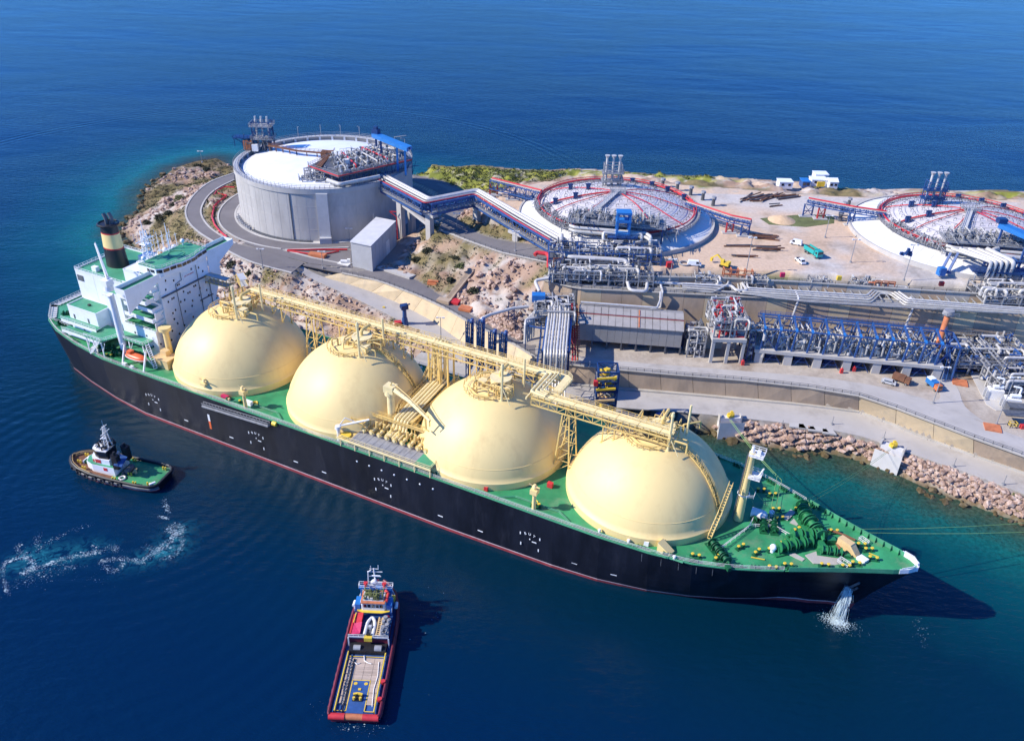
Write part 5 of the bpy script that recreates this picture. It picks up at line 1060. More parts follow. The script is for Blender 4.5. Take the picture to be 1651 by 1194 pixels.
for i, z_ in enumerate((ZT+5, ZT+10.6)):
    with part('platform', 'steel', rt_) as b: b.box(qt[0]-5,qt[0]+5,qt[1]-3.5,qt[1]+3.5,z_,z_+.25); b.rail([(qt[0]-5,qt[1]-3.5,z_+.25),(qt[0]+5,qt[1]-3.5,z_+.25),(qt[0]+5,qt[1]+3.5,z_+.25),(qt[0]-5,qt[1]+3.5,z_+.25),(qt[0]-5,qt[1]-3.5,z_+.25)], 1.2, 1.5, .12)
for x_ in (-2.6,0,2.6):
    with part('vent_pipe', 'pipe', rt_, True) as b: b.tube([(qt[0]+x_,qt[1],ZT),(qt[0]+x_,qt[1],ZT+14.6)], .42, 10); b.cyl((qt[0]+x_,qt[1],ZT+12.2), .6, 1.0, .6, 10)
with part('side_platform', 'dblue', rt_) as b:
    b.box(qt[0]-13,qt[0]-4.5,qt[1]-3,qt[1]+2,ZT+5.2,ZT+5.6); b.rail([(qt[0]-13,qt[1]-3,ZT+5.6),(qt[0]-4.5,qt[1]-3,ZT+5.6)],1.2,1.5,.15)
    for x_ in (-12.5,-9,-5.5): b.beam((qt[0]+x_,qt[1]-2,ZT+5.2),(qt[0]-4.6,qt[1]-1,ZT),.25); b.beam((qt[0]+x_,qt[1]-2.6,ZT+1.6),(qt[0]+x_,qt[1]-2.6,ZT+5.2),.25)
with part('red_tank', 'brick', rt_) as b: b.cb((qt[0]-6.5,qt[1]-2,ZT+.3), 4, 2.6, 4)
with part('cabinet', 'white2', rt_) as b: b.cb((qt[0]-3,qt[1]-4,ZT+.2), 2.6, 1.8, 3)
with part('pipework', 'dsteel', rt_, kind='stuff') as b:
    rr = random.Random(3)
    for i in range(30): x_, y_ = qt[0]+rr.uniform(-8,5), qt[1]+rr.uniform(-4,3); b.pipe([(x_,y_,ZT),(x_,y_,ZT+rr.uniform(1,6)),(x_+rr.uniform(-3,3),y_,ZT+rr.uniform(2,6))], rr.uniform(.12,.3), 5)
# roof walkway, centre hut and pump platform
cen = at(527,243,ZT+5); cen = np.array([cen[0], cen[1], ZT+1.6])
with part('roof_walkway', 'rust', tank) as b:
    P_ = [np.array([qt[0]+3, qt[1]-3, ZT+2.6]), at(478,243,ZT+3.6), cen+[0,0,2.2]]
    for a_, c_ in zip(P_[:-1], P_[1:]):
        b.beam(a_, c_, 1.8, .3); n_ = np.array([0,.9,0]); b.rail([a_-n_, c_-n_], 1.2, 2, .1); b.rail([a_+n_, c_+n_], 1.2, 2, .1)
        for q_ in along([a_, c_], 5): b.beam(q_-[0,0,3.2], q_, .35)
with part('roof_walkway', 'rust', tank) as b:
    a_, c_ = cen+[1,0,2.2], at(513,270,ZT+4.4); b.beam(a_, c_, 2.2, .3); b.rail([a_-[1.1,0,0], c_-[1.1,0,0]], 1.2, 2, .1); b.rail([a_+[1.1,0,0], c_+[1.1,0,0]], 1.2, 2, .1)
    for q_ in along([a_, c_], 4): b.beam(q_-[0,0,3.4], q_, .35)
with part('roof_hut', 'rust', tank) as b: b.cb(cen+[0,0,.5], 5, 4, 2.6); b.rail([cen+[-3,-2.4,3.1], cen+[3,-2.4,3.1], cen+[3,2.4,3.1]], 1, 1.2, .1)
ppz = ZT+4.0
PPx = [(497,268),(546,285),(664,258),(648,241),(600,238),(560,254),(530,252)]; PP = [at(*q_, ppz)[:2] for q_ in PPx]
pp = thing('pump_platform', 'dark steel platform of pumps and valves on the near roof of the tall tank', 'platform', (*PP[1], ZT-2))
with part('deck', 'dsteel', pp) as b: b.prism(PP, ppz-.5, ppz)
with part('edge_beam', 'red', pp) as b:
    for a_, c_ in zip(PP[:2], PP[1:3]): b.beam((*a_,ppz+.2),(*c_,ppz+.2),.3,.4)
with part('railing', 'steel', pp, kind='stuff') as b: b.rail([(*q_,ppz) for q_ in PP+PP[:1]], 1.3, 1.6, .1, 2)
with part('under_frame', 'dblue', pp, kind='stuff') as b:
    for q_ in along([(*q_,ppz-.5) for q_ in PP[:3]], 3.4):
        z_ = max(ZT-2.5, roofz(min(RT-1, math.hypot(q_[0]-XT, q_[1]-YT)))); b.beam(q_, (q_[0],q_[1],z_), .3); b.beam(q_+[1.7,.6,0], (q_[0],q_[1],z_+.4), .18); b.beam(q_-[0,0,2.2], q_+[3,1.2,-2.2], .22)
        b.beam(q_, q_+[-2,8,-.2], .25)
rr = random.Random(11)
def valve(b_, c, s=1., rz=0):
    c = np.array(c, float); ca, sa = math.cos(rz), math.sin(rz); T_ = lambda x, y, z: c+[(x*ca-y*sa)*s, (x*sa+y*ca)*s, z*s]
    b_.tube([T_(-1.3,0,.9),T_(1.3,0,.9)], .38*s, 7); b_.tube([T_(-.7,0,.9),T_(-.5,0,.9)], .65*s, 8); b_.tube([T_(.5,0,.9),T_(.7,0,.9)], .65*s, 8); b_.tube([T_(0,0,.9),T_(0,0,2.4)], .2*s, 6); b_.tube([T_(0,0,2.4),T_(0,0,2.9)], .45*s, 8); b_.beam(T_(-.9,0,0),T_(-.9,0,.9),.2*s); b_.beam(T_(.9,0,0),T_(.9,0,.9),.2*s)
def inpp(u, v): return lerp(lerp(PP[1],PP[2],u), lerp(PP[6],PP[4],u), v)
for iu in range(11):
    for iv in range(4):
        u, v = (iu+.5)/11, (iv+.4)/4.4; q_ = inpp(u, v)
        with part('pump_valve', rr.choice(['pipe','steel','pipe','greyl','pipet']), pp, True) as b: valve(b, (*q_, ppz), rr.uniform(.9,1.35), rr.choice([0.35,1.9]))
for iu in range(6):
    with part('pipe_run', ['pipe','red','pipet'][iu % 3], pp, True) as b: a_, c_ = inpp((iu+.8)/6.6,.15), inpp((iu+.8)/6.6,.95); b.pipe([(*a_,ppz),(*a_,ppz+1.6),(*c_,ppz+1.6),(*c_,ppz)], .33, 7)
with part('cabinet', 'white2', pp) as b: b.cb((*inpp(.18,.35),ppz), 2.4, 1.6, 3.2, .3)
with part('small_pipework', 'steel', pp, kind='stuff') as b:
    for i in range(150): q_ = inpp(rr.random(), rr.random()); z_ = ppz+rr.uniform(.3,2.6); a_ = rr.choice([.35,1.92]); l_ = rr.uniform(1,4); b.tube([(*q_,ppz),(*q_,z_),(q_[0]+l_*math.cos(a_),q_[1]+l_*math.sin(a_),z_)], rr.uniform(.06,.16), 4)
with part('corner_pipework', 'steel', pp, kind='stuff') as b:
    c0 = at(497,292,ZT)
    for i in range(90): x_, y_ = c0[0]+rr.uniform(-4,11), c0[1]+rr.uniform(-1,7); z_ = ZT-1+rr.uniform(.5,5.5); a_ = rr.choice([.35,1.92,0]); l_ = rr.uniform(1,4); b.tube([(x_,y_,ZT-2),(x_,y_,z_),(x_+l_*math.cos(a_),y_+l_*math.sin(a_),z_)], rr.uniform(.08,.3), 5)
for z_, o_ in ((ZT+1.6,0),(ZT+.4,1.3)):
    with part('header_pipe', 'pipe', pp, True) as b: a_ = at(528,290,z_); c_ = at(548,297,z_); e_ = at(612,284,z_+.4); b.pipe([a_, c_-[0,o_,0], e_-[0,o_,0]], .75, 9)
gz = 48.5; g0, g1 = at(603,217,gz), at(660,240,gz)
gan = thing('crane_gantry', 'bright blue gantry beam above the right roof of the tall tank', 'gantry', (g0[0], g0[1], ZT))
with part('girder', 'lblue', gan) as b: n_ = np.array([.5,1.4,0]); b.beam(g0-n_, g1-n_, .9, 1.6); b.beam(g0+n_, g1+n_, .9, 1.6); b.beam(g0+[0,0,.8], g1+[0,0,.8], 2.6, .15)
with part('trolley', 'dblue', gan) as b: b.cb(g0+[1,-.8,.6], 3, 2.6, 2.0, -.4); b.cb(g0+[1,-.8,2.6], 1.6, 1.4, 1.2, -.4)
for t_, m_ in ((.06,'dblue'),(.2,'dblue'),(.66,'lblue'),(.88,'lblue')):
    with part('gantry_leg', m_, gan) as b: q_ = lerp(g0, g1, t_); b.beam((q_[0],q_[1]-.8,ZT+.5),(q_[0],q_[1]-.8,gz-.6), .8)
with single('lamp_post', 'steel', 'grey double arm lamp post beside the blue gantry on the tall tank', 'lamp', at(638,262,ZT+2)) as b: q_ = at(638,262,ZT+2); b.tube([q_, q_+[0,0,11], q_+[4,0,11.6]], .16, 6); b.beam(q_+[3,0,11.5], q_+[5,0,11.8], .35, .2)
# ------------------------------------------------------------------ pipe bridge from the tall tank to the terrace
BR = [np.array(q) for q in [(-59.9,342.8,36.2),(-35.1,315,35.2),(-16.6,327.9,35),(.6,306.3,33.2),(16.8,285.5,32)]]
br = thing('pipe_bridge', 'zigzag blue truss pipe bridge on concrete piers leading from the tall tank', 'bridge', (-48,328.5,14))
for a_, c_ in zip(BR[:-1], BR[1:]):
    d_ = (c_-a_)/np.linalg.norm(c_-a_); n_ = np.array([-d_[1],d_[0],0]); n_ /= np.linalg.norm(n_); W_ = 2.9
    with part('truss', 'blue', br, kind='stuff') as b:
        L_ = np.linalg.norm(c_-a_); k_ = int(L_/2.6)
        for sg in (-1,1):
            b.beam(a_+n_*W_*sg, c_+n_*W_*sg, .5, .8); b.beam(a_+n_*W_*sg-[0,0,4.2], c_+n_*W_*sg-[0,0,4.2], .5, .7)
            for i in range(k_+1):
                q_ = lerp(a_,c_,i/k_)+n_*W_*sg; b.beam(q_, q_-[0,0,4.2], .34)
                if i < k_: q2 = lerp(a_,c_,(i+1)/k_)+n_*W_*sg; b.beam(q_-[0,0,4.2 if i % 2 else 0], q2-[0,0,0 if i % 2 else 4.2], .26)
        for i in range(k_+1): q_ = lerp(a_,c_,i/k_); b.beam(q_-n_*W_, q_+n_*W_, .25); b.beam(q_-n_*W_-[0,0,4.2], q_+n_*W_-[0,0,4.2], .25)
    with part('walkway', 'steel', br) as b: b.beam(a_+n_*(-W_-.7)-[0,0,2.8], c_+n_*(-W_-.7)-[0,0,2.8], 1.2, .12); b.rail([a_+n_*(-W_-1.2)-[0,0,2.7], c_+n_*(-W_-1.2)-[0,0,2.7]], 1.2, 2, .1)
def off(path, o_, dz): 
    out = []
    for i, q_ in enumerate(path):
        d_ = (path[min(i+1,len(path)-1)]-path[max(i-1,0)]); n_ = np.array([-d_[1],d_[0],0]); n_ /= np.linalg.norm(n_); out.append(q_+n_*o_+[0,0,dz])
    return out
for o_, r_, m_ in ((.2,.6,'pipe'),(1.9,.6,'pipe'),(-1.4,.28,'pipet'),(-2.6,.2,'red')):
    with part('pipe', m_, br, True) as b: b.pipe(off(BR, o_, r_+.3), r_, 10, 2)
for (x_,y_,zt_,zb_) in ((-48,328.5,30.9,13.5),(-34.7,315.4,30.4,20.5),(-16.3,325,30.2,22.5),(.3,303,28.6,24.5)):
    with part('pier', 'concl', br) as b: b.cb((x_,y_,zb_-2), 2.6, 2.2, zt_-zb_+1.2, -.7); b.cb((x_,y_,zt_-.8), 7, 2.6, 1.1, -.75)
with part('pier', 'concl', br) as b: b.cb((-44,331.5,12), 2.6, 2.2, 19.3, -.7)
with part('tie_beam', 'concl', br) as b: b.beam((-48,329,29.6),(-34.7,315.4,25.4),1.6,1.2)
with part('bracing_pipe', 'red', br) as b: b.tube([(-49.6,327,14),(-49.6,327,24)],.2,6); b.beam((-52,327.4,26.2),(-49.6,327,26.2),.3); b.tube([(-49.6,327,24),(-52.6,327.6,26.2)],.2,6)
# shed by the tank
shp = [at(601,436,14)[:2], at(639.5,395,14)[:2]]; d_ = shp[1]-shp[0]; n_ = at(568.5,429,14)[:2]-shp[0]
S4_ = [shp[0], shp[1], shp[1]+n_, shp[0]+n_]
shed = thing('equipment_shed', 'pale grey flat roofed shed standing beside the tall tank', 'shed', (*shp[0], 14))
with part('wall', 'greyl', shed) as b: b.prism(S4_, 13, 24.2)
with part('roof', 'roof', shed) as b:
    c_ = sum(S4_)/4; b.prism([c_+(q_-c_)*1.03 for q_ in S4_], 24.2, 24.55)
for i in range(7):
    with part('wall_panel', 'greyl', shed) as b: a_ = lerp(S4_[0],S4_[1],(i+.05)/7); c_ = lerp(S4_[0],S4_[1],(i+.95)/7); u = np.array([d_[1],-d_[0]])/np.linalg.norm(d_)*.08; b.prism([a_,c_,c_+u,a_+u], 14.3, 23.9)
with part('door', 'white2', shed) as b: a_ = lerp(S4_[0],S4_[1],.56); c_ = lerp(S4_[0],S4_[1],.7); u = np.array([d_[1],-d_[0]])/np.linalg.norm(d_)*.16; b.prism([a_,c_,c_+u,a_+u], 14.2, 20)
with part('roof_lamp', 'steel', shed) as b: q_ = lerp(S4_[2],S4_[3],.1); b.tube([(*q_,24.4),(*q_,27)],.12,5)
with single('pump_skid', 'white2', 'small pale pump skid on the apron just left of the pale grey shed', 'pump', at(556,425,14)) as b:
    q_ = at(556,425,14); b.cb(q_, 5, 3, .4, -.4); b.tube([q_+[-1.5,0,1],q_+[1.2,0,1]],.7,9); b.cb(q_+[1.6,0,.4],1.2,1.2,1.6)
with single('valve_box', 'brick', 'orange red valve box at the tip of the red pipe wedge before the tank', 'box', at(512,413,14)) as b: b.cb(at(512,413,14), 7, 2.6, 1.2, -.25)
with single('red_pipe_wedge', 'red', 'long red pipes in a kerbed wedge on the apron before the tall tank', 'pipes', at(470,406,14)) as b:
    a_, c_, e_ = at(463,404,14.4), at(560,402,14.4), at(514,411,14.4); b.tube([a_,e_],.35,6); b.tube([a_+[0,.8,0],c_],.35,6); b.tube([e_, lerp(e_,c_,.7)],.3,6)
kerb([at(457,403,14), at(505,416,14), at(545,424,14)], dz=.02); kerb([at(457,403,14), at(562,399,14)], dz=.02)
with single('red_pipe_run', 'red', 'red pipes and supports curving between the two roads left of the tank', 'pipes', at(345,352,13.8)) as b:
    P_ = [at(x_,y_,14.3) for x_, y_ in ((378,302),(362,301),(350,307),(344,316),(352,312),(366,315),(352,325),(345,333),(342,350),(346,362),(355,373),(366,382))]
    b.pipe(P_[:4], .35, 6); b.pipe(P_[4:], .4, 6); b.tube([P_[3], P_[6]], .25, 5)
    for q_ in along(P_[4:], 4): b.beam(q_, q_-[0,0,1], .3)
# ------------------------------------------------------------------ the two domed tanks
def domed_tank(D, label, rout, seed, front_deg):
    rr = random.Random(seed); t_ = thing('domed_tank', label, 'tank', (D[0], D[1], 29), 0, 'white domed gas tanks sunk in the sandy yard')
    P_ = lambda r, a_, z: np.array([D[0]+r*math.cos(math.radians(a_)), D[1]+r*math.sin(math.radians(a_)), z])
    zr, za, Rr = 33.6, 39.4, 30.5
    dz = lambda r: zr+(za-zr)*(1-(r/Rr)**2)
    with part('outer_wall', 'concl', t_, True) as b: b.lathe([(rout+1.2,28.6),(rout+1.2,30.6),(rout+.5,30.6),(rout+.5,30.0)], (*D,0), 96)
    with part('apron', 'white2', t_, True) as b: b.lathe([(rout+.5,30.1),(Rr+1,33.0),(Rr+.6,33.0)], (*D,0), 96)
    ap = b.o
    for i in range(44):
        with part('apron_joint', 'white2', ap) as b: a_ = i*360/44; b.beam(P_(rout+.4,a_,30.13), P_(Rr+1,a_,33.03), .14, .1)
    with part('dome', 'dome', t_, True) as b: b.lathe([(Rr+.6,32.9),(Rr+.6,zr)]+[(r, dz(r)) for r in np.linspace(Rr, 0, 12)], (*D,0), 96)
    dm_ = b.o
    with part('rim_deck', 'steel', t_) as b:
        for i in range(96): a0, a1 = i*3.75, i*3.75+3.75; b.quad(P_(Rr+.4,a0,zr+.35), P_(Rr+2.6,a0,zr+.35), P_(Rr+2.6,a1,zr+.35), P_(Rr+.4,a1,zr+.35))
    with part('rim_railing', 'steel', t_, kind='stuff') as b: b.rail([P_(Rr+2.5,a_,zr+.35) for a_ in np.arange(0,361,3.75)], 1.2, 1.6, .09, 2)
    with part('ring_main', 'red', t_, True) as b: b.ring((*D,zr+1.2), Rr+.2, .27, 96, 7)
    with part('ring_main', 'red', t_, True) as b: b.ring((*D,zr+2.0), Rr+.9, .17, 96, 6)
    with part('ring_main', 'red', t_, True) as b: b.ring((*D,zr+.8), Rr+1.7, .28, 60, 6, math.radians(10), math.radians(172))
    for a_ in (28,-8,-38,-62,150,188,205,232):
        with part('radial_pipe', 'red', t_, True) as b: b.tube([P_(r, a_+2*math.sin(r*.2), dz(r)+.7) for r in np.linspace(2.5, Rr, 8)], .2 if a_ not in (188,) else .36, 6)
    for r in (7,11,15,19,23,27):
        with part('ring_pipe', 'steel', t_, True) as b: b.ring((*D,dz(r)+.5), r, .08, 72, 4)
    with part('spray_nozzle', 'dsteel', t_, kind='stuff') as b:
        for r in (9,13,17,21,25,29):
            n_ = int(r*2.0)
            for i in range(n_):
                a_ = i*360/n_+r; q_ = P_(r, a_, dz(r)); b.tube([q_, q_+[0,0,1.0], q_+[.8,.2,1.2], q_+[1.2,.3,.5]], .09, 4, caps=False)
    for a_, r in ((150,13),(150,21),(188,17),(188,25),(38,29),(55,30),(72,30.5),(20,30.5)):
        with part('pipe_stand', 'dblue', t_) as b: q_ = P_(r,a_,dz(min(r,Rr))); b.cb(q_-[0,0,.2], 1.6, 1.4, 2.2); b.beam(q_+[-1.1,0,2.2], q_+[1.1,0,2.2], .5, .5); b.beam(q_+[0,-1,0], q_+[0,-1,3], .3)
    with part('centre_hut', 'steel', t_) as b: b.cb((*D,za-.3), 6, 5, 1.2); b.rail([(D[0]-3,D[1]-2.5,za+.9),(D[0]+3,D[1]-2.5,za+.9),(D[0]+3,D[1]+2.5,za+.9),(D[0]-3,D[1]+2.5,za+.9),(D[0]-3,D[1]-2.5,za+.9)],1.2,1.2,.12)
    q0 = np.array([*D,za+1.2]); q1 = P_(Rr*.78, front_deg-22, 38.4)
    with part('roof_walkway', 'greyl', t_) as b:
        b.beam(q0, q1, 2.0, .3); d_ = (q1-q0)/np.linalg.norm(q1-q0); n_ = np.array([-d_[1],d_[0],0])
        for sg in (-1,1): b.rail([q0+n_*sg, q1+n_*sg], 1.2, 1.8, .11)
        for q_ in along([q0,q1],4): b.beam(q_-[0,0,2.4], q_, .3)
    # pump platform on the near side
    fx = math.cos(math.radians(front_deg)); fy = math.sin(math.radians(front_deg)); px_, py_ = -fy, fx     # across
    if px_ < 0: px_, py_ = -px_, -py_
    c0 = np.array([D[0]+fx*26, D[1]+fy*26, 0]); T_ = lambda u, v, z: c0+[px_*u+fx*v, py_*u+fy*v, z]
    zp = 38.2
    with part('pump_platform', 'steel', t_) as b: b.prism([T_(-17,-4,0)[:2],T_(19,-4,0)[:2],T_(19,5,0)[:2],T_(-17,5,0)[:2]], zp-.5, zp)
    with part('platform_railing', 'steel', t_, kind='stuff') as b: b.rail([T_(-17,5,zp),T_(19,5,zp),T_(19,-4,zp),T_(-17,-4,zp),T_(-17,5,zp)],1.2,1.5,.1)
    for u in (-15,-7,2,11,18):
        with part('platform_leg', 'dblue', t_) as b: b.beam(T_(u,4.4,zp-.5), T_(u,4.4,32), .5); b.beam(T_(u,4.4,zp-.5), T_(u+3.5,4.4,33), .22)
    for i in range(6):
        u = -13+5.4*i
        with part('pump_head', 'steel', t_, True) as b: b.cyl(T_(u,0,zp), 1.1, 1.6, 1.0, 12); b.cyl(T_(u,0,zp+1.6), .6, 1.6, .5, 10); b.tube([T_(u,0,zp+1.2),T_(u+2.2,0,zp+1.2),T_(u+2.2,3.4,zp+1.2),T_(u+2.2,3.4,zp-1)], .42, 8)
        with part('pump_pipe', 'pipet', t_, True) as b: valve(b, T_(u+2.2,-2.4,zp), 1.1, math.radians(front_deg)); b.tube([T_(u-1.2,-3,zp),T_(u-1.2,-3,zp+3.2),T_(u-1.2,2.5,zp+3.2)], .22, 6)
    with part('small_pipework', 'steel', t_, kind='stuff') as b:
        for i in range(220):
            u, v = rr.uniform(-20,24), rr.gauss(0,2.6); a_ = rr.choice([0,1.57])+math.radians(front_deg); l_ = rr.uniform(1,5); z0 = max(zp if abs(u) < 17 else 34, 33.5); z_ = z0+rr.uniform(.2,3); q_ = T_(u,v,z0); b.tube([q_, (q_[0],q_[1],z_), (q_[0]+l_*math.cos(a_),q_[1]+l_*math.sin(a_),z_)], rr.uniform(.07,.2), 4)
        for i in range(140):
            a_ = front_deg-rr.uniform(25,78); q_ = P_(Rr+rr.uniform(-3,2.5), a_, zr); b.tube([q_, q_+[0,0,rr.uniform(.6,3)], q_+[rr.uniform(-2,2),rr.uniform(-2,2),rr.uniform(.6,3)]], rr.uniform(.08,.22), 4)
    for k, v in enumerate((5.6,6.8)):
        with part('header_pipe', 'pipet' if k else 'pipe', t_, True) as b: b.pipe([T_(-16,v-1.6,zp-2-k),T_(-14,v,zp-2-k),T_(12,v,zp-2-k),T_(14,v+3,zp-2-k),T_(14,v+3,31)], .6, 9)
    return t_, P_, T_
t2, P2, T2 = domed_tank(D2, 'white domed tank in the middle, next to the pipe bridge', 38.0, 21, 262)
t3, P3, T3 = domed_tank(D3, 'white domed tank at the right edge with a broad white apron', 42.0, 22, 262)
def flare(D, loc, label, m1, m2):
    f_ = thing('vent_stack', label, 'vent stack', (*loc, 38), 0, 'triple vent stacks on the domed tanks'); x_, y_ = loc
    leg_tower(f_, (x_,y_), 7.2, 3.6, 37, 47.5, 3, m1, .3)
    for dx in (-2.6,0,2.6):
        with part('flue', 'pipe', f_, True) as b: b.tube([(x_+dx,y_,37),(x_+dx,y_,50)], .48, 10); b.cyl((x_+dx,y_,50), .48, 1.0, 1.05, 10)
    for z_ in (40.5, 44):
        with part('platform', m2, f_) as b: b.box(x_-4.4,x_+4.4,y_-2.6,y_+2.6,z_,z_+.2); b.rail([(x_-4.4,y_-2.6,z_+.2),(x_+4.4,y_-2.6,z_+.2),(x_+4.4,y_+2.6,z_+.2)],1.2,1.4,.12)
flare(D2, (38.6,331.5), 'grey triple vent stack rising behind the middle domed tank', 'steel', 'steel')
flare(D3, (165.5,321.5), 'blue framed triple vent stack with pale flues by the right domed tank', 'blue', 'dblue')
def gantry_row(label, m, path, legs, zt, pipes=True, depth=1.6, cat='pipe rack', rail_m='red'):
    g_ = thing('pipe_rack', label, cat, np.array(path[0])-[0,0,7]); P_ = [np.array(q) for q in path]
    for a_, c_ in zip(P_[:-1], P_[1:]):
        d_ = (c_-a_)/np.linalg.norm(c_-a_); n_ = np.array([-d_[1],d_[0],0])*1.3; L_ = np.linalg.norm(c_-a_); k_ = max(2,int(L_/2.2))
        with part('truss', m, g_) as b:
            for sg in (-1,1):
                b.beam(a_+n_*sg, c_+n_*sg, .35, .4); b.beam(a_+n_*sg-[0,0,depth], c_+n_*sg-[0,0,depth], .35, .4)
                for i in range(k_+1):
                    q_ = lerp(a_,c_,i/k_)+n_*sg; b.beam(q_, q_-[0,0,depth], .22)
                    if i < k_: b.beam(q_-[0,0,depth*(i%2)], lerp(a_,c_,(i+1)/k_)+n_*sg-[0,0,depth*(1-i%2)], .16)
            for i in range(k_+1): q_ = lerp(a_,c_,i/k_); b.beam(q_-n_, q_+n_, .2)
    if pipes:
        with part('pipe', rail_m, g_, True) as b: b.pipe(off(P_,.5,.55), .4, 8)
        with part('pipe', 'pipet', g_, True) as b: b.pipe(off(P_,-.5,.4), .22, 7)
    for (q_, w_, m2) in legs:
        for sg in (-1,1):
            with part('leg', m2, g_) as b: b.beam(np.array(q_)+[sg*w_/2,0,0], (q_[0]+sg*w_/2*1.1,q_[1]+sg*.5,28.6), .5)
        with part('leg_brace', m2, g_) as b: b.beam((q_[0]-w_/2,q_[1],q_[2]-.5),(q_[0]+w_/2,q_[1],29.4),.2); b.beam((q_[0]+w_/2,q_[1],q_[2]-.5),(q_[0]-w_/2,q_[1],29.4),.2); b.beam((q_[0]-w_/2,q_[1],q_[2]-3),(q_[0]+w_/2,q_[1],q_[2]-3),.25)
        with part('footing', 'concl', g_) as b: b.cb((q_[0],q_[1],28.8), w_+3, 2.6, .6)
    return g_
gantry_row('blue and red pipe rack crossing the yard to the right domed tank', 'blue', [(118.8,328.2,36),(134.6,319.6,36),(146.5,316.5,35.6)], [((119.6,327.8,34.4),3.6,'blue'),((124.2,325.2,34.4),2.6,'red'),((134.6,319.6,34.4),2,'blue')], 36)
gantry_row('red topped pipe rack standing in the sandy yard right of the middle tank', 'blue', [(68.5,322,35.6),(83.3,307.5,35.4),(90,304,35.4)], [((83.3,307.5,33.8),2.6,'red'),((88.6,304.6,33.8),3,'blue')], 36)
gantry_row('blue pipe rack with red pipes on the left of the middle domed tank', 'blue', [(-11,343,35.6),(9.8,330,35.4)], [((-10,342.4,33.8),3,'red'),((-2,337.4,33.8),2.6,'blue'),((5,333,33.8),2.6,'blue')], 36, True, 3.6)
# tall bright frames at the pump platforms
fb = T2(3.5,6.6,0); fr = thing('portal_crane', 'bright blue portal frame with white pipe loops before the middle domed tank', 'frame', (fb[0],fb[1],30))
for dx in (-2.2,2.2):
    for dy in (-1.6,1.6):
        with part('post', 'lblue', fr) as b: b.beam((fb[0]+dx,fb[1]+dy,29.5),(fb[0]+dx,fb[1]+dy,44),.75)
for z_ in (43.6,40.5,35.6):
    with part('cross_beam', 'lblue', fr) as b: b.cb((fb[0],fb[1],z_), 5.4, 4.2, .8)
with part('deck', 'blue', fr) as b: b.cb((fb[0],fb[1],35), 11, 6, .4); b.rail([(fb[0]-5.5,fb[1]-3,35.4),(fb[0]+5.5,fb[1]-3,35.4),(fb[0]+5.5,fb[1]+3,35.4)],1.2,1.4,.12)
for sg in (-1,1):
    with part('pipe_loop', 'pipe', fr, True) as b: b.pipe([(fb[0]+sg*2,fb[1]-1,36),(fb[0]+sg*7,fb[1]-1,36.4),(fb[0]+sg*7,fb[1]-2.5,34),(fb[0]+sg*4.4,fb[1]-2.5,33.4),(fb[0]+sg*4.4,fb[1]-3,29)], .6, 9)
with part('bracing', 'blue', fr, kind='stuff') as b:
    for z_ in (29.5,33): 
        for dy in (-2.6,2.6):
            for dx in (-5,-1.7,1.7): b.beam((fb[0]+dx,fb[1]+dy,z_),(fb[0]+dx+3.3,fb[1]+dy,z_+3.2),.25); b.beam((fb[0]+dx,fb[1]+dy,29.5),(fb[0]+dx,fb[1]+dy,35),.3)
fb = T3(9,6.5,0); g0, g1 = at(1613,362,45), at(1662,392,43); fr = thing('crane_gantry', 'bright blue sloping beam gantry over the right domed tank pumps', 'gantry', (g0[0],g0[1],33))
with part('girder', 'lblue', fr) as b: b.beam(g0, g1+[6,-3,0], 3.4, 1.6)
for t_ in (.1,.9):
    with part('post', 'blue', fr) as b: q_ = lerp(g0,g1,t_); b.beam(q_, (q_[0],q_[1],31), .6)
with part('trolley', 'dblue', fr) as b: b.cb(g0+[0,0,.8],3,2.6,1.6)
for i, (x_, y_) in enumerate(((1530,425),(1588,440),(1607,430))):
    pass
for i, x_ in enumerate((1520,1532,1583,1597)):
    with single('support_post', 'blue', ['blue raking post under the right tank platform, leftmost of four','blue raking post under the right tank platform, second from left','blue raking post under the right tank platform, third from left','blue raking post under the right tank platform, rightmost of four'][i], 'post', at(x_-4,440,30.5), 'blue posts under the right tank platform') as b: q_ = at(x_-4,440,30.5); b.beam(q_, q_+[3.4,3.5,6.2], .8); b.cb(q_, 1.8,1.6,.5)
# riser pipes from the right domed tank down to the terrace
rs = thing('pipe_riser', 'tall white riser pipes bending down from the right domed tank to the racks', 'pipes', at(1612,470,27))
for i, (x0,x1) in enumerate(((1598,1592),(1606,1602),(1615,1611),(1624,1621),(1634,1632))):
    with part('riser', 'pipe' if i != 3 else 'pipet', rs, True) as b:
        top_ = at(x0,425,36.5); bt = at(x1,470,27.5); b.pipe([top_+[-9+1.2*i,11,.6],top_+[0,0,.6],(top_[0],top_[1],28.6-.0),bt+[0,-1,1],bt+[1,-5,.8]], .62 if i < 4 else .85, 9)
with part('frame', 'blue', rs, kind='stuff') as b:
    for x_ in (1590,1608,1626,1642):
        q_ = at(x_,458,28); b.beam(q_, q_+[0,0,9], .4); b.beam(q_+[0,3,0], q_+[0,3,9], .4); b.beam(q_+[0,0,9], q_+[0,3,9], .35); b.beam(q_+[0,0,4], q_+[5,0,8.6], .22); b.beam(q_+[0,0,8.8], q_+[5,0,8.8], .35); b.beam(q_+[0,0,4], q_+[5,0,4], .3)
with part('platform', 'dblue', rs) as b: q_ = at(1612,437,33); b.cb(q_, 20, 5, .5, -.1); b.rail([q_+[-10,-2.5,.5], q_+[10,-2.5,.5]], 1.2, 1.5, .12)
with part('curved_pipe', 'pipe', rs, True) as b: q_ = at(1640,405,37); b.pipe([q_+[-6,2,0],q_+[-9,0,0],q_+[-9,-4,0],q_+[0,-5,-.5],q_+[3,-5,-4],q_+[2,-8,-10]], .85, 10)
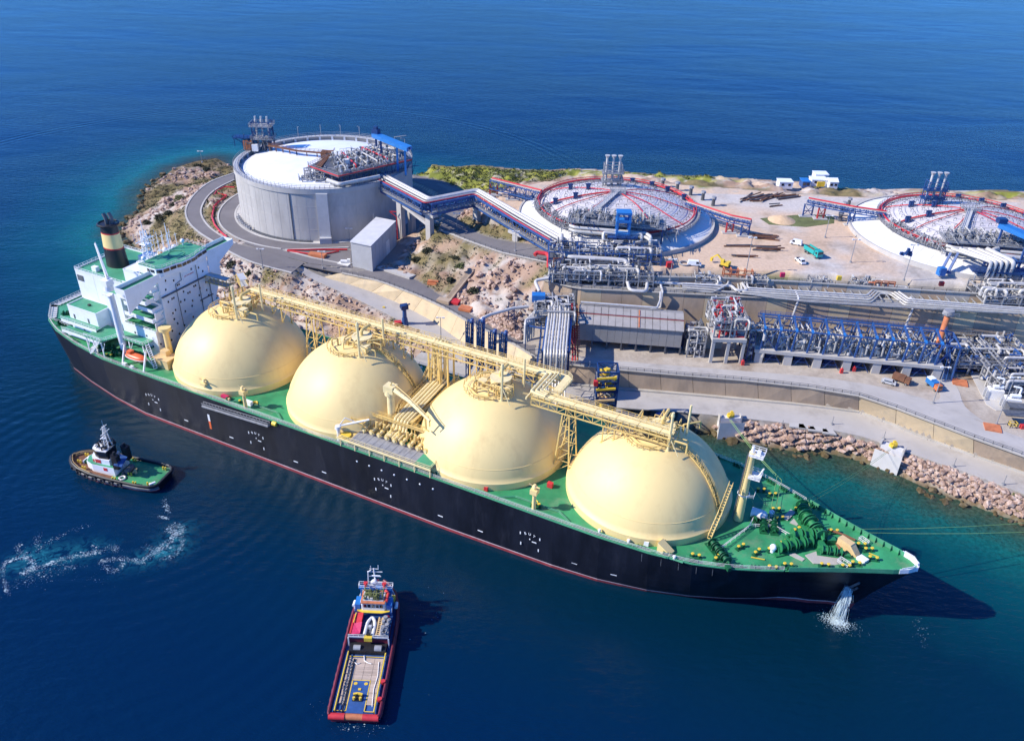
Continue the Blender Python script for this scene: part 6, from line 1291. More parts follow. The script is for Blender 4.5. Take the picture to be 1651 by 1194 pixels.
# ------------------------------------------------------------------ process pipework on the terrace
rr = random.Random(77)
def clutter(b_, x0, x1, y0, y1, z0, z1, n_, rmin=.08, rmax=.3, valves=.2):
    for i in range(n_):
        x_, y_, z_ = rr.uniform(x0,x1), rr.uniform(y0,y1), rr.uniform(z0,z1); r_ = rr.uniform(rmin,rmax); l_ = rr.uniform(1.5,6); d_ = rr.choice([(1,0,0),(0,1,0),(0,0,1),(1,0,0)])
        p = [np.array([x_,y_,z_])]; 
        for k in range(rr.choice([1,2,3])): d_ = rr.choice([(1,0,0),(-1,0,0),(0,1,0),(0,-1,0),(0,0,1),(0,0,-1)]); q_ = p[-1]+np.array(d_)*rr.uniform(.8,l_); q_ = np.clip(q_, [x0,y0,z0-.5],[x1,y1,z1+.8]); p.append(q_)
        p = [p[0]]+[q_ for a_, q_ in zip(p[:-1],p[1:]) if np.linalg.norm(q_-a_) > .4]
        if len(p) > 1: b_.tube(p, r_, 5)
        if rr.random() < valves: b_.cyl((x_,y_,z_-.3), .35+r_, .9, .3+r_, 7)
def steel_block(label, x0, x1, y0, y1, z0, levels, n_, m='steel', mats=('pipe','steel','pipet','dsteel'), cat='pipework', bay=5., name='process_module', group=None, pipes=10):
    t_ = thing(name, label, cat, ((x0+x1)/2,(y0+y1)/2,z0), 0, group); zt = levels[-1]
    xs = np.linspace(x0,x1,max(2,int((x1-x0)/bay)+1)); ys = np.linspace(y0,y1,max(2,int((y1-y0)/bay)+1))
    with part('column', m, t_) as b: b.beam((xs[0],ys[0],z0),(xs[0],ys[0],zt),.42)
    c0 = b.o
    for i, x_ in enumerate(xs):
        for j, y_ in enumerate(ys):
            if (i, j) != (0, 0): o_ = c0.copy(); COL.objects.link(o_); o_.location = (x_-xs[0], y_-ys[0], 0)
    for z_ in levels:
        with part('floor_frame', m, t_) as b:
            for y_ in ys: b.beam((x0,y_,z_),(x1,y_,z_),.3,.35)
            for x_ in xs: b.beam((x_,y0,z_-.02),(x_,y1,z_-.02),.26,.3)
        if z_ != zt:
            with part('grating', 'dsteel', b.o) as b2: b2.box(x0+.2,x0+(x1-x0)*rr.uniform(.4,.8),y0+.2,y1-.2,z_+.2,z_+.26)
    with part('railing', 'steel', t_, kind='stuff') as b:
        for z_ in levels: b.rail([(x0,y0,z_+.2),(x1,y0,z_+.2),(x1,y1,z_+.2),(x0,y1,z_+.2)], 1.1, 1.8, .09)
    for mm in mats:
        with part('pipework', mm, t_, kind='stuff') as b: clutter(b, x0, x1, y0, y1, z0+.5, zt+1.2, n_//len(mats), .08, .34)
    for i in range(pipes):
        with part('pipe', 'pipe' if i % 3 else 'pipet', t_, True) as b:
            y_ = rr.uniform(y0,y1); z_ = rr.choice(levels)+.6+rr.uniform(0,.8); xa, xb = sorted((rr.uniform(x0,x1), rr.uniform(x0,x1))); xb = max(xb, xa+4); r_ = rr.uniform(.3,.55); b.pipe([(xa,y_,z_-3),(xa,y_,z_),(xb,y_,z_),(xb,y_-2,z_),(xb,y_-2,z_-2.5)], r_, 8)
    return t_
pA = steel_block('dense steel process module with large pipes in front of the middle domed tank', 12, 52, 274.5, 284, 28.8, (30.6,33.2), 360, 'blue', mats=('steel','dsteel','pipet','blue','pipe'), pipes=5)
pB = steel_block('dense steel pipe module on the terrace brow above the grey building', 12, 48, 262.5, 271, 26, (28.4,30.4), 360, 'steel', mats=('steel','dsteel','pipet','dblue','pipe'), pipes=7)
big = [[at(905,383,33)+[0,0,1],at(905,407,31.5),at(918,414,31.5),at(985,418,31.5),at(1010,420,31.5),at(1012,437,29),at(1050,440,28.6)],
       [at(920,385,33),at(923,400,31),at(930,408,31)], [at(936,384,33),at(938,404,30)],
       [at(885,446,28),at(892,438,29),at(960,435,29.6),at(1008,438,29.6)], [at(870,470,25.4),at(862,452,27),at(885,448,28)],
       [at(1012,455,28),at(1015,468,27),at(1042,470,27),at(1044,452,28),at(1020,450,28)]]
hp = thing('header_pipes', 'fat white header pipes looping between the pipe bridge and the terrace', 'pipes', at(905,415,29))
for k_, P_ in enumerate(big):
    with part('pipe', 'pipe', hp, True) as b: b.pipe(P_, .85 if k_ < 3 else .6, 10, 1.6)
with single('fire_main', 'red', 'thick red pipe bending down over the concrete wall beside the orange frame', 'pipe', at(884,437,27)) as b: b.pipe([at(862,411,29),at(866,407,29.6),at(882,409,29.6),at(885,413,29.4),at(884,437,24.5)], .75, 10)
of_ = thing('pipe_rack', 'orange painted open pipe frame beside the thick red pipe', 'frame', at(905,430,27))
with part('frame', 'brick', of_) as b:
    a_, c_ = at(892,434,26.6), at(926,433,26.6)
    for q_ in along([a_,c_],2.6): b.beam(q_, q_+[0,0,4.2], .35)
    for z_ in (.4,2.2,4.2): b.beam(a_+[0,0,z_], c_+[0,0,z_], .3)
with part('pipe', 'brick', of_) as b: b.tube([a_+[0,.8,1.4], c_+[0,.8,1.4]], .3, 7)
of_ = thing('pipe_rack', 'orange pipe frame on the yard edge below the yellow excavator', 'frame', at(1192,450,29))
with part('frame', 'brick', of_) as b:
    a_, c_ = at(1166,448,28), at(1212,452,28)
    for q_ in along([a_,c_],2.4): b.beam(q_, q_+[0,0,3.4], .35); b.beam(q_+[0,2,0], q_+[0,2,3.4], .3); b.beam(q_+[0,0,3.4], q_+[0,2,3.4], .3)
    for z_ in (1.7,3.4): b.beam(a_+[0,0,z_], c_+[0,0,z_], .3)
with part('pipe', 'brick', of_) as b: b.tube([a_+[0,1,1.2], c_+[0,1,1.2]], .35, 7)
of_ = thing('pipe_rack', 'orange pipe frame on the low terrace wall near the right tank', 'frame', at(1425,462,29))
with part('frame', 'brick', of_) as b:
    a_, c_ = at(1410,460,29), at(1442,462,29)
    for q_ in along([a_,c_],2): b.beam(q_, q_+[0,0,1.8], .3)
    b.beam(a_+[0,0,1.8], c_+[0,0,1.8], .3)
with part('pipe', 'brick', of_) as b: b.tube([a_+[-2,.6,.8], c_+[0,.6,.8]], .35, 7)
# the long racks, with their expansion loops
lr = thing('pipe_track', 'long rack of parallel silver pipes with square loops running along the terrace', 'pipe rack', at(1300,475,26))
def trackpipe(px_, r_, m='pipe', z=27.6): 
    with part('pipe', m, lr, True) as b_: b_.pipe([at(x_,y_,z) for x_, y_ in px_], r_, 8, 1.0)
trackpipe([(1030,447),(1152,452),(1155,458),(1163,458),(1160,450),(1198,453),(1386,463),(1389,460),(1392,457),(1462,463),(1463,470),(1475,472),(1600,478)], .5)
trackpipe([(1050,455),(1180,461),(1187,468),(1205,468),(1196,456),(1203,452)], .5)
for i in range(4):
    o_ = i*4.6
    trackpipe([(1100,457+i*3.4),(1172-o_*1.6,461+i*3.4),(1176+o_*.6,450+i*1.6),(1203-o_,450+i*1.6),(1206-o_,464+i*3),(1398+o_*.5,476+i*3.6),(1407+o_*.9,467+i*2),(1446-o_*.8,468+i*2),(1466-o_*.5,482+i*3.2),(1601,493+i*3),(1660,497+i*3)], .36-.08*(i%2), 'pipe' if i < 2 else 'pipet', 27.9-.25*i)
for i in range(6): trackpipe([(1060+i*13,462+i*.6),(1300,478+i*1.7),(1640,500+i*1.2)], .16, 'steel' if i % 2 else 'pipet', 26.8)
with part('sleeper', 'steel', lr, kind='stuff') as b:
    for x_ in range(1020, 1660, 14): q_ = at(x_, 448+(x_-1020)*.072, 26); b.beam(q_+[0,4,1.1], q_+[0,-6.5,1.1], .3, .3); [b.beam(q_+[0,k_,0], q_+[0,k_,1.1], .25) for k_ in (3.6,-1,-6)]
with part('brow_rail', 'steel', lr, kind='stuff') as b: b.rail([q_+[0,.2,.3] for q_ in brow], 1.1, 2, .1)
for x_ in (1057,1282,1468): # droppers over the brow
    with part('dropper', 'pipe' if x_ < 1100 else 'greyl', lr, True) as b: q_ = at(x_, 430 if x_ < 1100 else 468+(x_-1282)*.06, 27.6); e_ = np.array([q_[0], 258.6-(q_[0]-30)*.047, 27]); b.pipe([q_, e_, e_+[-1,-.4,-8], e_+[-1,-6,-8]] if x_ > 1100 else [q_,e_,e_-[0,0,6],e_+[-6,-1,-7]], .4, 8)
for i, (x0_, x1_) in enumerate(((103,110),(118,127),(63,70),(80,88))):
    steel_block(['small valve cluster on the pipe terrace near the leftmost loop, right part','small valve cluster on the pipe terrace left of the nested loops','small valve cluster on the terrace just right of the dense pipe module','small valve cluster on the terrace beneath the orange yard frame'][i], x0_, x1_, 264, 269, 26, (28.2,), 50, 'steel', pipes=2, name='valve_cluster', cat='valves')
steel_block('tangle of pipes and frames where the tall white risers meet the terrace', 158, 182, 253, 266, 26, (28.5,31), 190, 'steel', pipes=10)
# ------------------------------------------------------------------ grey pitched building below the wall
bA, bB = at(931,548,15.6), at(1097,561,15.6); xd = (bB-bA)/np.linalg.norm(bB-bA); xd[2] = 0; yd = np.array([-xd[1],xd[0],0]); LB = np.linalg.norm(bB-bA)
K_ = lambda u, v, z: bA*[1,1,0]+xd*u+yd*v+[0,0,z]
hall = thing('compressor_hall', 'long grey pitched roof hall open at the bottom below the high wall', 'building', K_(LB/2,0,13))
for i in range(14):
    with part('wall_panel', 'grey', hall) as b: u0, u1 = LB*(i+.01)/14, LB*(i+.99)/14; b.prism([K_(u0,-.1-.03*(i%2),0)[:2],K_(u1,-.1-.03*(i%2),0)[:2],K_(u1,.2,0)[:2],K_(u0,.2,0)[:2]], 15.8, 22.4)
def roofslab(v0, z0, v1, z1, n_, m, nm='roof_panel'):
    for i in range(n_):
        u0, u1 = LB*(i+.006)/n_-.3, LB*(i+.994)/n_+.3*(i == n_-1)
        with part(nm, m, hall) as b_: A_ = [K_(u0,v0,z0),K_(u1,v0,z0),K_(u1,v1,z1),K_(u0,v1,z1)]; b_.add(A_+[q_-[0,0,.25] for q_ in A_], [(0,1,2,3),(7,6,5,4),(0,4,5,1),(1,5,6,2),(2,6,7,3),(3,7,4,0)])
roofslab(-.7,22.3,4.4,23.5,14,'roofg'); roofslab(4.1,24.1,7.2,24.8,14,'roofg'); roofslab(7.2,24.8,10,24.2,7,'grey'); roofslab(10,23.5,13,22.6,7,'grey')
with part('ridge_vent', 'dsteel', hall) as b: b.prism([K_(0,4.5,0)[:2],K_(LB,4.5,0)[:2],K_(LB,9.8,0)[:2],K_(0,9.8,0)[:2]], 23.2, 23.95)
with part('gable', 'grey', hall) as b:
    for u in (.15,LB-.15): b.add([K_(u,0,15.8),K_(u,12.8,15.8),K_(u,12.8,22.4),K_(u,7,23.8),K_(u,0,22.3)], [(0,1,2,3,4)])
with part('roof_pipe', 'red', hall, True) as b: b.tube([K_(-.5,4.2,23.7),K_(LB+.5,4.2,23.7)], .14, 5)
with part('roof_pipe', 'pipe', hall, True) as b: e_ = K_(LB*.75,8.5,25.5); b.pipe([K_(0,8.5,25.5),e_,e_+[1.5,4,1],e_+[2,8,2]], .35, 8)
for i in range(8):
    with part('column', 'dsteel', hall) as b: q_ = K_(LB*i/7, .2, 12.8); b.beam(q_, q_+[0,0,3.2], .5); b.beam(q_+[0,0,.3], q_+yd*4+[0,0,2.8], .25)
for i in range(3):
    with part('machine', 'dblue', hall) as b: b.cb(K_(8+12*i,7,13), 7, 4, 3.4, ang); b.tube([K_(5+12*i,3,14.2),K_(11+12*i,3,14.2)],.6,8)
with part('roof_ladder', 'brick', hall) as b: b.beam(K_(LB*.58,-.6,22.5),K_(LB*.58,4.2,23.6),.4,.15); b.beam(K_(LB*.58,4.2,24.25),K_(LB*.58,7,24.9),.4,.15)
steel_block('dark pipe skid tower at the right end of the grey hall', 57.5, 63, 238, 246, 13, (15.5,18.5,21), 150, 'steel', pipes=4)
# concrete table frame with pipes on it
ct = thing('concrete_table', 'open concrete frame on legs carrying a heap of pipes right of the hall', 'structure', (66.5,236,13))
TX0, TX1, TY0, TY1 = at(1149,546,22)[0], at(1205,549,22)[0], at(1170,547,22)[1], at(1170,547,22)[1]+11
with part('slab', 'concl', ct) as b: b.box(TX0,TX1,TY0,TY1,20.9,22)
for x_ in (TX0+.6,(TX0+TX1)/2,TX1-.6):
    for y_ in (TY0+.6,TY1-.8):
        with part('leg', 'concl', ct) as b: b.cb((x_,y_,12.8), 1.0, 1.0, 8.1)
with part('back_wall', 'conc', ct) as b: b.box(TX0+.4,TX0+(TX1-TX0)*.55,TY1-1.4,TY1-.9,13,20.9)
steel_block('mass of silver pipes and frames heaped on the concrete table', TX0+.4, TX1-.4, TY0+1, TY1+4, 22, (25,28), 230, 'steel', mats=('pipe','steel','greyl','red'), pipes=8)
# ------------------------------------------------------------------ blue framed vaporiser bank
vA, vB = at(1215,584,13), at(1512,612,13); xv = (vB-vA); LV = np.linalg.norm(xv); xv /= LV; yv = np.array([-xv[1],xv[0],0]); V_ = lambda u, v, z: vA*[1,1,0]+xv*u+yv*v+[0,0,z]
vb = thing('vaporiser_bank', 'long row of blue portal frames and pipes on a concrete base with openings', 'plant', V_(LV/2,0,13))
DV = 13.
with part('slab', 'concl', vb) as b: b.prism([V_(-.5,-.3,0)[:2],V_(LV+.5,-.3,0)[:2],V_(LV+.5,DV,0)[:2],V_(-.5,DV,0)[:2]], 16.9, 18.0)
for i in range(7):
    with part('pier', 'concl', vb) as b: u0 = i*(LV-2.2)/6; b.prism([V_(u0,0,0)[:2],V_(u0+2.6,0,0)[:2],V_(u0+2.6,DV-.5,0)[:2],V_(u0,DV-.5,0)[:2]], 12.8, 16.9)
for i in range(6):
    with part('bay_pump', 'dblue', vb, True) as b:
        u0 = 3.4+i*(LV-2.2)/6; b.tube([V_(u0,1.5,14),V_(u0+4.5,1.5,14)],.4,7); b.beam(V_(u0,.3,13),V_(u0+2.6,.6,16.8),.22); b.beam(V_(u0+5,.3,13),V_(u0+2.6,.6,16.8),.22); b.cb(V_(u0+2,4,13),3,2,2.4)
NF = 12
for i in range(NF):
    u = 1.2+i*(LV-3.4)/(NF-1)
    with part('portal_frame', 'blue', vb) as b:
        b.beam(V_(u,.6,18),V_(u+.5,.8,25.2),.5); b.beam(V_(u,8.6,18),V_(u+.5,8.4,26.4),.5); b.beam(V_(u+.5,.8,25.2),V_(u+.5,8.4,26.4),.5,.7); b.beam(V_(u+.5,8.4,26),V_(u+.5,11.6,24),.4); b.beam(V_(u,11.6,18),V_(u+.5,11.6,24),.35)
    with part('frame_bracket', 'lblue', b.o) as b2: b2.beam(V_(u+.5,.5,25.1),V_(u+.5,1.9,25.6),.7,.8); b2.beam(V_(u+.5,7.9,26.3),V_(u+.5,8.8,26.6),.65,.6)
    if i < NF-1:
        with part('unit_pipework', 'pipe', vb, kind='stuff') as b: q0 = V_(u+2.4,0,0); clutter(b, q0[0]-1.6,q0[0]+1.6,q0[1]+1,q0[1]+10,18.4,24,24,.1,.34,.3)
        with part('unit_pipework', 'steel', vb, kind='stuff') as b: clutter(b, q0[0]-1.8,q0[0]+1.8,q0[1]+1,q0[1]+10,18.4,25,26,.08,.2,.2)
        with part('unit_vessel', 'pipet', vb, True) as b: b.tube([V_(u+2.4,2,19.6),V_(u+2.4,9,19.6)], .75, 9); b.tube([V_(u+1.3,1.2,19),V_(u+1.3,1.2,21.4),V_(u+1.3,5,22.4)], .3, 6); b.tube([V_(u+3.4,1.4,19),V_(u+3.4,1.4,22.4),V_(u+3.4,6,23)], .3, 6)
for z_, v in ((25.4,.8),(26.6,8.4),(24.1,11.6),(21.5,11.6)):
    with part('longitudinal_beam', 'blue', vb) as b: b.beam(V_(.6,v,z_),V_(LV-1.2,v,z_),.32,.4)
with part('top_railing', 'blue', vb, kind='stuff') as b: b.rail([V_(.6,8.6,26.6),V_(LV-1,8.6,26.6)],1.2,1.6,.1); b.rail([V_(.6,11.8,24.2),V_(LV-1,11.8,24.2)],1.1,1.6,.1)
with part('bracing', 'blue', vb, kind='stuff') as b:
    for i in (0,1,5,9,10): u = 1.2+i*(LV-3.4)/(NF-1); b.beam(V_(u,.6,18.5),V_(u+4.4,.8,24.8),.2); b.beam(V_(u+4.4,.6,18.5),V_(u,.8,24.8),.2); b.beam(V_(u,11.6,18.5),V_(u+4.4,11.6,23.6),.2)
    for v in (.8,5,8.4): b.beam(V_(LV-1.6,v,18.4),V_(LV+3.5,v+2,24.5),.3)
with part('stair_tower', 'blue', vb) as b: stairs(b, [V_(LV+1.5,-1,13.2),V_(LV+2.5,3,18.5)], 1); stairs(b, [V_(LV+2.5,3.2,18.5),V_(LV+2.2,8,24),V_(LV+1,9,26.5)], 1); b.beam(V_(LV+4,0,13),V_(LV+4,1,24.6),.4); b.beam(V_(LV+4,10,13),V_(LV+4,10,25.2),.4); b.beam(V_(LV+4,1,24.6),V_(LV+4,10,25.2),.4); b.beam(V_(LV-.6,.8,25.2),V_(LV+4,1,24.6),.4); b.beam(V_(LV-.6,8.4,26.4),V_(LV+4,10,25.2),.4)
steel_block('dark blue pipe stack filling the gap left of the blue portal row', at(1206,560,16)[0]-1, V_(-.8,0,0)[0], vA[1]+1, vA[1]+11, 13, (17,20,23), 170, 'dblue', pipes=5)
chm = thing('orange_stack', 'orange pipe stack with a pale cap in front of the brown wall', 'stack', (146,245,13))
q_ = at(1530,503,29)
with part('stack', 'brick', chm, True) as b: b.tube([(q_[0]-1.6,q_[1]-3,17),(q_[0],q_[1],28.4)], .95, 12)
with part('cap', 'steel', chm, True) as b: b.cyl((q_[0],q_[1],28.2), 1.9, 1.5, 1.6, 12); b.rail([(q_[0]-2.6,q_[1]-2,28.3),(q_[0]+2.6,q_[1]-2,28.3)],1.2,1.2,.12)
steel_block('low tangle of silver pipes right of the blue portal row', V_(LV+6,0,0)[0], V_(LV+6,0,0)[0]+26, vB[1]+4, vB[1]+22, 13, (15.4,18), 260, 'steel', mats=('pipe','steel','dsteel','blue'), pipes=14)
pr2 = thing('pipe_rack', 'sloping pair of silver pipe ladders crossing the low pipe tangle', 'pipe rack', at(1560,560,18))
for dx in (0, 26):
    with part('pipe_ladder', 'steel', pr2) as b: a_, c_ = at(1553+dx,548,20), at(1592+dx,592,18); [b.beam(a_+[k_,0,0], c_+[k_,0,0], .35) for k_ in (0,1.6)]; [b.beam(lerp(a_,c_,t_), lerp(a_,c_,t_)+[1.6,0,0], .22) for t_ in np.linspace(0,1,12)]
# manifold rack stepping down to the jetty
mr_ = thing('manifold_rack', 'blue framed rack of silver pipes stepping down from the terrace to the jetty', 'pipe rack', at(900,560,18))
mA, mB = at(875,566,24), at(917,567,24); mC, mD = at(882,512,24), at(921,514,24)
for a_, c_ in ((mA,mC),(mB,mD)):
    with part('side_beam', 'blue', mr_) as b: b.beam(a_, c_, .6, .7)
for t_ in (0,.2,.36,.66,1):
    with part('cross_beam', 'blue', mr_) as b: b.beam(lerp(mA,mC,t_), lerp(mB,mD,t_), .45, .6)
with part('brace', 'blue', mr_) as b: b.beam(lerp(mA,mC,.2)-[0,0,.3], lerp(mB,mD,.36)-[0,0,.3], .3)
for q_ in (mA,mB,lerp(mA,mC,.5),lerp(mB,mD,.5),mC,mD):
    with part('post', 'dblue', mr_) as b: b.beam(q_, (q_[0],q_[1],12.4), .6)
    with part('post_brace', 'dblue', mr_) as b: b.beam(q_-[0,0,1], (q_[0]+1,q_[1]+6,13.5), .25)
for i in range(8):
    t_ = (i+.7)/8.6; u0, u1 = lerp(mA,mB,t_), lerp(mC,mD,t_)
    with part('pipe', 'pipe' if i % 3 else 'pipet', mr_, True) as b: b.pipe([u1+[0,5,1.8],u1+[0,0,.8],lerp(u0,u1,.5)+[0,0,.7],u0+[0,0,.7],u0+[0,-1.5,-.4],u0+[0,-1.5,-9],u0+[.2,-9,-13.5]], .34 if i % 2 else .44, 8)
for i in range(5):
    with part('pipe', 'pipet' if i % 2 else 'pipe', mr_, True) as b: e_ = at(850-3+i*3.4,522-i*1.6,22.8); b.pipe([e_-[0,2.5-.5*i,6],e_-[0,0,0],at(848+i*3,515-i*3,23.4),at(893+i*3,506-i*2,23.6),at(896+i*3,490,24.5)], .42, 8)
with part('small_frame', 'blue', mr_, kind='stuff') as b:
    for x_ in (848,872):
        q_ = at(x_,526,22); b.beam(q_, (q_[0],q_[1],13), .4)
    b.beam(at(846,524,22), at(884,531,22), .45); b.beam(at(846,520,22.6), at(846,532,20), .3)
    for k_ in range(14): q_ = lerp(mA,mC,k_/13)-[1.6,0,2]; b.beam(q_, q_-[0,0,6], .15); b.beam(q_-[0,0,k_%3*2], q_-[0,3,k_%3*2+1], .15)
steel_block('crowded valve deck with a pale blue cabin at the head of the manifold rack', at(862,500,24)[0], at(926,500,24)[0], 243, 256, 19, (22,25), 330, 'steel', pipes=12)
with single('control_cabin', 'lblue', 'pale blue roofed cabin among valves left of the high wall', 'cabin', at(868,484,25.6)) as b: b.cb(at(868,484,25.6), 4.4, 3, 2.4)
with single('slope_pipe', 'pipe', 'long grey pipe running left from the valve deck to the loading arms', 'pipe', at(776,515,22)) as b: b.pipe([at(852,494,24),at(830,496,24),at(790,507,23.4),at(776,514,23),at(774,530,17),at(774,545,12)], .55, 9)
with single('pipe_support', 'dblue', 'navy blue lattice post under the long grey slope pipe', 'support', at(824,522,13)) as b:
    q_ = at(824,524,13); [b.beam(q_+[dx,0,0], q_+[dx,0,9], .35) for dx in (-1,1)]; [b.beam(q_+[-1,0,i*1.5], q_+[1,0,i*1.5+1.5], .2) for i in range(6)]
rp = thing('red_pipe_stack', 'tall red pipe bundle between the blue manifold rack and the grey hall', 'pipes', at(925,560,14))
for i in range(3):
    with part('pipe', 'red' if i < 2 else 'brick', rp, True) as b: q_ = at(923+i*4,498,25); b.pipe([q_+[0,4,0],q_,q_+[0,-.6,-4],q_+[0,-14,-9],q_+[0,-15,-11]], .3, 7)
with part('ladder', 'red', rp, kind='stuff') as b: q_ = at(927,503,24); [b.beam(q_+[-1,-i*.7,-i*.5], q_+[1.6,-i*.7,-i*.5], .2) for i in range(18)]
# ------------------------------------------------------------------ jetty: deck, loading arms, gangway tower
with single('jetty_deck', 'conc', 'concrete jetty deck along the shore behind the carrier', 'jetty', S(10,33,0)) as b:
    b.prism([S(-30,27)[:2],S(52,27)[:2],S(52,44)[:2],S(-30,44)[:2]], 5.0, 6.2)
    for s_ in range(-26,52,13): b.cb(S(s_,29,-6), 2.4,2.4,11.2,PSI)
arm = thing('loading_arm', 'folded navy blue loading arm on the jetty', 'loading arm', S(-7.2,37,6.2), PSI, 'loading arms on the jetty')
with part('riser', 'dblue', arm, True) as b: b.cyl((0,0,0), .5, 15.5, .45, 10)
with part('inner_arm', 'blue', arm, True) as b: b.beam((.8,0,4),(.8,.4,21.5),.5,.6); b.tube([(1.25,0,5),(1.25,.4,21)],.26,8)
with part('outer_arm', 'dblue', arm, True) as b: b.tube([(-.6,.3,21),(-.75,-.5,8)],.3,8); b.tube([(.8,.4,21.2),(-.7,.4,21.2)],.35,8)
with part('counterweight', 'dblue', arm) as b: b.box(.3,1.6,.5,1.5,9.5,11.5)
with part('bracing', 'dblue', arm, kind='stuff') as b:
    for i in range(11): b.beam((.6,-.9,4+1.5*i),(-.6,-.9,5.5+1.5*i),.18); b.beam((-.6,-.9,4+1.5*i),(.6,-.9,5.5+1.5*i),.18)
    for dx in (-.7,.7): b.beam((dx,-.9,0),(dx,-.9,21.5),.28)
with part('end_wheel', 'blue', arm, True) as b: b.tube([(.5,.4,21.4),(1.1,.4,21.4)],.95,12)
with part('base', 'dsteel', arm) as b: b.box(-1.6,1.6,-1.4,1.4,0,.6)
labs = ['leftmost of the four folded navy blue loading arms beyond the ship trestle','second from left of the four folded navy blue loading arms','third from left of the four folded navy blue loading arms','rightmost of the four folded navy blue loading arms beyond the trestle']
arm['label'] = labs[0]
for i, s_ in enumerate((-3.2,1.0,4.8)): c_ = dup(arm, S(s_,37,6.2), PSI, labs[i+1]); c_.scale = (1,1,(1.06,.93,.95)[i])
gt = thing('gangway_tower', 'navy blue lattice tower with yellow gangway machinery on the jetty', 'tower', S(40,37,6.2)); gq = S(40,37,6.2)
leg_tower(gt, gq, 6.0, 5.4, 6.2, 24.5, 4, 'dblue', .5)
for i, z_ in enumerate((9.5,13.5,17.5,21.3)):
    with part('floor', 'steel' if i % 2 else 'dblue', gt) as b: b.cb((gq[0],gq[1],z_), 6.4, 5.8, .25)
    with part('machinery', 'yellow' if i != 1 else 'tan', gt, True, kind='stuff') as b:
        for k_ in range(7): q_ = (gq[0]+rr.uniform(-2.2,2.2), gq[1]+rr.uniform(-2.4,1.5), z_+.25); b.cb(q_, rr.uniform(.5,1.6), rr.uniform(.5,1.4), rr.uniform(.6,2.4), rr.uniform(0,3))
        b.beam((gq[0]-3.4,gq[1]-3,z_+1),(gq[0]+2.4,gq[1]-3,z_+1.6),.5,.6)
with part('red_box', 'red', gt) as b: b.cb((gq[0]-3.6,gq[1]-2.8,20), 1.2,1.2,1.6)
with part('access_stairs', 'steel', gt) as b: stairs(b, [(gq[0]-9,gq[1]-3.4,6.4),(gq[0]-3.4,gq[1]-3.0,13.6)], 1.1)
mt = thing('hose_tower', 'short navy blue monitor tower with red base at the lower road edge', 'tower', at(653,522,7)); q_ = at(653,522,7)
with part('mast', 'blue', mt, True) as b: b.cyl(q_, 1.3, 2.4, 1.0, 10); b.cyl(q_+[0,0,2.4], .8, 4, .7, 10)
with part('head', 'dblue', mt) as b: b.cb(q_+[0,0,6.2], 2.6, 2.2, 1.6, .4); b.beam(q_+[-1.6,0,7], q_+[2.2,-.5,8.4], .4)
with part('red_base', 'red', mt) as b: b.cb(q_+[-2.4,-.5,0], 2.4, 2, 1.2, .3)
# mooring platforms cut into the rock bank
def hook_platform(label, c, e_, w_=7.0):
    """c on the road edge, e_ at the waterline: a flat top, then a slope to the sea"""
    t_ = thing('mooring_platform', label, 'mooring platform', c, 0, 'mooring platforms on the shore'); d_ = (e_-c)*[1,1,0]; L_ = np.linalg.norm(d_); d_ /= L_; n_ = np.array([-d_[1],d_[0],0])*w_/2
    a_ = c+d_*L_*.48; lo = c+d_*L_*1.04
    with part('block', 'roof', t_) as b: b.prism([(c-n_)[:2],(c+n_)[:2],(a_+n_)[:2],(a_-n_)[:2]], -1, 6.5)
    with part('ramp', 'roof', t_) as b: b.prism([(a_-n_)[:2],(a_+n_)[:2],(lo+n_*1.12)[:2],(lo-n_*1.12)[:2]], -1.5, [6.1,6.1,.9,.9])
    for sg in (-1,1):
        with part('cheek', 'concl', t_) as b: q_ = n_*sg*.94; b.prism([(c+q_*.92)[:2],(c+q_*1.08)[:2],(a_+q_*1.08)[:2],(a_+q_*.92)[:2]], 5, 7.4)
    with part('hook', 'yellow', t_, True) as b: m_ = lerp(c,a_,.5)+[0,0,6.5-c[2]]; b.cb(m_, 1.8,1.5,.9,.4); b.tube([m_+[-.9,0,1.1],m_+[1.0,0,1.1]],.4,8); b.beam(m_+[0,0,.9],m_-[1.0,1.2,-.6],.5); b.cb(m_+[.3,.3,.9],.8,.8,.9)
hook_platform('white mooring platform with a yellow hook nearest the carrier\'s foremast', at(1176,671,6), at(1176,707,0))
hook_platform('white mooring platform with a yellow hook farther right along the rocks', at(1441,719,6), at(1424,757,0))
hook_platform('small white mooring platform with yellow gear by the navy monitor tower', at(622,497,7.6), at(604,528,0), 6)
with single('mooring_ramp', 'concl', 'grey concrete catwalk sloping down to a triangular block behind the aft dome', 'ramp', at(465,455,8)) as b:
    a_, c_ = at(481,446,11), at(466,476,7); b.beam(a_, c_, 1.8, .4); q_ = at(455,468,4); b.prism([q_[:2], (q_+[9,-2,0])[:2], (q_+[8,5,0])[:2], (q_+[1,6,0])[:2]], 2, 8.5)
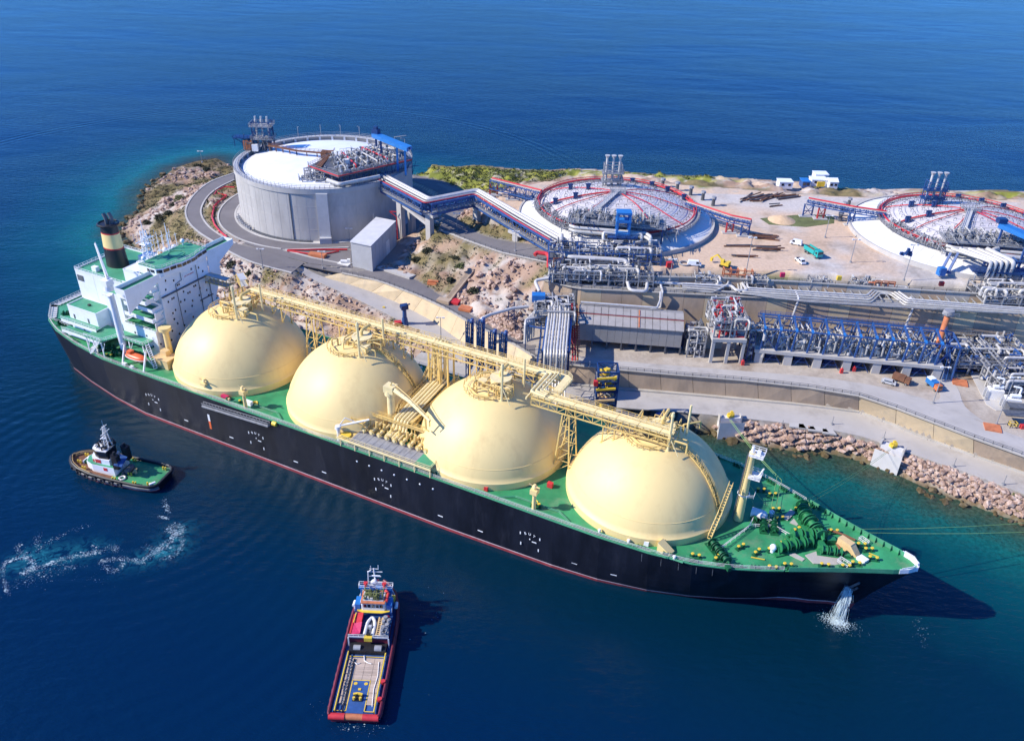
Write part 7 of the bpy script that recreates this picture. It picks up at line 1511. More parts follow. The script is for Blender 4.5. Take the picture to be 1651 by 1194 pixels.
# ------------------------------------------------------------------ rocks, scrub
def rock_field(name, n_, mask, rmin, rmax, label, mats='rock', seed=5, sink=.25, flat=.7, loc=None):
    r_ = np.random.default_rng(seed); idx = np.argwhere(mask); pick = idx[r_.integers(0, len(idx), n_)]
    base = np.array([(math.sin(t)*math.cos(p), math.sin(t)*math.sin(p), math.cos(t)) for t, p in [(0,0)]+[(1.05, k*1.2566) for k in range(5)]+[(2.0, k*1.2566+.63) for k in range(5)]])
    F0 = [(0,1+k,1+(k+1)%5) for k in range(5)]+[(1+k,6+k,1+(k+1)%5) for k in range(5)]+[(1+(k+1)%5,6+k,6+(k+1)%5) for k in range(5)]
    x = gx[pick[:,1]]+r_.uniform(-.65,.65,n_); y = gy[pick[:,0]]+r_.uniform(-.65,.65,n_); z = Hh[pick[:,0],pick[:,1]]; R = rmin+(rmax-rmin)*r_.random(n_)**3.6
    V = base[None]*(1+r_.uniform(-.32,.32,(n_,11,1)))*np.stack([R*r_.uniform(.7,1.4,n_), R*r_.uniform(.7,1.4,n_), R*flat*r_.uniform(.7,1.3,n_)],-1)[:,None,:]
    a = r_.uniform(0,6.28,n_); ca, sa = np.cos(a)[:,None], np.sin(a)[:,None]; V = np.stack([V[...,0]*ca-V[...,1]*sa, V[...,0]*sa+V[...,1]*ca, V[...,2]],-1)+np.stack([x,y,z+R*(flat-sink-.2)],-1)[:,None,:]
    F = (np.array(F0)[None]+11*np.arange(n_)[:,None,None]).reshape(-1,3); me = bpy.data.meshes.new(name)
    me.from_pydata(V.reshape(-1,3).tolist(), [], F.tolist()); me.materials.append(M[mats]); o_ = bpy.data.objects.new(name, me); COL.objects.link(o_); struct(o_, 'stuff'); tag(o_, label, 'rocks'); return o_
free_land = land & ~fix
bank = free_land & (Y < 262) & (X > -12) & (X < 185) & (dsh < 30)
bank2 = free_land & (X > -150) & (X < 12) & (Y < 330) & (dsh < 26)
head = free_land & (X < -100)
cutm = free_land & (X > -62) & (X < 22) & (dsh > 30) & (Y > 250) & (Y < 345)
rock_field('riprap', 13000, bank, .2, 1.15, 'pinkish boulders of the rock bank below the lower quay road', seed=1)
rock_field('riprap', 2600, bank2, .2, .9, 'pinkish boulders of the bank behind the aft domes', seed=2)
rock_field('headland_rocks', 1700, head & (veg < .62), .2, 1.2, 'pale boulders over the headland slope left of the tall tank', seed=3)
rock_field('cutting_rocks', 700, cutm & (veg < .6), .25, 1.3, 'pale broken rock in the cutting below the curved access road', seed=4)
shal = (~land) & (dsh < 3.2)
rock_field('shore_stones', 1500, shal & (X > -230) & (Y < 440), .5, 1.5, 'dark wet stones along the waterline of the island', 'rockwet', seed=6, sink=0)
def leafmass(b_, c, r, h, n_, rr_, leaf=.35):
    for i in range(n_):
        a_ = rr_.uniform(0,6.28); u = rr_.random()**.5*r*(.75+.25*math.sin(3*a_+c[0])); z_ = h*rr_.random()*(1-(u/r)**2*.8); p = np.array([c[0]+u*math.cos(a_), c[1]+u*math.sin(a_), c[2]+z_]); d1 = np.array([rr_.gauss(0,1),rr_.gauss(0,1),rr_.gauss(0,.6)]); d1 /= np.linalg.norm(d1); d2 = np.cross(d1,[rr_.gauss(0,1),rr_.gauss(0,1),1]); d2 /= np.linalg.norm(d2)+1e-9; l_ = leaf*rr_.uniform(.6,1.5)
        b_.quad(p-d1*l_, p+d2*l_*.5, p+d1*l_, p-d2*l_*.5)
rs_ = random.Random(17)
SHR = [(258,353,3.4,'dark shrub low on the headland slope, nearest the sea'),(290,322,3.6,'grey green shrub on the headland just left of the outer road'),(281,331,2.6,'smaller dark shrub below the one beside the outer road'),(272,345,2.4,'dark shrub in the middle of the headland scrub'),(236,360,2.2,'dark shrub at the rocky tip above the ship funnel'),(374,428,3.0,'dark shrub at the corner of the asphalt below the bridge wing'),(388,434,2.8,'green shrub right of the bridge wing on the rock bank'),(404,442,2.2,'small shrub on the bank between asphalt and aft dome'),(318,268,2.2,'green shrub near the lamp on the headland top'),(333,274,2.4,'bright green shrub on the headland top by the tank'),(742,430,2.2,'dark shrub in the rock cutting near its middle'),(764,470,2.6,'dark green shrub at the foot of the white rock face'),(735,418,2.0,'shrub high in the rock cutting under the access wall'),(690,405,2.4,'brown green shrub on top of the rocky mound by the shed'),(672,420,2.2,'shrub on the left shoulder of the rocky mound'),(726,452,2.0,'dark shrub beside the red gear at the cutting foot')]
for x_, y_, r_, lb_ in SHR:
    q_ = at(x_, y_, 12); 
    for _ in range(3): q_ = at(x_, y_, ground(q_[0], q_[1]))
    t_ = thing('shrub', lb_, 'shrub', q_)
    with part('foliage', 'leaf' if rs_.random() < .6 else 'leafy', t_) as b: leafmass(b, q_-[0,0,.2], r_, r_*.75, 420, rs_, .38)
    with part('stem', 'rust', t_) as b: [b.tube([q_-[0,0,.3], q_+[rs_.uniform(-r_,r_)*.4, rs_.uniform(-r_,r_)*.4, r_*.5]], .07, 4) for _ in range(4)]
def scrub(label, mask, n_, m, seed, leaf=.4):
    r_ = np.random.default_rng(seed); idx = np.argwhere(mask); pick = idx[r_.integers(0, len(idx), n_)]; x = gx[pick[:,1]]+r_.uniform(-.6,.6,n_); y = gy[pick[:,0]]+r_.uniform(-.6,.6,n_); z = Hh[pick[:,0],pick[:,1]]
    k_ = 7; c = np.stack([x,y,z],-1)[:,None,:]+r_.normal(0,1,(n_,k_,3))*[.45,.45,.18]+[0,0,.2]; d1 = r_.normal(0,1,(n_,k_,3)); d1 /= np.linalg.norm(d1,axis=-1,keepdims=True); d2 = np.cross(d1, r_.normal(0,1,(n_,k_,3))); d2 /= np.linalg.norm(d2,axis=-1,keepdims=True); l_ = leaf*r_.uniform(.6,1.5,(n_,k_,1))
    V = np.stack([c-d1*l_, c+d2*l_*.5, c+d1*l_, c-d2*l_*.5], 2).reshape(-1,3); me = bpy.data.meshes.new('scrub'); me.from_pydata(V.tolist(), [], np.arange(len(V)).reshape(-1,4).tolist()); me.materials.append(M[m]); o_ = bpy.data.objects.new('scrub', me); COL.objects.link(o_); struct(o_,'stuff'); tag(o_, label, 'ground cover')
scr = veg
scrub('low dark scrub between the rocks of the headland and cuttings', free_land & (scr > .66) & (Y < 470) & (X < 20), 4200, 'leaf', 8, .3)
scrub('yellow green scrub along the far edge of the island', (cls == 5) & (Y > 378) & (n1 > .52), 1800, 'leafy', 9, .4)
scrub('green weeds along the strip between pipe racks and terrace wall', (cls == 2) & (n1 > .55), 900, 'leafy', 10, .25)
scrub('weeds on the bank edge above the riprap', bank & (Hh > 4.6) & (n1 > .5), 500, 'leafy', 12, .25)
# ------------------------------------------------------------------ lamp posts
LP = [(1457,452,29,13.5,'tall grey lamp post at the yard edge before the right domed tank'),(1606,684,13,16.5,'tall grey floodlight mast beside the transformers at lower right'),(1504,650,13,13,'grey twin floodlight mast on the bend of the quay road'),(1371,423,29,9,'thin grey lamp post in the yard between truck and right tank'),(1330,383,29,9,'thin grey lamp post behind the turquoise truck'),(1203,438,29,13,'thin grey lamp post in the sandy yard by the excavator'),(1048,425,29,9,'grey lamp post before the shaded apron of the middle tank'),(1080,452,29,8,'short grey lamp post where pipes meet the terrace wall'),(564,388,14,5.5,'small lamp post on the apron at the foot of the tall tank'),(424,432,14,8,'thin lamp post at the edge of the asphalt above the aft dome'),(521,432,13.8,7,'thin lamp post at the tip of the tan retaining wall'),(711,548,6.4,9,'lamp post on the lower road behind the second dome trestle'),(737,374,22,8,'lamp post on the access road under the pipe bridge'),(831,405,25.5,8,'lamp post on the curved access road near its wall'),(326,262,11,6,'white lamp post on the headland top edge'),(1341,684,6,3,'short post on the lower road edge above the rocks, left'),(1424,708,6,3,'short post at the lower road beside the farther mooring platform'),(1537,752,6,3,'short yellow post at the lower road edge far right'),(1617,781,6,3.4,'dark bent post on the lower road at the right edge'),(1260,690,6,3,'dark short bollard post above the rock bank')]
for x_, y_, z_, h_, lb_ in LP:
    q_ = at(x_,y_,z_); t_ = thing('lamp_post', lb_, 'lamp post', q_)
    with part('pole', 'steel', t_, True) as b: b.tube([q_, q_+[0,0,h_]], .17 if h_ > 7 else .12, 6, r1=.1); b.cyl(q_, .45, .5, .4, 8)
    if h_ > 4:
        with part('lamp_head', 'white2', t_) as b: b.beam(q_+[-1.1,0,h_], q_+[1.1,0,h_], .22, .2); b.cb(q_+[-1.1,-.2,h_-.15], .8, .5, .4); b.cb(q_+[1.1,-.2,h_-.15], .8, .5, .4)
# ------------------------------------------------------------------ vehicles
def wheels(t_, xs, w_, r_, m='rubber'):
    for x_ in xs:
        for sg in (-1,1):
            with part('wheel', m, t_, True) as b: b.tube([(x_,sg*w_/2-sg*.15,r_),(x_,sg*w_/2+sg*.1,r_)], r_, 12)
            with part('rim', 'steel', b.o, True) as b2: b2.tube([(x_,sg*w_/2+sg*.1,r_),(x_,sg*w_/2+sg*.13,r_)], r_*.55, 8)
def car(loc, rz, label, paint, L_=4.6, kind='car'):
    t_ = thing(kind, label, 'pickup' if kind == 'pickup_truck' else 'van' if kind == 'van' else 'car', loc, rz); W_ = 1.85; h_ = .95
    with part('body', paint, t_) as b: b.box(-L_/2,L_/2,-W_/2,W_/2,.35,h_); b.prism([(-L_/2+.05,-W_/2+.1),(L_/2-.1,-W_/2+.1),(L_/2-.1,W_/2-.1),(-L_/2+.05,W_/2-.1)],h_,h_+.08)
    if kind == 'van': x0, x1, hh = -L_/2+.05, L_/2-1.0, 2.0
    elif kind == 'pickup_truck': x0, x1, hh = -.4, L_/2-1.1, 1.75
    else: x0, x1, hh = -L_/2+.5, L_/2-1.2, 1.5
    with part('cabin', paint, t_) as b: b.add([(x0,-.88,h_),(x1+.6,-.88,h_),(x1+.6,.88,h_),(x0,.88,h_),(x0+.2,-.74,hh),(x1,-.74,hh),(x1,.74,hh),(x0+.2,.74,hh)], [(0,3,2,1),(4,5,6,7),(0,1,5,4),(1,2,6,5),(2,3,7,6),(3,0,4,7)])
    with part('window', 'glass', t_) as b: b.add([(x1+.58,-.75,h_+.08),(x1+.58,.75,h_+.08),(x1+.06,.66,hh-.08),(x1+.06,-.66,hh-.08)], [(0,1,2,3)]); b.v = [(x_+.03,y_,z_) for x_,y_,z_ in b.v]
    for sg in (-1,1):
        with part('side_window', 'glass', t_) as b: b.add([(x1-.9 if kind == 'van' else x0+.3,sg*.89,h_+.1),(x1+.35,sg*.89,h_+.1),(x1-.05,sg*.79,hh-.12),(x1-.8 if kind == 'van' else x0+.4,sg*.79,hh-.12)], [(0,1,2,3)])
    if kind == 'pickup_truck':
        with part('load_bed', 'black', t_) as b: b.box(-L_/2+.1,-.5,-W_/2+.15,W_/2-.15,h_+.09,h_+.14)
    wheels(t_, (-L_/2+.85, L_/2-.9), W_, .34); return t_
car(at(1283,394,29), 2.6, 'small white van parked alone in the yard left of the turquoise truck', 'white', 4.4, 'van')
car(at(1290,423,29), -1.35, 'white pickup with dark load bed parked in the yard facing the camera', 'white', 5.0, 'pickup_truck')
car(at(1119,428,29), -.15, 'white van parked by the yard edge in front of the middle tank', 'white', 4.8, 'van')
car(at(1432,618,13), -.5, 'grey car with a red roof load on the verge below the blue frames', 'greyl', 4.4)
car(S(33.5,38,6.2), PSI, 'blue car parked on the jetty left of the gangway tower', 'blue', 4.6)
car(S(56,46,6.2)+[0,0,0], PSI, 'bright blue car half hidden beyond the ship trestle right of the gangway tower', 'blue', 4.6)
tk = thing('dump_truck', 'turquoise dump truck casting a sharp shadow in the yard', 'truck', at(1310,411,29), -1.2)
with part('cab', 'teal', tk) as b: b.box(2.0,4.0,-1.25,1.25,.7,2.9); b.prism([(2.0,-1.1),(3.7,-1.1),(3.7,1.1),(2.0,1.1)],2.9,3.05)
with part('windscreen', 'glass', tk) as b: b.box(3.99,4.05,-1.1,1.1,1.8,2.7)
with part('side_window', 'glass', tk) as b: b.box(2.6,3.6,-1.28,-1.24,1.8,2.6)
with part('dump_body', 'teal', tk) as b:
    b.box(-4,1.8,-1.3,1.3,1.1,1.3); b.box(-4,1.8,-1.35,-1.2,1.3,2.7); b.box(-4,1.8,1.2,1.35,1.3,2.7); b.box(1.65,1.8,-1.2,1.2,1.3,3.1); b.box(-4,-3.85,-1.2,1.2,1.3,2.3)
with part('load', 'rust', tk) as b: b.box(-3.8,1.6,-1.2,1.2,1.3,2.0)
with part('chassis', 'black', tk) as b: b.box(-4,3.9,-.6,.6,.6,1.05)
wheels(tk, (-3.0,-1.6,2.9), 2.4, .55)
def small_truck(loc, rz, label, cabm, bedm, cat='truck'):
    t_ = thing('small_truck', label, cat, loc, rz)
    with part('cab', cabm, t_) as b: b.box(1.2,2.7,-1,1,.6,2.3)
    with part('windscreen', 'glass', t_) as b: b.box(2.69,2.75,-.9,.9,1.4,2.1)
    with part('load_box', bedm, t_) as b: b.box(-2.7,1.05,-1.1,1.1,.9,2.5)
    with part('chassis', 'black', t_) as b: b.box(-2.7,2.6,-.5,.5,.5,.85)
    wheels(t_, (-1.7,1.8), 1.9, .42); return t_
small_truck(at(1452,616,13), -.7, 'brown box truck on the verge left of the blue covered truck', 'rust', 'rust')
small_truck(at(1504,625,13), -1.3, 'truck with bright blue cover and orange cab by the road junction', 'brick', 'lblue')
with part('white_load', 'white', bpy.data.objects['small_truck.001']) as b: b.box(-2.6,-.6,-1.0,1.0,2.52,2.9)
small_truck(S(27.5,37.5,6.2), PSI, 'red and white truck on the jetty beyond the trestle bend', 'white', 'red')
ex = thing('excavator', 'yellow excavator at the edge of the sandy yard', 'excavator', at(1168,430,29), 2.5); ex.scale = (.8,.8,.8)
for sg in (-1,1):
    with part('track', 'rubber', ex) as b: b.prism([(-2,sg*1.2-.35),(2,sg*1.2-.35),(2,sg*1.2+.35),(-2,sg*1.2+.35)],0,.9)
with part('body', 'yellow', ex) as b: b.box(-2.2,1.6,-1.4,1.4,1.1,2.3); b.box(-2.2,-.6,-1.4,1.4,2.3,2.8)
with part('cab', 'yellow', ex) as b: b.box(.2,1.7,.2,1.4,2.3,3.7)
with part('window', 'glass', ex) as b: b.box(1.69,1.74,.3,1.3,2.4,3.5)
with part('boom', 'yellow', ex) as b: b.beam((1.2,-.4,2.0),(4.2,-.4,4.6),.5,.7); b.beam((4.2,-.4,4.6),(6.6,-.4,2.4),.4,.6); b.prism([(6.2,-1),(7.2,-1),(7.2,.2),(6.2,.2)],.9,2.4)
with single('red_container', 'red', 'small red box at the yard edge left of the white van', 'box', at(1079,430,29)) as b: b.cb(at(1079,430,29), 2.2, 1.8, 1.9, .1)
with single('cable_drum', 'steel', 'dark cable ring lying left of the white van', 'cable drum', at(1104,426,29)) as b: q_ = at(1104,426,29); b.ring((q_[0],q_[1],q_[2]+.4), 1.8, .3, 18, 6)
for x_, lb_ in ((1261,'magenta box standing on the low terrace wall'),(1352,'yellow box standing on the low terrace wall'),(1517,'bright red box on the low terrace wall near the right tank')):
    q_ = at(x_, 446+(x_-1261)*.056, 29)
    with single('cabinet', ['magenta','yellow','red'][(1261,1352,1517).index(x_)], lb_, 'box') if False else single('cabinet', ['magenta','yellow','red'][(1261,1352,1517).index(x_)], lb_, 'box', q_) as b: b.cb(q_, 1.5, 1.1, 1.5, 0)
with single('water_tank_blue', 'lblue', 'blue bin on the white apron of the right domed tank', 'bin', at(1516,443,30.2)) as b: b.cb(at(1516,443,30.2), 2.4, 2.2, 2.8, .2)
with single('floodlight_rack', 'dblue', 'cluster of dark floodlights on the yard mast by the right tank', 'lights', at(1460,412,36)) as b:
    q_ = at(1463,408,41.5); [b.cb(q_+[rr.uniform(-2,2),rr.uniform(-1,1),rr.uniform(-1,1)], 1.2,.8,.9, rr.uniform(0,3)) for _ in range(7)]
# site cabins at the far edge, heaps of beams in the yard
for i, (x0_, x1_, yb_, hgt, m_, lb_) in enumerate([(1253,1275,301,2.9,'white','white site cabin at the far edge, leftmost'),(1305,1330,297,2.8,'white','long white site cabin at the far edge behind the yellow bin'),(1310,1331,291,3.6,'white2','rear white site cabin rising behind the long one'),(1333,1347,301,3.2,'white','white site hut with pitched roof at the far edge, rightmost'),(1290,1302,300,2.9,'blue','dark blue container between the white site cabins')]):
    a_, c_ = at(x0_,yb_,27), at(x1_,yb_+1,27); t_ = thing('site_cabin', lb_, 'cabin', (a_+c_)/2, 0, 'site cabins at the far edge'); L_ = np.linalg.norm(c_-a_)
    m0 = (a_+c_)/2
    with part('wall', m_, t_) as b: b.cb(m0, L_, 5, hgt)
    with part('roof', 'white' if i < 4 else 'lblue', t_) as b:
        if i == 3: b.add([m0+[-L_/2-.2,-2.7,hgt],m0+[L_/2+.2,-2.7,hgt],m0+[L_/2+.2,2.7,hgt],m0+[-L_/2-.2,2.7,hgt],m0+[-L_/2-.2,0,hgt+1.2],m0+[L_/2+.2,0,hgt+1.2]], [(0,1,5,4),(2,3,4,5),(0,4,3),(1,2,5),(0,3,2,1)])
        else: b.cb(m0+[0,0,hgt+.01], L_+.4, 5.4, .3)
    for k_ in range(2):
        with part('window', 'glass', t_) as b: b.cb(m0+[-L_*.25+L_*.5*k_,-2.52,1.4], 1.2, .1, 1.0)
with single('waste_bin', 'yellow', 'yellow bin in front of the long white site cabin', 'bin', at(1322,300,27)) as b: b.cb(at(1322,300,27), 3.4, 2, 2.2)
def heap(x_, y_, w_, d_, n_, lb_, m='rust', rz=0.):
    q_ = at(x_,y_,29); t_ = thing('beam_heap', lb_, 'heap', q_)
    for i in range(n_):
        with part('beam', m if i % 3 else 'dsteel', t_) as b: o_ = np.array([rr.uniform(-w_*.2,w_*.2), rr.uniform(-d_/2,d_/2), .3+.4*(i//3)]); a_ = rz+rr.gauss(0,.12); v_ = np.array([math.cos(a_),math.sin(a_),0])*w_/2; b.beam(q_+o_-v_, q_+o_+v_, .35, .4)
for x_, y_, w_, d_, n_, rz_, lb_ in [(1232,384,9,4,9,0,'rusty beam stack right of the yard pipe rack, farthest'),(1238,402,9,4,9,-.05,'rusty beam stack in the yard centre, left of the white van'),(1188,397,10,1.5,4,0,'long rusty beams lying left of the yard stacks'),(1198,414,8,1.5,5,0,'pair of rusty beams nearest the excavator'),(1212,318,15,2,5,.75,'long rusty girders on the sand, leftmost of the far row'),(1240,320,15,2.4,6,.75,'long rusty girders on the sand, middle of the far row'),(1265,318,11,4,6,.3,'rusty girder heap on the sand at the right of the far row'),(1250,332,5,2,4,.3,'small rusty scrap heap below the far girders'),(1218,325,4,2,4,.2,'small rusty scrap heap below the leftmost far girders'),(1105,330,8,4,6,.2,'dark scrap heap on sand right of the middle dome')]:
    heap(x_, y_, w_, d_, n_, lb_, 'rust', rz_)
with single('sand_heap', 'sand', 'orange sand heap by the ditch behind the yard', 'sand heap', at(1260,355,29)) as b: b.lathe([(5.6,0),(4.2,.6),(2.2,1.4),(.6,1.8),(0,1.8)], at(1260,355,29), 20)
with part('ditch_weeds', 'leafy', kind='structure') as b:
    P_ = [at(x_,y_,29.03) for x_, y_ in ((1225,352),(1300,345),(1345,348),(1345,360),(1300,366),(1240,362))]; b.prism([q_[:2] for q_ in P_], 28.7, 29.04)
for i, dd in enumerate(range(9)): # anchor blocks standing round the domed tanks
    D_, a_ = (D2, 22+9*i) if i < 5 else (D3, 140+8*(i-5)); q_ = np.array([D_[0]+46*math.cos(math.radians(a_)), D_[1]+46*math.sin(math.radians(a_)), 29])
    t_ = thing('vent_column', 'dark ground vent column behind the '+('middle' if i < 5 else 'right')+' domed tank', 'vent', q_, 0, 'ground vents behind the '+('middle' if i < 5 else 'right')+' domed tank')
    with part('column', 'dsteel', t_, True) as b: b.cyl(q_, .8, 3.2, .7, 8)
    with part('cap', 'steel', t_, True) as b: b.cyl(q_+[0,0,3.2], 1.2, .8, 1.0, 8)
# pits and slabs at the foot of the cutting
for i, (x_, y_, w_, d_, m_, lb_) in enumerate([(731,487,5,3.4,'red','red covered slab at the cutting foot, leftmost of the group'),(758,484,4.4,3,'brick','orange slab at the cutting foot, upper middle'),(751,499,4.6,3.2,'brick','orange slab at the cutting foot, nearest the road'),(772,492,5,3,'brick','orange slab at the cutting foot beside the open pit'),(783,500,5,3,'brick','orange slab at the cutting foot, rightmost below the pit')]):
    with single('foundation_slab', m_, lb_, 'slab', at(x_,y_,13.4)) as b: b.cb(at(x_,y_,13.2), w_, d_, .9, -.35)
with single('open_pit', ['conc','black'], 'open concrete pit with dark inside at the cutting foot', 'pit', at(800,485,13.4)) as b:
    q_ = at(800,486,13.2)
    for dx, dy, sx, sy in ((-3.5,0,.5,6),(3.5,0,.5,6),(0,-3,7.5,.5),(0,3,7.5,.5)): b.cb(q_+[dx,dy,-1], sx, sy, 2.4)
    b.k = 1; b.cb(q_-[0,0,.8], 6.6, 5.6, .9)
with single('cutting_stair', 'concd', 'concrete stair ramp climbing through the rock cutting', 'stair', at(742,478,13.5)) as b:
    a_, c_ = at(722,484,13.6), at(760,436,19.5); b.beam(a_, c_, 2.4, .8); [b.beam(lerp(a_,c_,t_)+[-1.1,0,.5], lerp(a_,c_,t_)+[1.1,0,.5], .5, .25) for t_ in np.linspace(0,1,26)]; b.cb(at(716,487,13.2), 5, 2.6, 1.2, -.4)
with single('red_gear', 'brick', 'red painted pump gear at the left foot of the cutting', 'pump', at(699,460,13)) as b: q_ = at(699,460,13); b.cb(q_,4,2.6,1.6,-.4); b.tube([q_+[-2,0,2],q_+[2,-.8,2]],.5,8); b.cb(q_+[2.6,-.6,0],2,1.6,1)
with single('shed_skirt', 'concl', 'pale concrete ledge along the foot of the rocky mound right of the shed', 'ledge', at(640,440,13.4)) as b: b.prism([at(607,434,13.4)[:2],at(660,450,13.4)[:2],at(671,446,13.4)[:2],at(618,430,13.4)[:2]], 12.8, 14.2)
# transformers and gear at the lower right
with part('transformer_pad', 'concl', kind='structure') as b: b.prism([at(x_,y_,13)[:2] for x_, y_ in ((1562,598),(1651,612),(1700,640),(1680,665),(1606,662),(1590,652))], 12.8, 13.2)
for i, (x_, y_, lb_) in enumerate([(1601,640,'white transformer with a tall pipe on the pale pad, left one'),(1628,655,'white transformer with radiators on the pale pad, right one')]):
    q_ = at(x_,y_,13.2); t_ = thing('transformer', lb_, 'transformer', q_)
    with part('tank', 'white2', t_) as b: b.cb(q_, 4.2, 3, 3.2, -.2)
    for k_ in range(4):
        with part('radiator', 'greyl', t_) as b: b.cb(q_+[-2.8+.5*(k_%2),-1+.7*k_,.4], .9, .45, 2.4, -.2)
    with part('conservator', 'white', t_, True) as b: b.tube([q_+[-1,0,4],q_+[1.8,-.3,4]], .6, 10); b.pipe([q_+[1.5,0,3],q_+[1.8,.4,6.4],q_+[-.4,1,6.6]], .3, 7)
    for k_ in range(3):
        with part('bushing', 'steel', t_, True) as b: b.cyl(q_+[-1.2+1.1*k_,.9,3.2], .22, 1.7, .1, 7)
with single('grey_container', 'dsteel', 'dark grey container below the white transformers at the right edge', 'container', at(1641,664,13)) as b: b.cb(at(1641,667,13.2), 7.5, 3, 3, -.1); b.cb(at(1641,667,16.2), 7.8, 3.2, .2, -.1)
steel_block('tangle of dark pipes and steel behind the white transformers', 150, 172, 218, 229, 13, (15.6,18.4), 220, 'steel', mats=('pipe','steel','dsteel','blue'), pipes=8)
for x_, y_, lb_ in ((1547,617,'orange slab beside the side road junction'),(1600,690,'orange slab on the rubble strip near the right edge')):
    with single('ground_slab', 'brick', lb_, 'slab', at(x_,y_,13)) as b: b.cb(at(x_,y_,13), 4.5, 4, .4, -.3)
with single('rubbish_skip', 'red', 'red bin at the right edge of the rubble strip', 'bin', at(1648,690,13)) as b: b.cb(at(1648,690,13), 1.4, 1.2, 1.2)
with single('yellow_frame', 'yellow', 'small yellow frame on the rubble strip near the right edge', 'frame', at(1628,690,13)) as b: q_ = at(1628,690,13); b.rail([q_, q_+[2,0,0], q_+[2,1.4,0], q_+[0,1.4,0], q_], 1.6, 1.5, .14)
for x_, y_, lb_ in ((1376,598,'red hydrant box left of the blue frames on the verge'),(1356,601,'red hydrant box below the middle of the blue frames'),(1197,588,'red hydrant box at the verge right of the concrete table')):
    with single('hydrant', 'red', lb_, 'hydrant', at(x_,y_,13)) as b: b.cb(at(x_,y_,13), .9, .9, 1.5); b.cyl(at(x_,y_,13)+[0,0,1.45], .35, .5, .2, 8)
for x_, y_, w_ in ((1285,686,5),(1300,688,5),(1318,692,6),(1336,696,4)):
    with part('road_patch', 'concl', kind='structure') as b: q_ = at(x_,y_,6); b.prism([(q_+[-w_/2,-.6,0])[:2],(q_+[w_/2,-1.4,0])[:2],(q_+[w_/2-.4,1.2,0])[:2],(q_+[-w_/2+.6,1.5,0])[:2]], 5.6, 6.12)
# ------------------------------------------------------------------ the harbour tug (x forward, y to port)
def boat_hull(par, st, zs, mats, bands, name='hull'):
    """st: (x, half breadth at deck, half breadth at the water, deck height)"""
    with part(name, mats, par, True) as b_:
        for sd in (-1,1):
            rows = []
            for x_, bd, bw, D in st: rows.append([(x_, sd*(bw+(bd-bw)*np.clip(z_,0,1)**.8), z_*D if z_ > 0 else z_*1.5) for z_ in zs])
            for r0, r1 in zip(rows[:-1], rows[1:]):
                for j in range(len(zs)-1): b_.k = bands[j]; q_ = (r0[j],r1[j],r1[j+1],r0[j+1]); b_.quad(*(q_ if sd > 0 else q_[::-1]))
        b_.k = bands[-1]
        for e_ in (st[0],st[-1]): b_.quad((e_[0],-e_[1],e_[3]),(e_[0],e_[1],e_[3]),(e_[0],e_[2],-1.5),(e_[0],-e_[2],-1.5))
TUG = [(-14.6,3.2,2.6,2.1),(-14.0,4.3,3.6,2.1),(-12.6,5.0,4.4,2.1),(-9,5.3,4.9,2.1),(0,5.35,5,2.3),(6,5.2,4.6,2.7),(10,4.5,3.5,3.1),(12.6,3.3,2.2,3.4),(14,2.0,1.1,3.6),(14.8,.7,.2,3.7)]
tp = (at(122,745,1)+at(268,775,1))/2; tug = thing('tugboat', 'black harbour tug with white house and green after deck by the carrier stern', 'tug', (tp[0],tp[1],0), math.atan2(188.8-181.7,-124.8+96.1))
boat_hull(tug, TUG, [-1,0,.22,.34,.7,1], ['hull','boot','whiteline'], [1,1,2,0,0])
dk = lambda x_: float(np.interp(x_, [q[0] for q in TUG], [q[3] for q in TUG])); hbx = lambda x_: float(np.interp(x_, [q[0] for q in TUG], [q[1] for q in TUG]))
xs = [q[0] for q in TUG]
for nm_, m_, lo_, hi_ in (('after_deck', 'deck', -20, -.5), ('fore_deck', 'rust', -.5, 20)):
  with part(nm_, m_, tug) as b:
    for a_, c_ in zip(xs[:-1], xs[1:]):
      if lo_ < (a_+c_)/2 < hi_: b.quad((a_,-hbx(a_)+.3,dk(a_)-.55),(c_,-hbx(c_)+.3,dk(c_)-.55),(c_,hbx(c_)-.3,dk(c_)-.55),(a_,hbx(a_)-.3,dk(a_)-.55))
with part('bulwark', 'black', tug, True) as b:
    for sd in (-1,1): b.tube([(x_, sd*(hbx(x_)-.1), dk(x_)+.15) for x_ in xs], .32, 6)
    b.beam((-14.6,-3.2,2.2),(-14.6,3.2,2.2),.6,.6)
for sd in (-1,1):
    with part('rubbing_strake', 'dsteel', tug, True) as b: b.tube([(x_, sd*(hbx(x_)-.05), dk(x_)*.62) for x_ in xs], .28, 6)
with part('inner_bulwark', 'tan', tug) as b:
    for a_, c_ in zip(xs[5:-1], xs[6:]): b.beam((a_,-hbx(a_)+.55,dk(a_)-.1),(c_,-hbx(c_)+.55,dk(c_)-.1),.12,.9); b.beam((a_,hbx(a_)-.55,dk(a_)-.1),(c_,hbx(c_)-.55,dk(c_)-.1),.12,.9)
with part('deckhouse', 'white', tug) as b: b.prism([(8.4,-2.2),(9.4,0),(8.4,2.2),(6,3.1),(-1,3.1),(-1,-3.1),(6,-3.1)], 1.8, 4.6)
dh_ = b.o
with part('house_deck', 'deck2', dh_) as b: b.prism([(8.3,-2.1),(9.2,0),(8.3,2.1),(6,3.0),(-.9,3.0),(-.9,-3.0),(6,-3.0)], 4.603, 4.66)
with part('upper_house', 'white', tug) as b: b.prism([(6.6,-1.7),(7.3,0),(6.6,1.7),(4.6,2.3),(.6,2.3),(.6,-2.3),(4.6,-2.3)], 4.66, 6.4)
with part('wheelhouse', 'black', tug) as b: b.prism([(5.6,-1.4),(6.1,0),(5.6,1.4),(3.9,2.1),(1.0,1.9),(1.0,-1.9),(3.9,-2.1)], 6.4, 9.0)
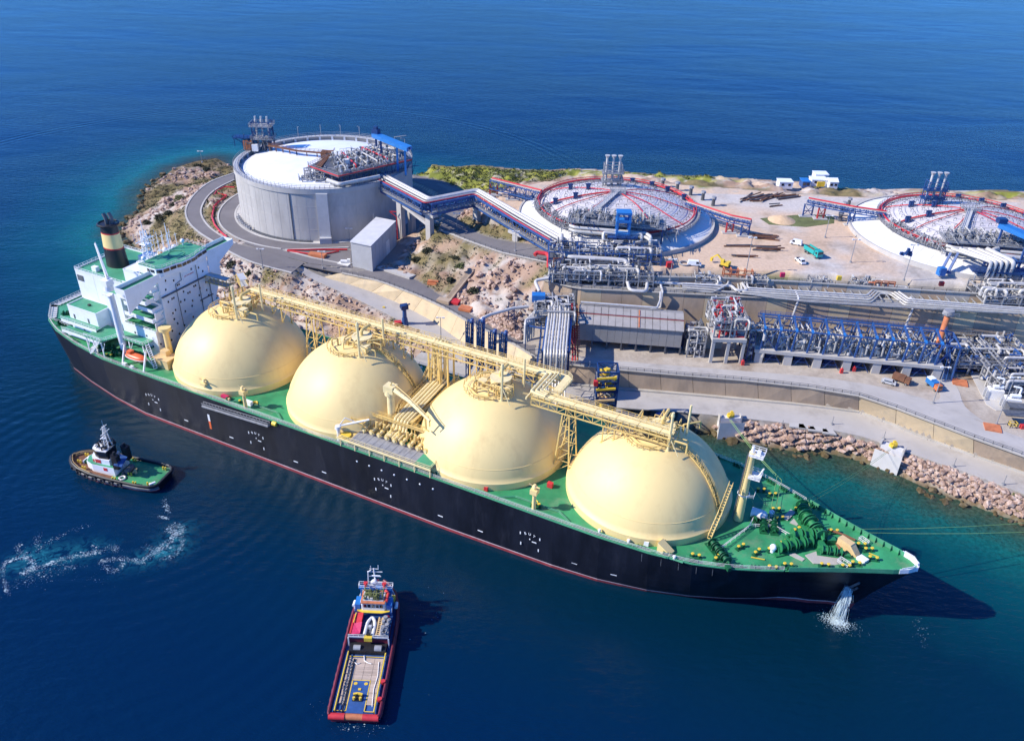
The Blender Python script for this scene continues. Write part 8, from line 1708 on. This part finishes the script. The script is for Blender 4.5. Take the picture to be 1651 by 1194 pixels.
wh_ = b.o; WPt = [(5.6,-1.4),(6.1,0),(5.6,1.4),(3.9,2.1),(1.0,1.9),(1.0,-1.9),(3.9,-2.1)]
for i in range(7):
    a_, c_ = np.array(WPt[i]), np.array(WPt[(i+1)%7])
    with part('window', 'glass', wh_) as b: m0, m1 = lerp(a_,c_,.08)*1.02, lerp(a_,c_,.92)*1.02; b.beam((*m0,8.0),(*m1,8.0),.1,1.1)
with part('wheelhouse_roof', 'white2', tug) as b: b.prism([(x_*1.02+.05,y_*1.12) for x_, y_ in WPt], 9.0, 9.25)
with part('panel', 'red', tug) as b: b.box(3.4,5.2,2.31,2.36,4.9,6.1)
with part('panel', 'red', tug) as b: b.box(1.2,2.4,3.11,3.16,3.2,4.2)
with part('panel', 'red', tug) as b: b.box(5.4,5.9,2.32,2.36,5,6)
for sd in (-1,1):
    with part('funnel', 'black', tug, True) as b: b.prism([(-2.6,sd*2.2-.8),(-.9,sd*2.2-.8),(-.9,sd*2.2+.8),(-2.6,sd*2.2+.8)], 4.4, [8.6,9.2,9.2,8.6]); b.cyl((-1.7,sd*2.2,8.9),.35,1.0,.35,8)
with part('canopy', 'blue', tug, True) as b: b.tube([(-2.4,1.4,7.0),(-2.9,3.6,6.6)], .1, 5); b.add([(-1.2,-.5,7.2),(-3.6,-.2,6.9),(-4.2,3.4,6.2),(-1.8,3.6,6.5)], [(0,1,2,3)]); b.add([(-1.2,-.5,7.0),(-3.6,-.2,6.7),(-4.2,3.4,6.0),(-1.8,3.6,6.3)], [(3,2,1,0)])
mst = part('mast', 'white2', tug)
with mst as b:
    for y_ in (-.7,.7): b.beam((2.4,y_,9.2),(1.6,y_*.4,16.5),.2); b.beam((.9,y_,9.2),(1.4,y_*.4,16.5),.2)
    for z_ in np.arange(10,16.5,1.1): b.beam((2.3-.1*(z_-9),-.6,z_),(2.3-.1*(z_-9),.6,z_),.12); b.beam((1,-.6,z_),(2.2-.1*(z_-9),.5,z_+.9),.1)
    b.beam((1.5,-1.8,14.4),(1.5,1.8,14.4),.16); b.beam((1.5,-1.3,16.2),(1.5,1.3,16.2),.14); b.tube([(1.5,0,16.5),(1.5,0,18.4)],.06,4); b.tube([(2.6,.6,9.2),(4.6,0,10.6)],.14,5)
with part('radar', 'white', tug) as b: b.beam((2.6,-1.1,12.6),(2.6,1.1,12.6),.25,.2); b.box(1.8,2.7,-.4,.4,12.1,12.4)
with part('searchlight', 'white', tug, True) as b: b.sph((4.6,1,9.7),.38,8); b.sph((4.6,-1,9.7),.38,8)
with part('fire_monitor', 'dsteel', tug, True) as b: b.cyl((3.2,0,9.25),.3,.9,.25,8); b.tube([(3.2,0,10.1),(4.4,0,10.5)],.14,6)
with part('wheelhouse_clutter', 'black', tug, kind='stuff') as b: clutter(b, .6,4.4,-1.8,1.8,9.3,10.4,24,.06,.18)
with part('bow_winch', 'dgreen', tug, True) as b: b.tube([(9.6,-1.2,3.2),(9.6,1.2,3.2)],.75,10)
with part('bow_winch', 'white', tug, True) as b: b.tube([(9.6,-.5,3.2),(9.6,.5,3.2)],.8,10); b.beam((10.6,-1.4,3),(10.6,1.4,3),.3,.8)
for x_, y_ in ((11.6,1.6),(11.6,-1.6),(8.8,3.4),(-8,4.4),(-12,3.6),(-12,-3.6),(-1.6,4.5),(-1.6,-4.5),(-4.4,1.4)):
    with part('bitts', ['tan','yellow'], tug, True) as b: b.k = 1; [b.cyl((x_+d_,y_,dk(x_)-.5),.22,1.0,.24,8) for d_ in (-.4,.4)]
with part('towing_winch', 'dsteel', tug, True) as b: b.tube([(-3.4,-1.4,2.6),(-3.4,1.4,2.6)],.9,12); b.beam((-2.4,-1.8,2.2),(-2.4,1.8,2.2),.5,1.2); b.beam((-4.6,-1.8,1.6),(-4.6,1.8,1.6),.4,.6)
with part('tow_hook', 'tan', tug, True) as b: b.cyl((-5.2,0,1.6),.5,1.3,.3,8); b.beam((-5.2,-1,2.6),(-5.2,1,2.6),.3)
with part('rope_coil', 'white2', tug, True) as b: b.ring((-3.2,3.2,1.9),.8,.25,14,6)
with part('stern_fairlead', 'white', tug) as b: b.beam((-12.6,4.2,2.5),(-13.6,2.8,2.5),.5,.4)
for i in range(7):
    with part('tyre_fender', 'rubber', tug, True) as b: x_ = 12.4-i*.9*3; y_ = hbx(x_)+.12; b.ring((0,0,0),.62,.24,12,6); b.v = [(x_+vx, y_+vz, dk(x_)*.62+vy) for vx,vy,vz in b.v]
with part('bow_fender', 'rubber', tug, True) as b: b.tube([(x_, sd_*(hbx(x_)+.1), dk(x_)-.2) for sd_, x_ in ((1,10),(1,12.6),(1,14),(1,14.9),(-1,14.9),(-1,14),(-1,12.6),(-1,10))], .5, 8)
# ------------------------------------------------------------------ the supply tug in front: bow away from the camera
SUP = [(-21,5.3,4.6,2.3),(-20.4,5.5,4.9,2.3),(-10,5.6,5.2,2.3),(0,5.6,5.2,2.4),(8,5.5,4.9,3.0),(13,5.0,4.0,3.9),(17,3.8,2.5,4.5),(19.6,2.1,1,4.8),(20.8,.7,.2,4.9)]
sp = (at(580,1156,0)+at(613,942,3))/2; sup = thing('supply_tug', 'blue and red supply tug with long planked after deck in the foreground water', 'boat', (sp[0]-.3,sp[1]-.5,0), math.radians(89.0)); sup.scale = (.845, .97, .86)
boat_hull(sup, SUP, [-1,0,.3,.7,1], ['maroon','red','black'], [0,0,0,0])
dk2 = lambda x_: float(np.interp(x_, [q[0] for q in SUP], [q[3] for q in SUP])); hb2 = lambda x_: float(np.interp(x_, [q[0] for q in SUP], [q[1] for q in SUP])); xs = [q[0] for q in SUP]
with part('deck', 'blue', sup) as b:
    for a_, c_ in zip(xs[:-1], xs[1:]): b.quad((a_,-hb2(a_)+.2,dk2(a_)-.5),(c_,-hb2(c_)+.2,dk2(c_)-.5),(c_,hb2(c_)-.2,dk2(c_)-.5),(a_,hb2(a_)-.2,dk2(a_)-.5))
for sd in (-1,1):
    with part('bulwark', 'maroon', sup, True) as b: b.tube([(x_, sd*(hb2(x_)-.1), dk2(x_)+.35) for x_ in xs], .3, 6); [b.beam((a_, sd*(hb2(a_)-.1), dk2(a_)-.1),(c_, sd*(hb2(c_)-.1), dk2(c_)-.1),.15,.9) for a_, c_ in zip(xs[:-1],xs[1:])]
    with part('inner_rail', 'yellow', sup, True) as b: b.tube([(-20.0,sd*4.2,2.9),(-2.2,sd*4.25,2.9)],.17,6); [b.beam((x_,sd*4.2,1.9),(x_,sd*4.2,2.9),.2) for x_ in np.arange(-19.6,-2,2.2)]
    with part('wing_wall', 'blue', sup) as b: b.beam((-20.2,sd*4.6,2.2),(-2.4,sd*4.6,2.2),.14,.9)
for i in range(9):
    for j in range(4):
        if -17.9 < -18.6+1.75*i and True:
            x0 = -19.2+1.75*i
            if i < 5 and j in (1,2): continue
            with part('deck_plank', 'wood', sup) as b: b.box(x0+.03, x0+1.72, -3.9+1.95*j+.03, -3.9+1.95*j+1.92, 1.85, 2.02+random.uniform(0,.015))
with part('stern_plate', 'blue', sup) as b: b.box(-19.9,-10.5,-1.85,1.85,1.86,2.05)
spl = b.o
with part('stern_plate', 'dblue', sup) as b: b.box(-20.1,-19.25,-4,4,1.86,2.0)
for (x0,x1,y0,y1) in ((-19.3,-10.4,1.86,2.05),(-19.3,-10.4,-2.05,-1.86),(-10.5,-10.3,-2.05,2.05),(-19.45,-19.25,-3.9,-2.05),(-19.45,-19.25,2.05,3.9),(-3.2,-3.0,-3.9,3.9)):
    with part('painted_edge', 'yellow', sup) as b: b.box(x0,x1,y0,y1,2.03,2.09)
for (x_,y_) in ((-11.4,1.15),(-11.4,-1.15)):
    with part('deck_disc', 'yellow', spl, True) as b: b.cyl((x_,y_,2.05),.42,.08,.42,14)
with part('deck_cover', 'yellow', spl) as b: b.box(-13.4,-12.8,-.3,.3,2.05,2.2)
with part('tow_pins', ['black','yellow'], sup, True) as b: b.box(-16.6,-14.8,-1.1,1.1,2.05,2.25); b.k = 1; [b.cyl((-16.2,y_,2.2),.3,.9,.3,8) for y_ in (-.7,.7)]; b.beam((-15.2,-1,2.9),(-14.9,0,2.9),.5,.4); b.beam((-14.9,0,2.9),(-15.2,1,2.9),.5,.4)
with part('stern_roller', 'red', sup, True) as b: b.tube([(-20.9,-5.3,1.9),(-20.9,-1.9,1.9)], .85, 12)
with part('stern_roller', 'red', sup, True) as b: b.tube([(-20.9,1.9,1.9),(-20.9,5.3,1.9)], .85, 12)
with part('stern_roller', 'brick', sup, True) as b: b.tube([(-20.8,-1.9,1.8),(-20.8,1.9,1.8)], .8, 12)
for i in range(13): # chafing tyres hung along the near side
    with part('tyre_fender', 'rubber', sup, True) as b: x_ = -18.6+i*2.4; y_ = hb2(x_)+.2; b.ring((0,0,0),.62,.24,12,6); b.v = [(x_+vx, y_+vz, dk2(x_)*.75+vy) for vx,vy,vz in b.v]
with part('tyre_chain', 'maroon', sup, True) as b: b.tube([(x_, hb2(x_)+.18, dk2(x_)+.2+.15*math.sin(x_*2.6)) for x_ in np.arange(-19,13,.6)], .12, 5)
with part('side_fender', 'maroon', sup, True) as b: b.tube([(x_, -hb2(x_)-.1, dk2(x_)-.1) for x_ in xs], .4, 8)
for x_ in (-16.4,-11.2):
    with part('red_drum', 'red', sup, True) as b: b.cyl((x_,-4.9,2.2),.55,1.1,.55,10)
with part('deck_rope', 'white2', sup) as b: b.tube([(-3,.6,2.3),(-4.4,.3,2.15),(-5,-.5,2.15),(-5.3,-1.4,2.15)],.13,5); b.tube([(-4.6,-3,2.2),(-9,-3.4,2.15),(-13,-3.1,2.15),(-18,-3.5,2.2)],.11,5); b.tube([(-5,2.6,2.2),(-5.6,1.8,2.15),(-5.2,1.2,2.15)],.12,5)
with part('deck_chain', 'steel', sup, kind='stuff') as b: [b.ring((-4.5-1.0*i, 3.1+.2*math.sin(i), 2.15), .33, .1, 8, 4) for i in range(14)]
with part('cargo_pipe', 'black', sup, True) as b: b.tube([(-20,2.6,2.25),(-4,2.6,2.25)],.16,6)
# winch house, boats on the middle deck
with part('winch_house', 'black', sup) as b: b.box(-2.4,.4,-4.2,4.2,1.9,3.4)
with part('winch', 'steel', sup, True) as b: b.tube([(-1.4,-3.2,3.3),(-1.4,-1.6,3.3)],.9,12); b.tube([(-1.4,1.6,3.3),(-1.4,3.2,3.3)],.8,12)
with part('boat_deck', 'dblue', sup) as b: b.box(.2,8.4,-4.6,4.6,5.0,5.2)
with part('deck_beam', 'white2', sup) as b: b.beam((.3,-4.6,5.6),(.3,4.6,5.6),.3,.4); b.rail([(.3,-4.6,5.2),(.3,-1,5.2)],1.1,1,.1); b.rail([(.3,1,5.2),(.3,4.6,5.2)],1.1,1,.1); b.beam((.2,4.6,2),(.2,4.6,5.2),.3); b.beam((.2,-4.6,2),(.2,-4.6,5.2),.3)
with part('tow_gear', 'yellow', sup) as b: b.box(-.4,.6,-.9,.9,4.6,5.9)
with part('hull', 'maroon', sup) as b: b.box(.4,8.4,-4.4,4.4,2,5)
dg_ = thing('dinghy', 'white inflatable dinghy on the middle deck of the supply tug', 'dinghy', (0,0,0))
for nm, m_, f_ in (('tube','white2',lambda b: b.pipe([(.9,.95,5.75),(5,.95,5.75),(7,0.0,5.85),(5,-.95,5.75),(.9,-.95,5.75)],.38,8,1.6)),('floor','dsteel',lambda b: b.box(.9,5.8,-.7,.7,5.3,5.5)),('outboard','black',lambda b: b.box(.4,1.0,-.35,.35,5.4,6.6)),('console','greyl',lambda b: b.box(2.8,3.6,-.35,.35,5.5,6.5))):
    with part(nm, m_, dg_, True) as b: f_(b)
dg_.parent = None; dg_.location = sup.location; dg_.rotation_euler = sup.rotation_euler; dg_.scale = sup.scale
with part('tarpaulin', 'magenta', sup) as b: b.prism([(.8,2.0),(4.2,2.0),(4.4,3.9),(.8,4.0)], 5.2, [6.2,6.8,6.0,5.8])
with part('tarpaulin', 'red', sup) as b: b.prism([(4.4,2.2),(7.8,2.2),(7.8,3.7),(4.4,3.9)], 5.2, [6.4,6.5,6.2,6.0])
with part('boat_cradle', 'red', sup) as b: b.beam((1,4.3,5.6),(7.6,4.3,5.6),.4,.6)
with part('yellow_rail', 'yellow', sup) as b: b.beam((4.2,4.0,6.4),(7.6,3.9,6.4),.2,.2)
with part('ladder_rack', 'tan', sup) as b: b.beam((.8,-1.6,5.6),(7,-1.6,5.6),.3,.3); b.beam((.8,-2.4,5.6),(7,-2.4,5.6),.3,.3); [b.beam((x_,-1.6,5.7),(x_,-2.4,5.7),.15) for x_ in np.arange(1,7,.6)]
with part('deck_gear', 'steel', sup, kind='stuff') as b: clutter(b, .8,7,-4.2,-2.8,5.3,6.5,26,.08,.25,.4)
with part('red_buoy', 'red', sup, True) as b: b.sph((6.8,-3.6,5.9),.6,10)
# superstructure stepping up to the wheelhouse
with part('superstructure', 'blue', sup) as b: b.prism([(8.2,-4.4),(15,-3.6),(16.6,-2),(16.6,2),(15,3.6),(8.2,4.4)], 3, 6.4)
with part('bridge_deck', 'yellow', sup) as b: b.prism([(7.6,-2.2),(8.2,-3.8),(9.2,-3.9),(9.2,3.9),(8.2,3.8),(7.6,2.2)], 6.4, 6.6)
with part('wheelhouse', 'white2', sup) as b: b.prism([(8.4,-2.6),(9.0,-3.0),(12.4,-2.8),(12.4,2.8),(9.0,3.0),(8.4,2.6)], 6.6, 9.3)
sw = b.o
for i in range(5):
    with part('window', 'glass', sw) as b: b.box(8.33,8.4,-2.3+.95*i,-1.55+.95*i,7.7,8.8)
with part('roof', 'brick', sw) as b: b.prism([(8.1,-2.8),(12.6,-3.0),(12.6,3.0),(8.1,2.8)], 9.3, 9.55)
with part('roof_panel', 'greyl', sw) as b: b.prism([(8.9,-2.4),(12.2,-2.6),(12.2,2.6),(8.9,2.4)], 9.553, 9.7)
with part('roof_gear', 'leafy', sup, kind='stuff') as b: clutter(b, 9,12,-2.2,2.2,9.7,10.5,24,.08,.25,.3)
for sd in (-1,1):
    with part('side_block', 'lblue', sup) as b: b.box(8.6,11.6,sd*3.7-.6,sd*3.7+.6,6.4,8.4)
    with part('white_pod', 'white', sup, True) as b: b.tube([(10.6,sd*5.0,5.6),(12.4,sd*4.9,5.6)],.45,9)
with part('red_hose', 'red', sup, True) as b: b.pipe([(8.8,-3.2,9.8),(11.6,-3.3,9.8),(12.8,-2.4,9.8)],.3,7)
with part('fire_deck', 'lblue', sup) as b: b.box(13,14.4,-4,4,9.6,9.8)
fd = b.o
with part('fire_deck_rail', 'white2', fd) as b: b.rail([(13,-4,9.8),(13,4,9.8),(14.4,4,9.8),(14.4,-4,9.8),(13,-4,9.8)],1.2,1.3,.1)
for y_ in (-3.6,-1.2,1.2,3.6):
    with part('deck_support', 'lblue', fd) as b: b.beam((13.7,y_,6.4),(13.7,y_,9.6),.35)
for y_ in (-2.0,2.4):
    with part('fire_monitor', 'red', sup, True) as b: b.cyl((13.8,y_,9.8),.45,1.0,.4,8); b.cb((13.8,y_,10.6),.9,.9,.7); b.tube([(13.8,y_,11.1),(12.4,y_-.2,11.6)],.2,6)
with part('pilot_house', 'white2', sup) as b: b.box(14.6,16.6,-1.8,1.8,6.4,9.0)
with part('radome', 'white', sup, True) as b: b.cyl((15.2,.6,9),.3,.8,.3,8); b.sph((15.2,.6,10.2),.8,12)
ms = part('mast', 'white2', sup)
with ms as b:
    b.tube([(15.8,.4,9),(15.8,.6,17)],.2,6); b.tube([(15.4,2.2,9),(15.6,2.0,15.6),(15.8,1.2,16.4)],.14,5); b.beam((15.8,-1.4,15.6),(15.8,2.2,15.6),.18); b.beam((15.8,-1,13.6),(15.8,1.8,13.6),.16); b.beam((15.8,-.6,16.8),(15.8,1.6,16.8),.14)
    b.tube([(15.8,-.5,16.8),(15.8,-.5,18.4)],.1,5); b.tube([(15.8,1.3,16.8),(15.8,1.3,18)],.08,5); b.beam((15.6,.4,13),(14.6,2.2,9.4),.12); b.beam((15.6,.4,13),(14.6,-1.4,9.4),.12)
ms.o.scale = (1, 1, .86)
with part('radar', 'white', sup) as b: b.beam((15.3,-.9,12.4),(15.3,1.1,12.4),.3,.25)
with part('bow_deck', 'lblue', sup) as b: b.prism([(16.6,-3.2),(18,-2.6),(18,2.6),(16.6,3.2)], 4.4, 4.7)
with part('bow_winch', ['black','yellow'], sup, True) as b: b.tube([(18.2,-1.4,5.4),(18.2,1.4,5.4)],.7,10); b.k = 1; b.beam((17.4,-1.4,5.6),(17.4,1.4,5.6),.35,.35); [b.sph((18.9,y_,5.6),.35,8) for y_ in (-1.1,0,1.1)]
with part('yellow_bin', 'yellow', sup) as b: b.box(11.8,13.2,-4.6,-3.9,6.4,7.6)
with part('bow_rail', 'white2', sup) as b: [b.rail([(15,sd*4.2,4.6),(18.4,sd*2.6,5)],1,1.2,.1) for sd in (-1,1)]
with part('upper_rail', 'white2', sup) as b: b.rail([(8.2,-4.4,6.4),(15,-3.6,6.4),(16.6,-2,6.4),(16.6,2,6.4),(15,3.6,6.4),(8.2,4.4,6.4)],1.1,1.4,.08)
# ------------------------------------------------------------------ foam left by the tug
def foam(label, curves, seed):
    r_ = random.Random(seed); loc = at(*curves[0][0][0], 0)
    with single('foam', 'foam', label, 'foam', loc) as b:
        for pts, dens, sp_, rad in curves:
            P_ = smoothpath([at(x_,y_,.03) for x_, y_ in pts], 6); L_ = sum(np.linalg.norm(a_-c_) for a_, c_ in zip(P_[:-1],P_[1:])); n_ = int(L_*dens*4)
            for i in range(n_):
                t_ = r_.random()*(len(P_)-1.001); q_ = lerp(P_[int(t_)], P_[int(t_)+1], t_-int(t_))+[r_.gauss(0,sp_), r_.gauss(0,sp_*1.2), 0]; sp_ = sp_; w_ = min(.5, rad*.36*math.exp(r_.gauss(0,.6))); a_ = r_.uniform(0,6.28); e_ = r_.uniform(.4,1); k_ = r_.choice([5,6,7])
                ring_ = [(q_[0]+w_*math.cos(a_+6.283*j/k_)*r_.uniform(.6,1.3), q_[1]+w_*e_*math.sin(a_+6.283*j/k_)*r_.uniform(.6,1.3), .02) for j in range(k_)]
                b.add(ring_+[(q_[0],q_[1],.09)], [(j,(j+1)%k_,k_) for j in range(k_)])
    struct(b.o, 'stuff')
foam('white foam swirl left by the tug at the left edge of the water', [([(14,958),(8,940),(4,918),(12,905),(30,899),(48,902),(54,912),(40,918)],6,.35,.20),([(35,922),(60,915),(90,905),(115,897),(140,893),(158,889)],9,.45,.20),([(30,876),(28,885),(36,893),(48,898)],5,.5,.16),([(62,862),(60,875),(66,890)],4,.5,.15),([(70,882),(90,868),(115,855),(150,844)],2,.5,.14),([(35,925),(70,922),(110,915)],5,1.3,.15),([(105,914),(120,914)],6,.3,.16),([(16,944),(40,938),(80,932)],3,1.2,.13),([(150,878),(158,890),(172,884),(186,882),(188,890)],6,.5,.15),([(130,920),(170,935)],1.6,2.2,.12)], 4)
foam('white foam swirl below the tug stern', [([(160,906),(175,902),(195,900),(215,902),(232,907)],8,.4,.19),([(166,908),(178,918),(192,917),(198,908)],6,.5,.15),([(225,906),(245,893),(262,880),(278,868),(288,856)],9,.6,.19),([(272,852),(282,846),(292,850),(292,858),(280,858),(272,852)],9,.5,.2),([(294,862),(292,880),(282,893),(260,902)],6,.5,.17),([(240,890),(262,886),(280,884)],8,.7,.17),([(262,805),(270,818),(274,828)],5,.4,.16),([(256,832),(272,836)],7,.25,.17),([(230,880),(248,884)],4,.4,.15)], 6)
foam('specks of foam around the supply tug stern', [([(545,1168),(580,1172),(620,1170)],2.5,.8,.13),([(530,1155),(526,1120)],.8,1.5,.1),([(668,1100),(700,1020),(690,960)],.25,2.5,.1)], 8)
foam('bubbles drifting right of the carrier bow', [([(1478,995),(1486,1015),(1482,1036)],1.6,.9,.14)], 9)
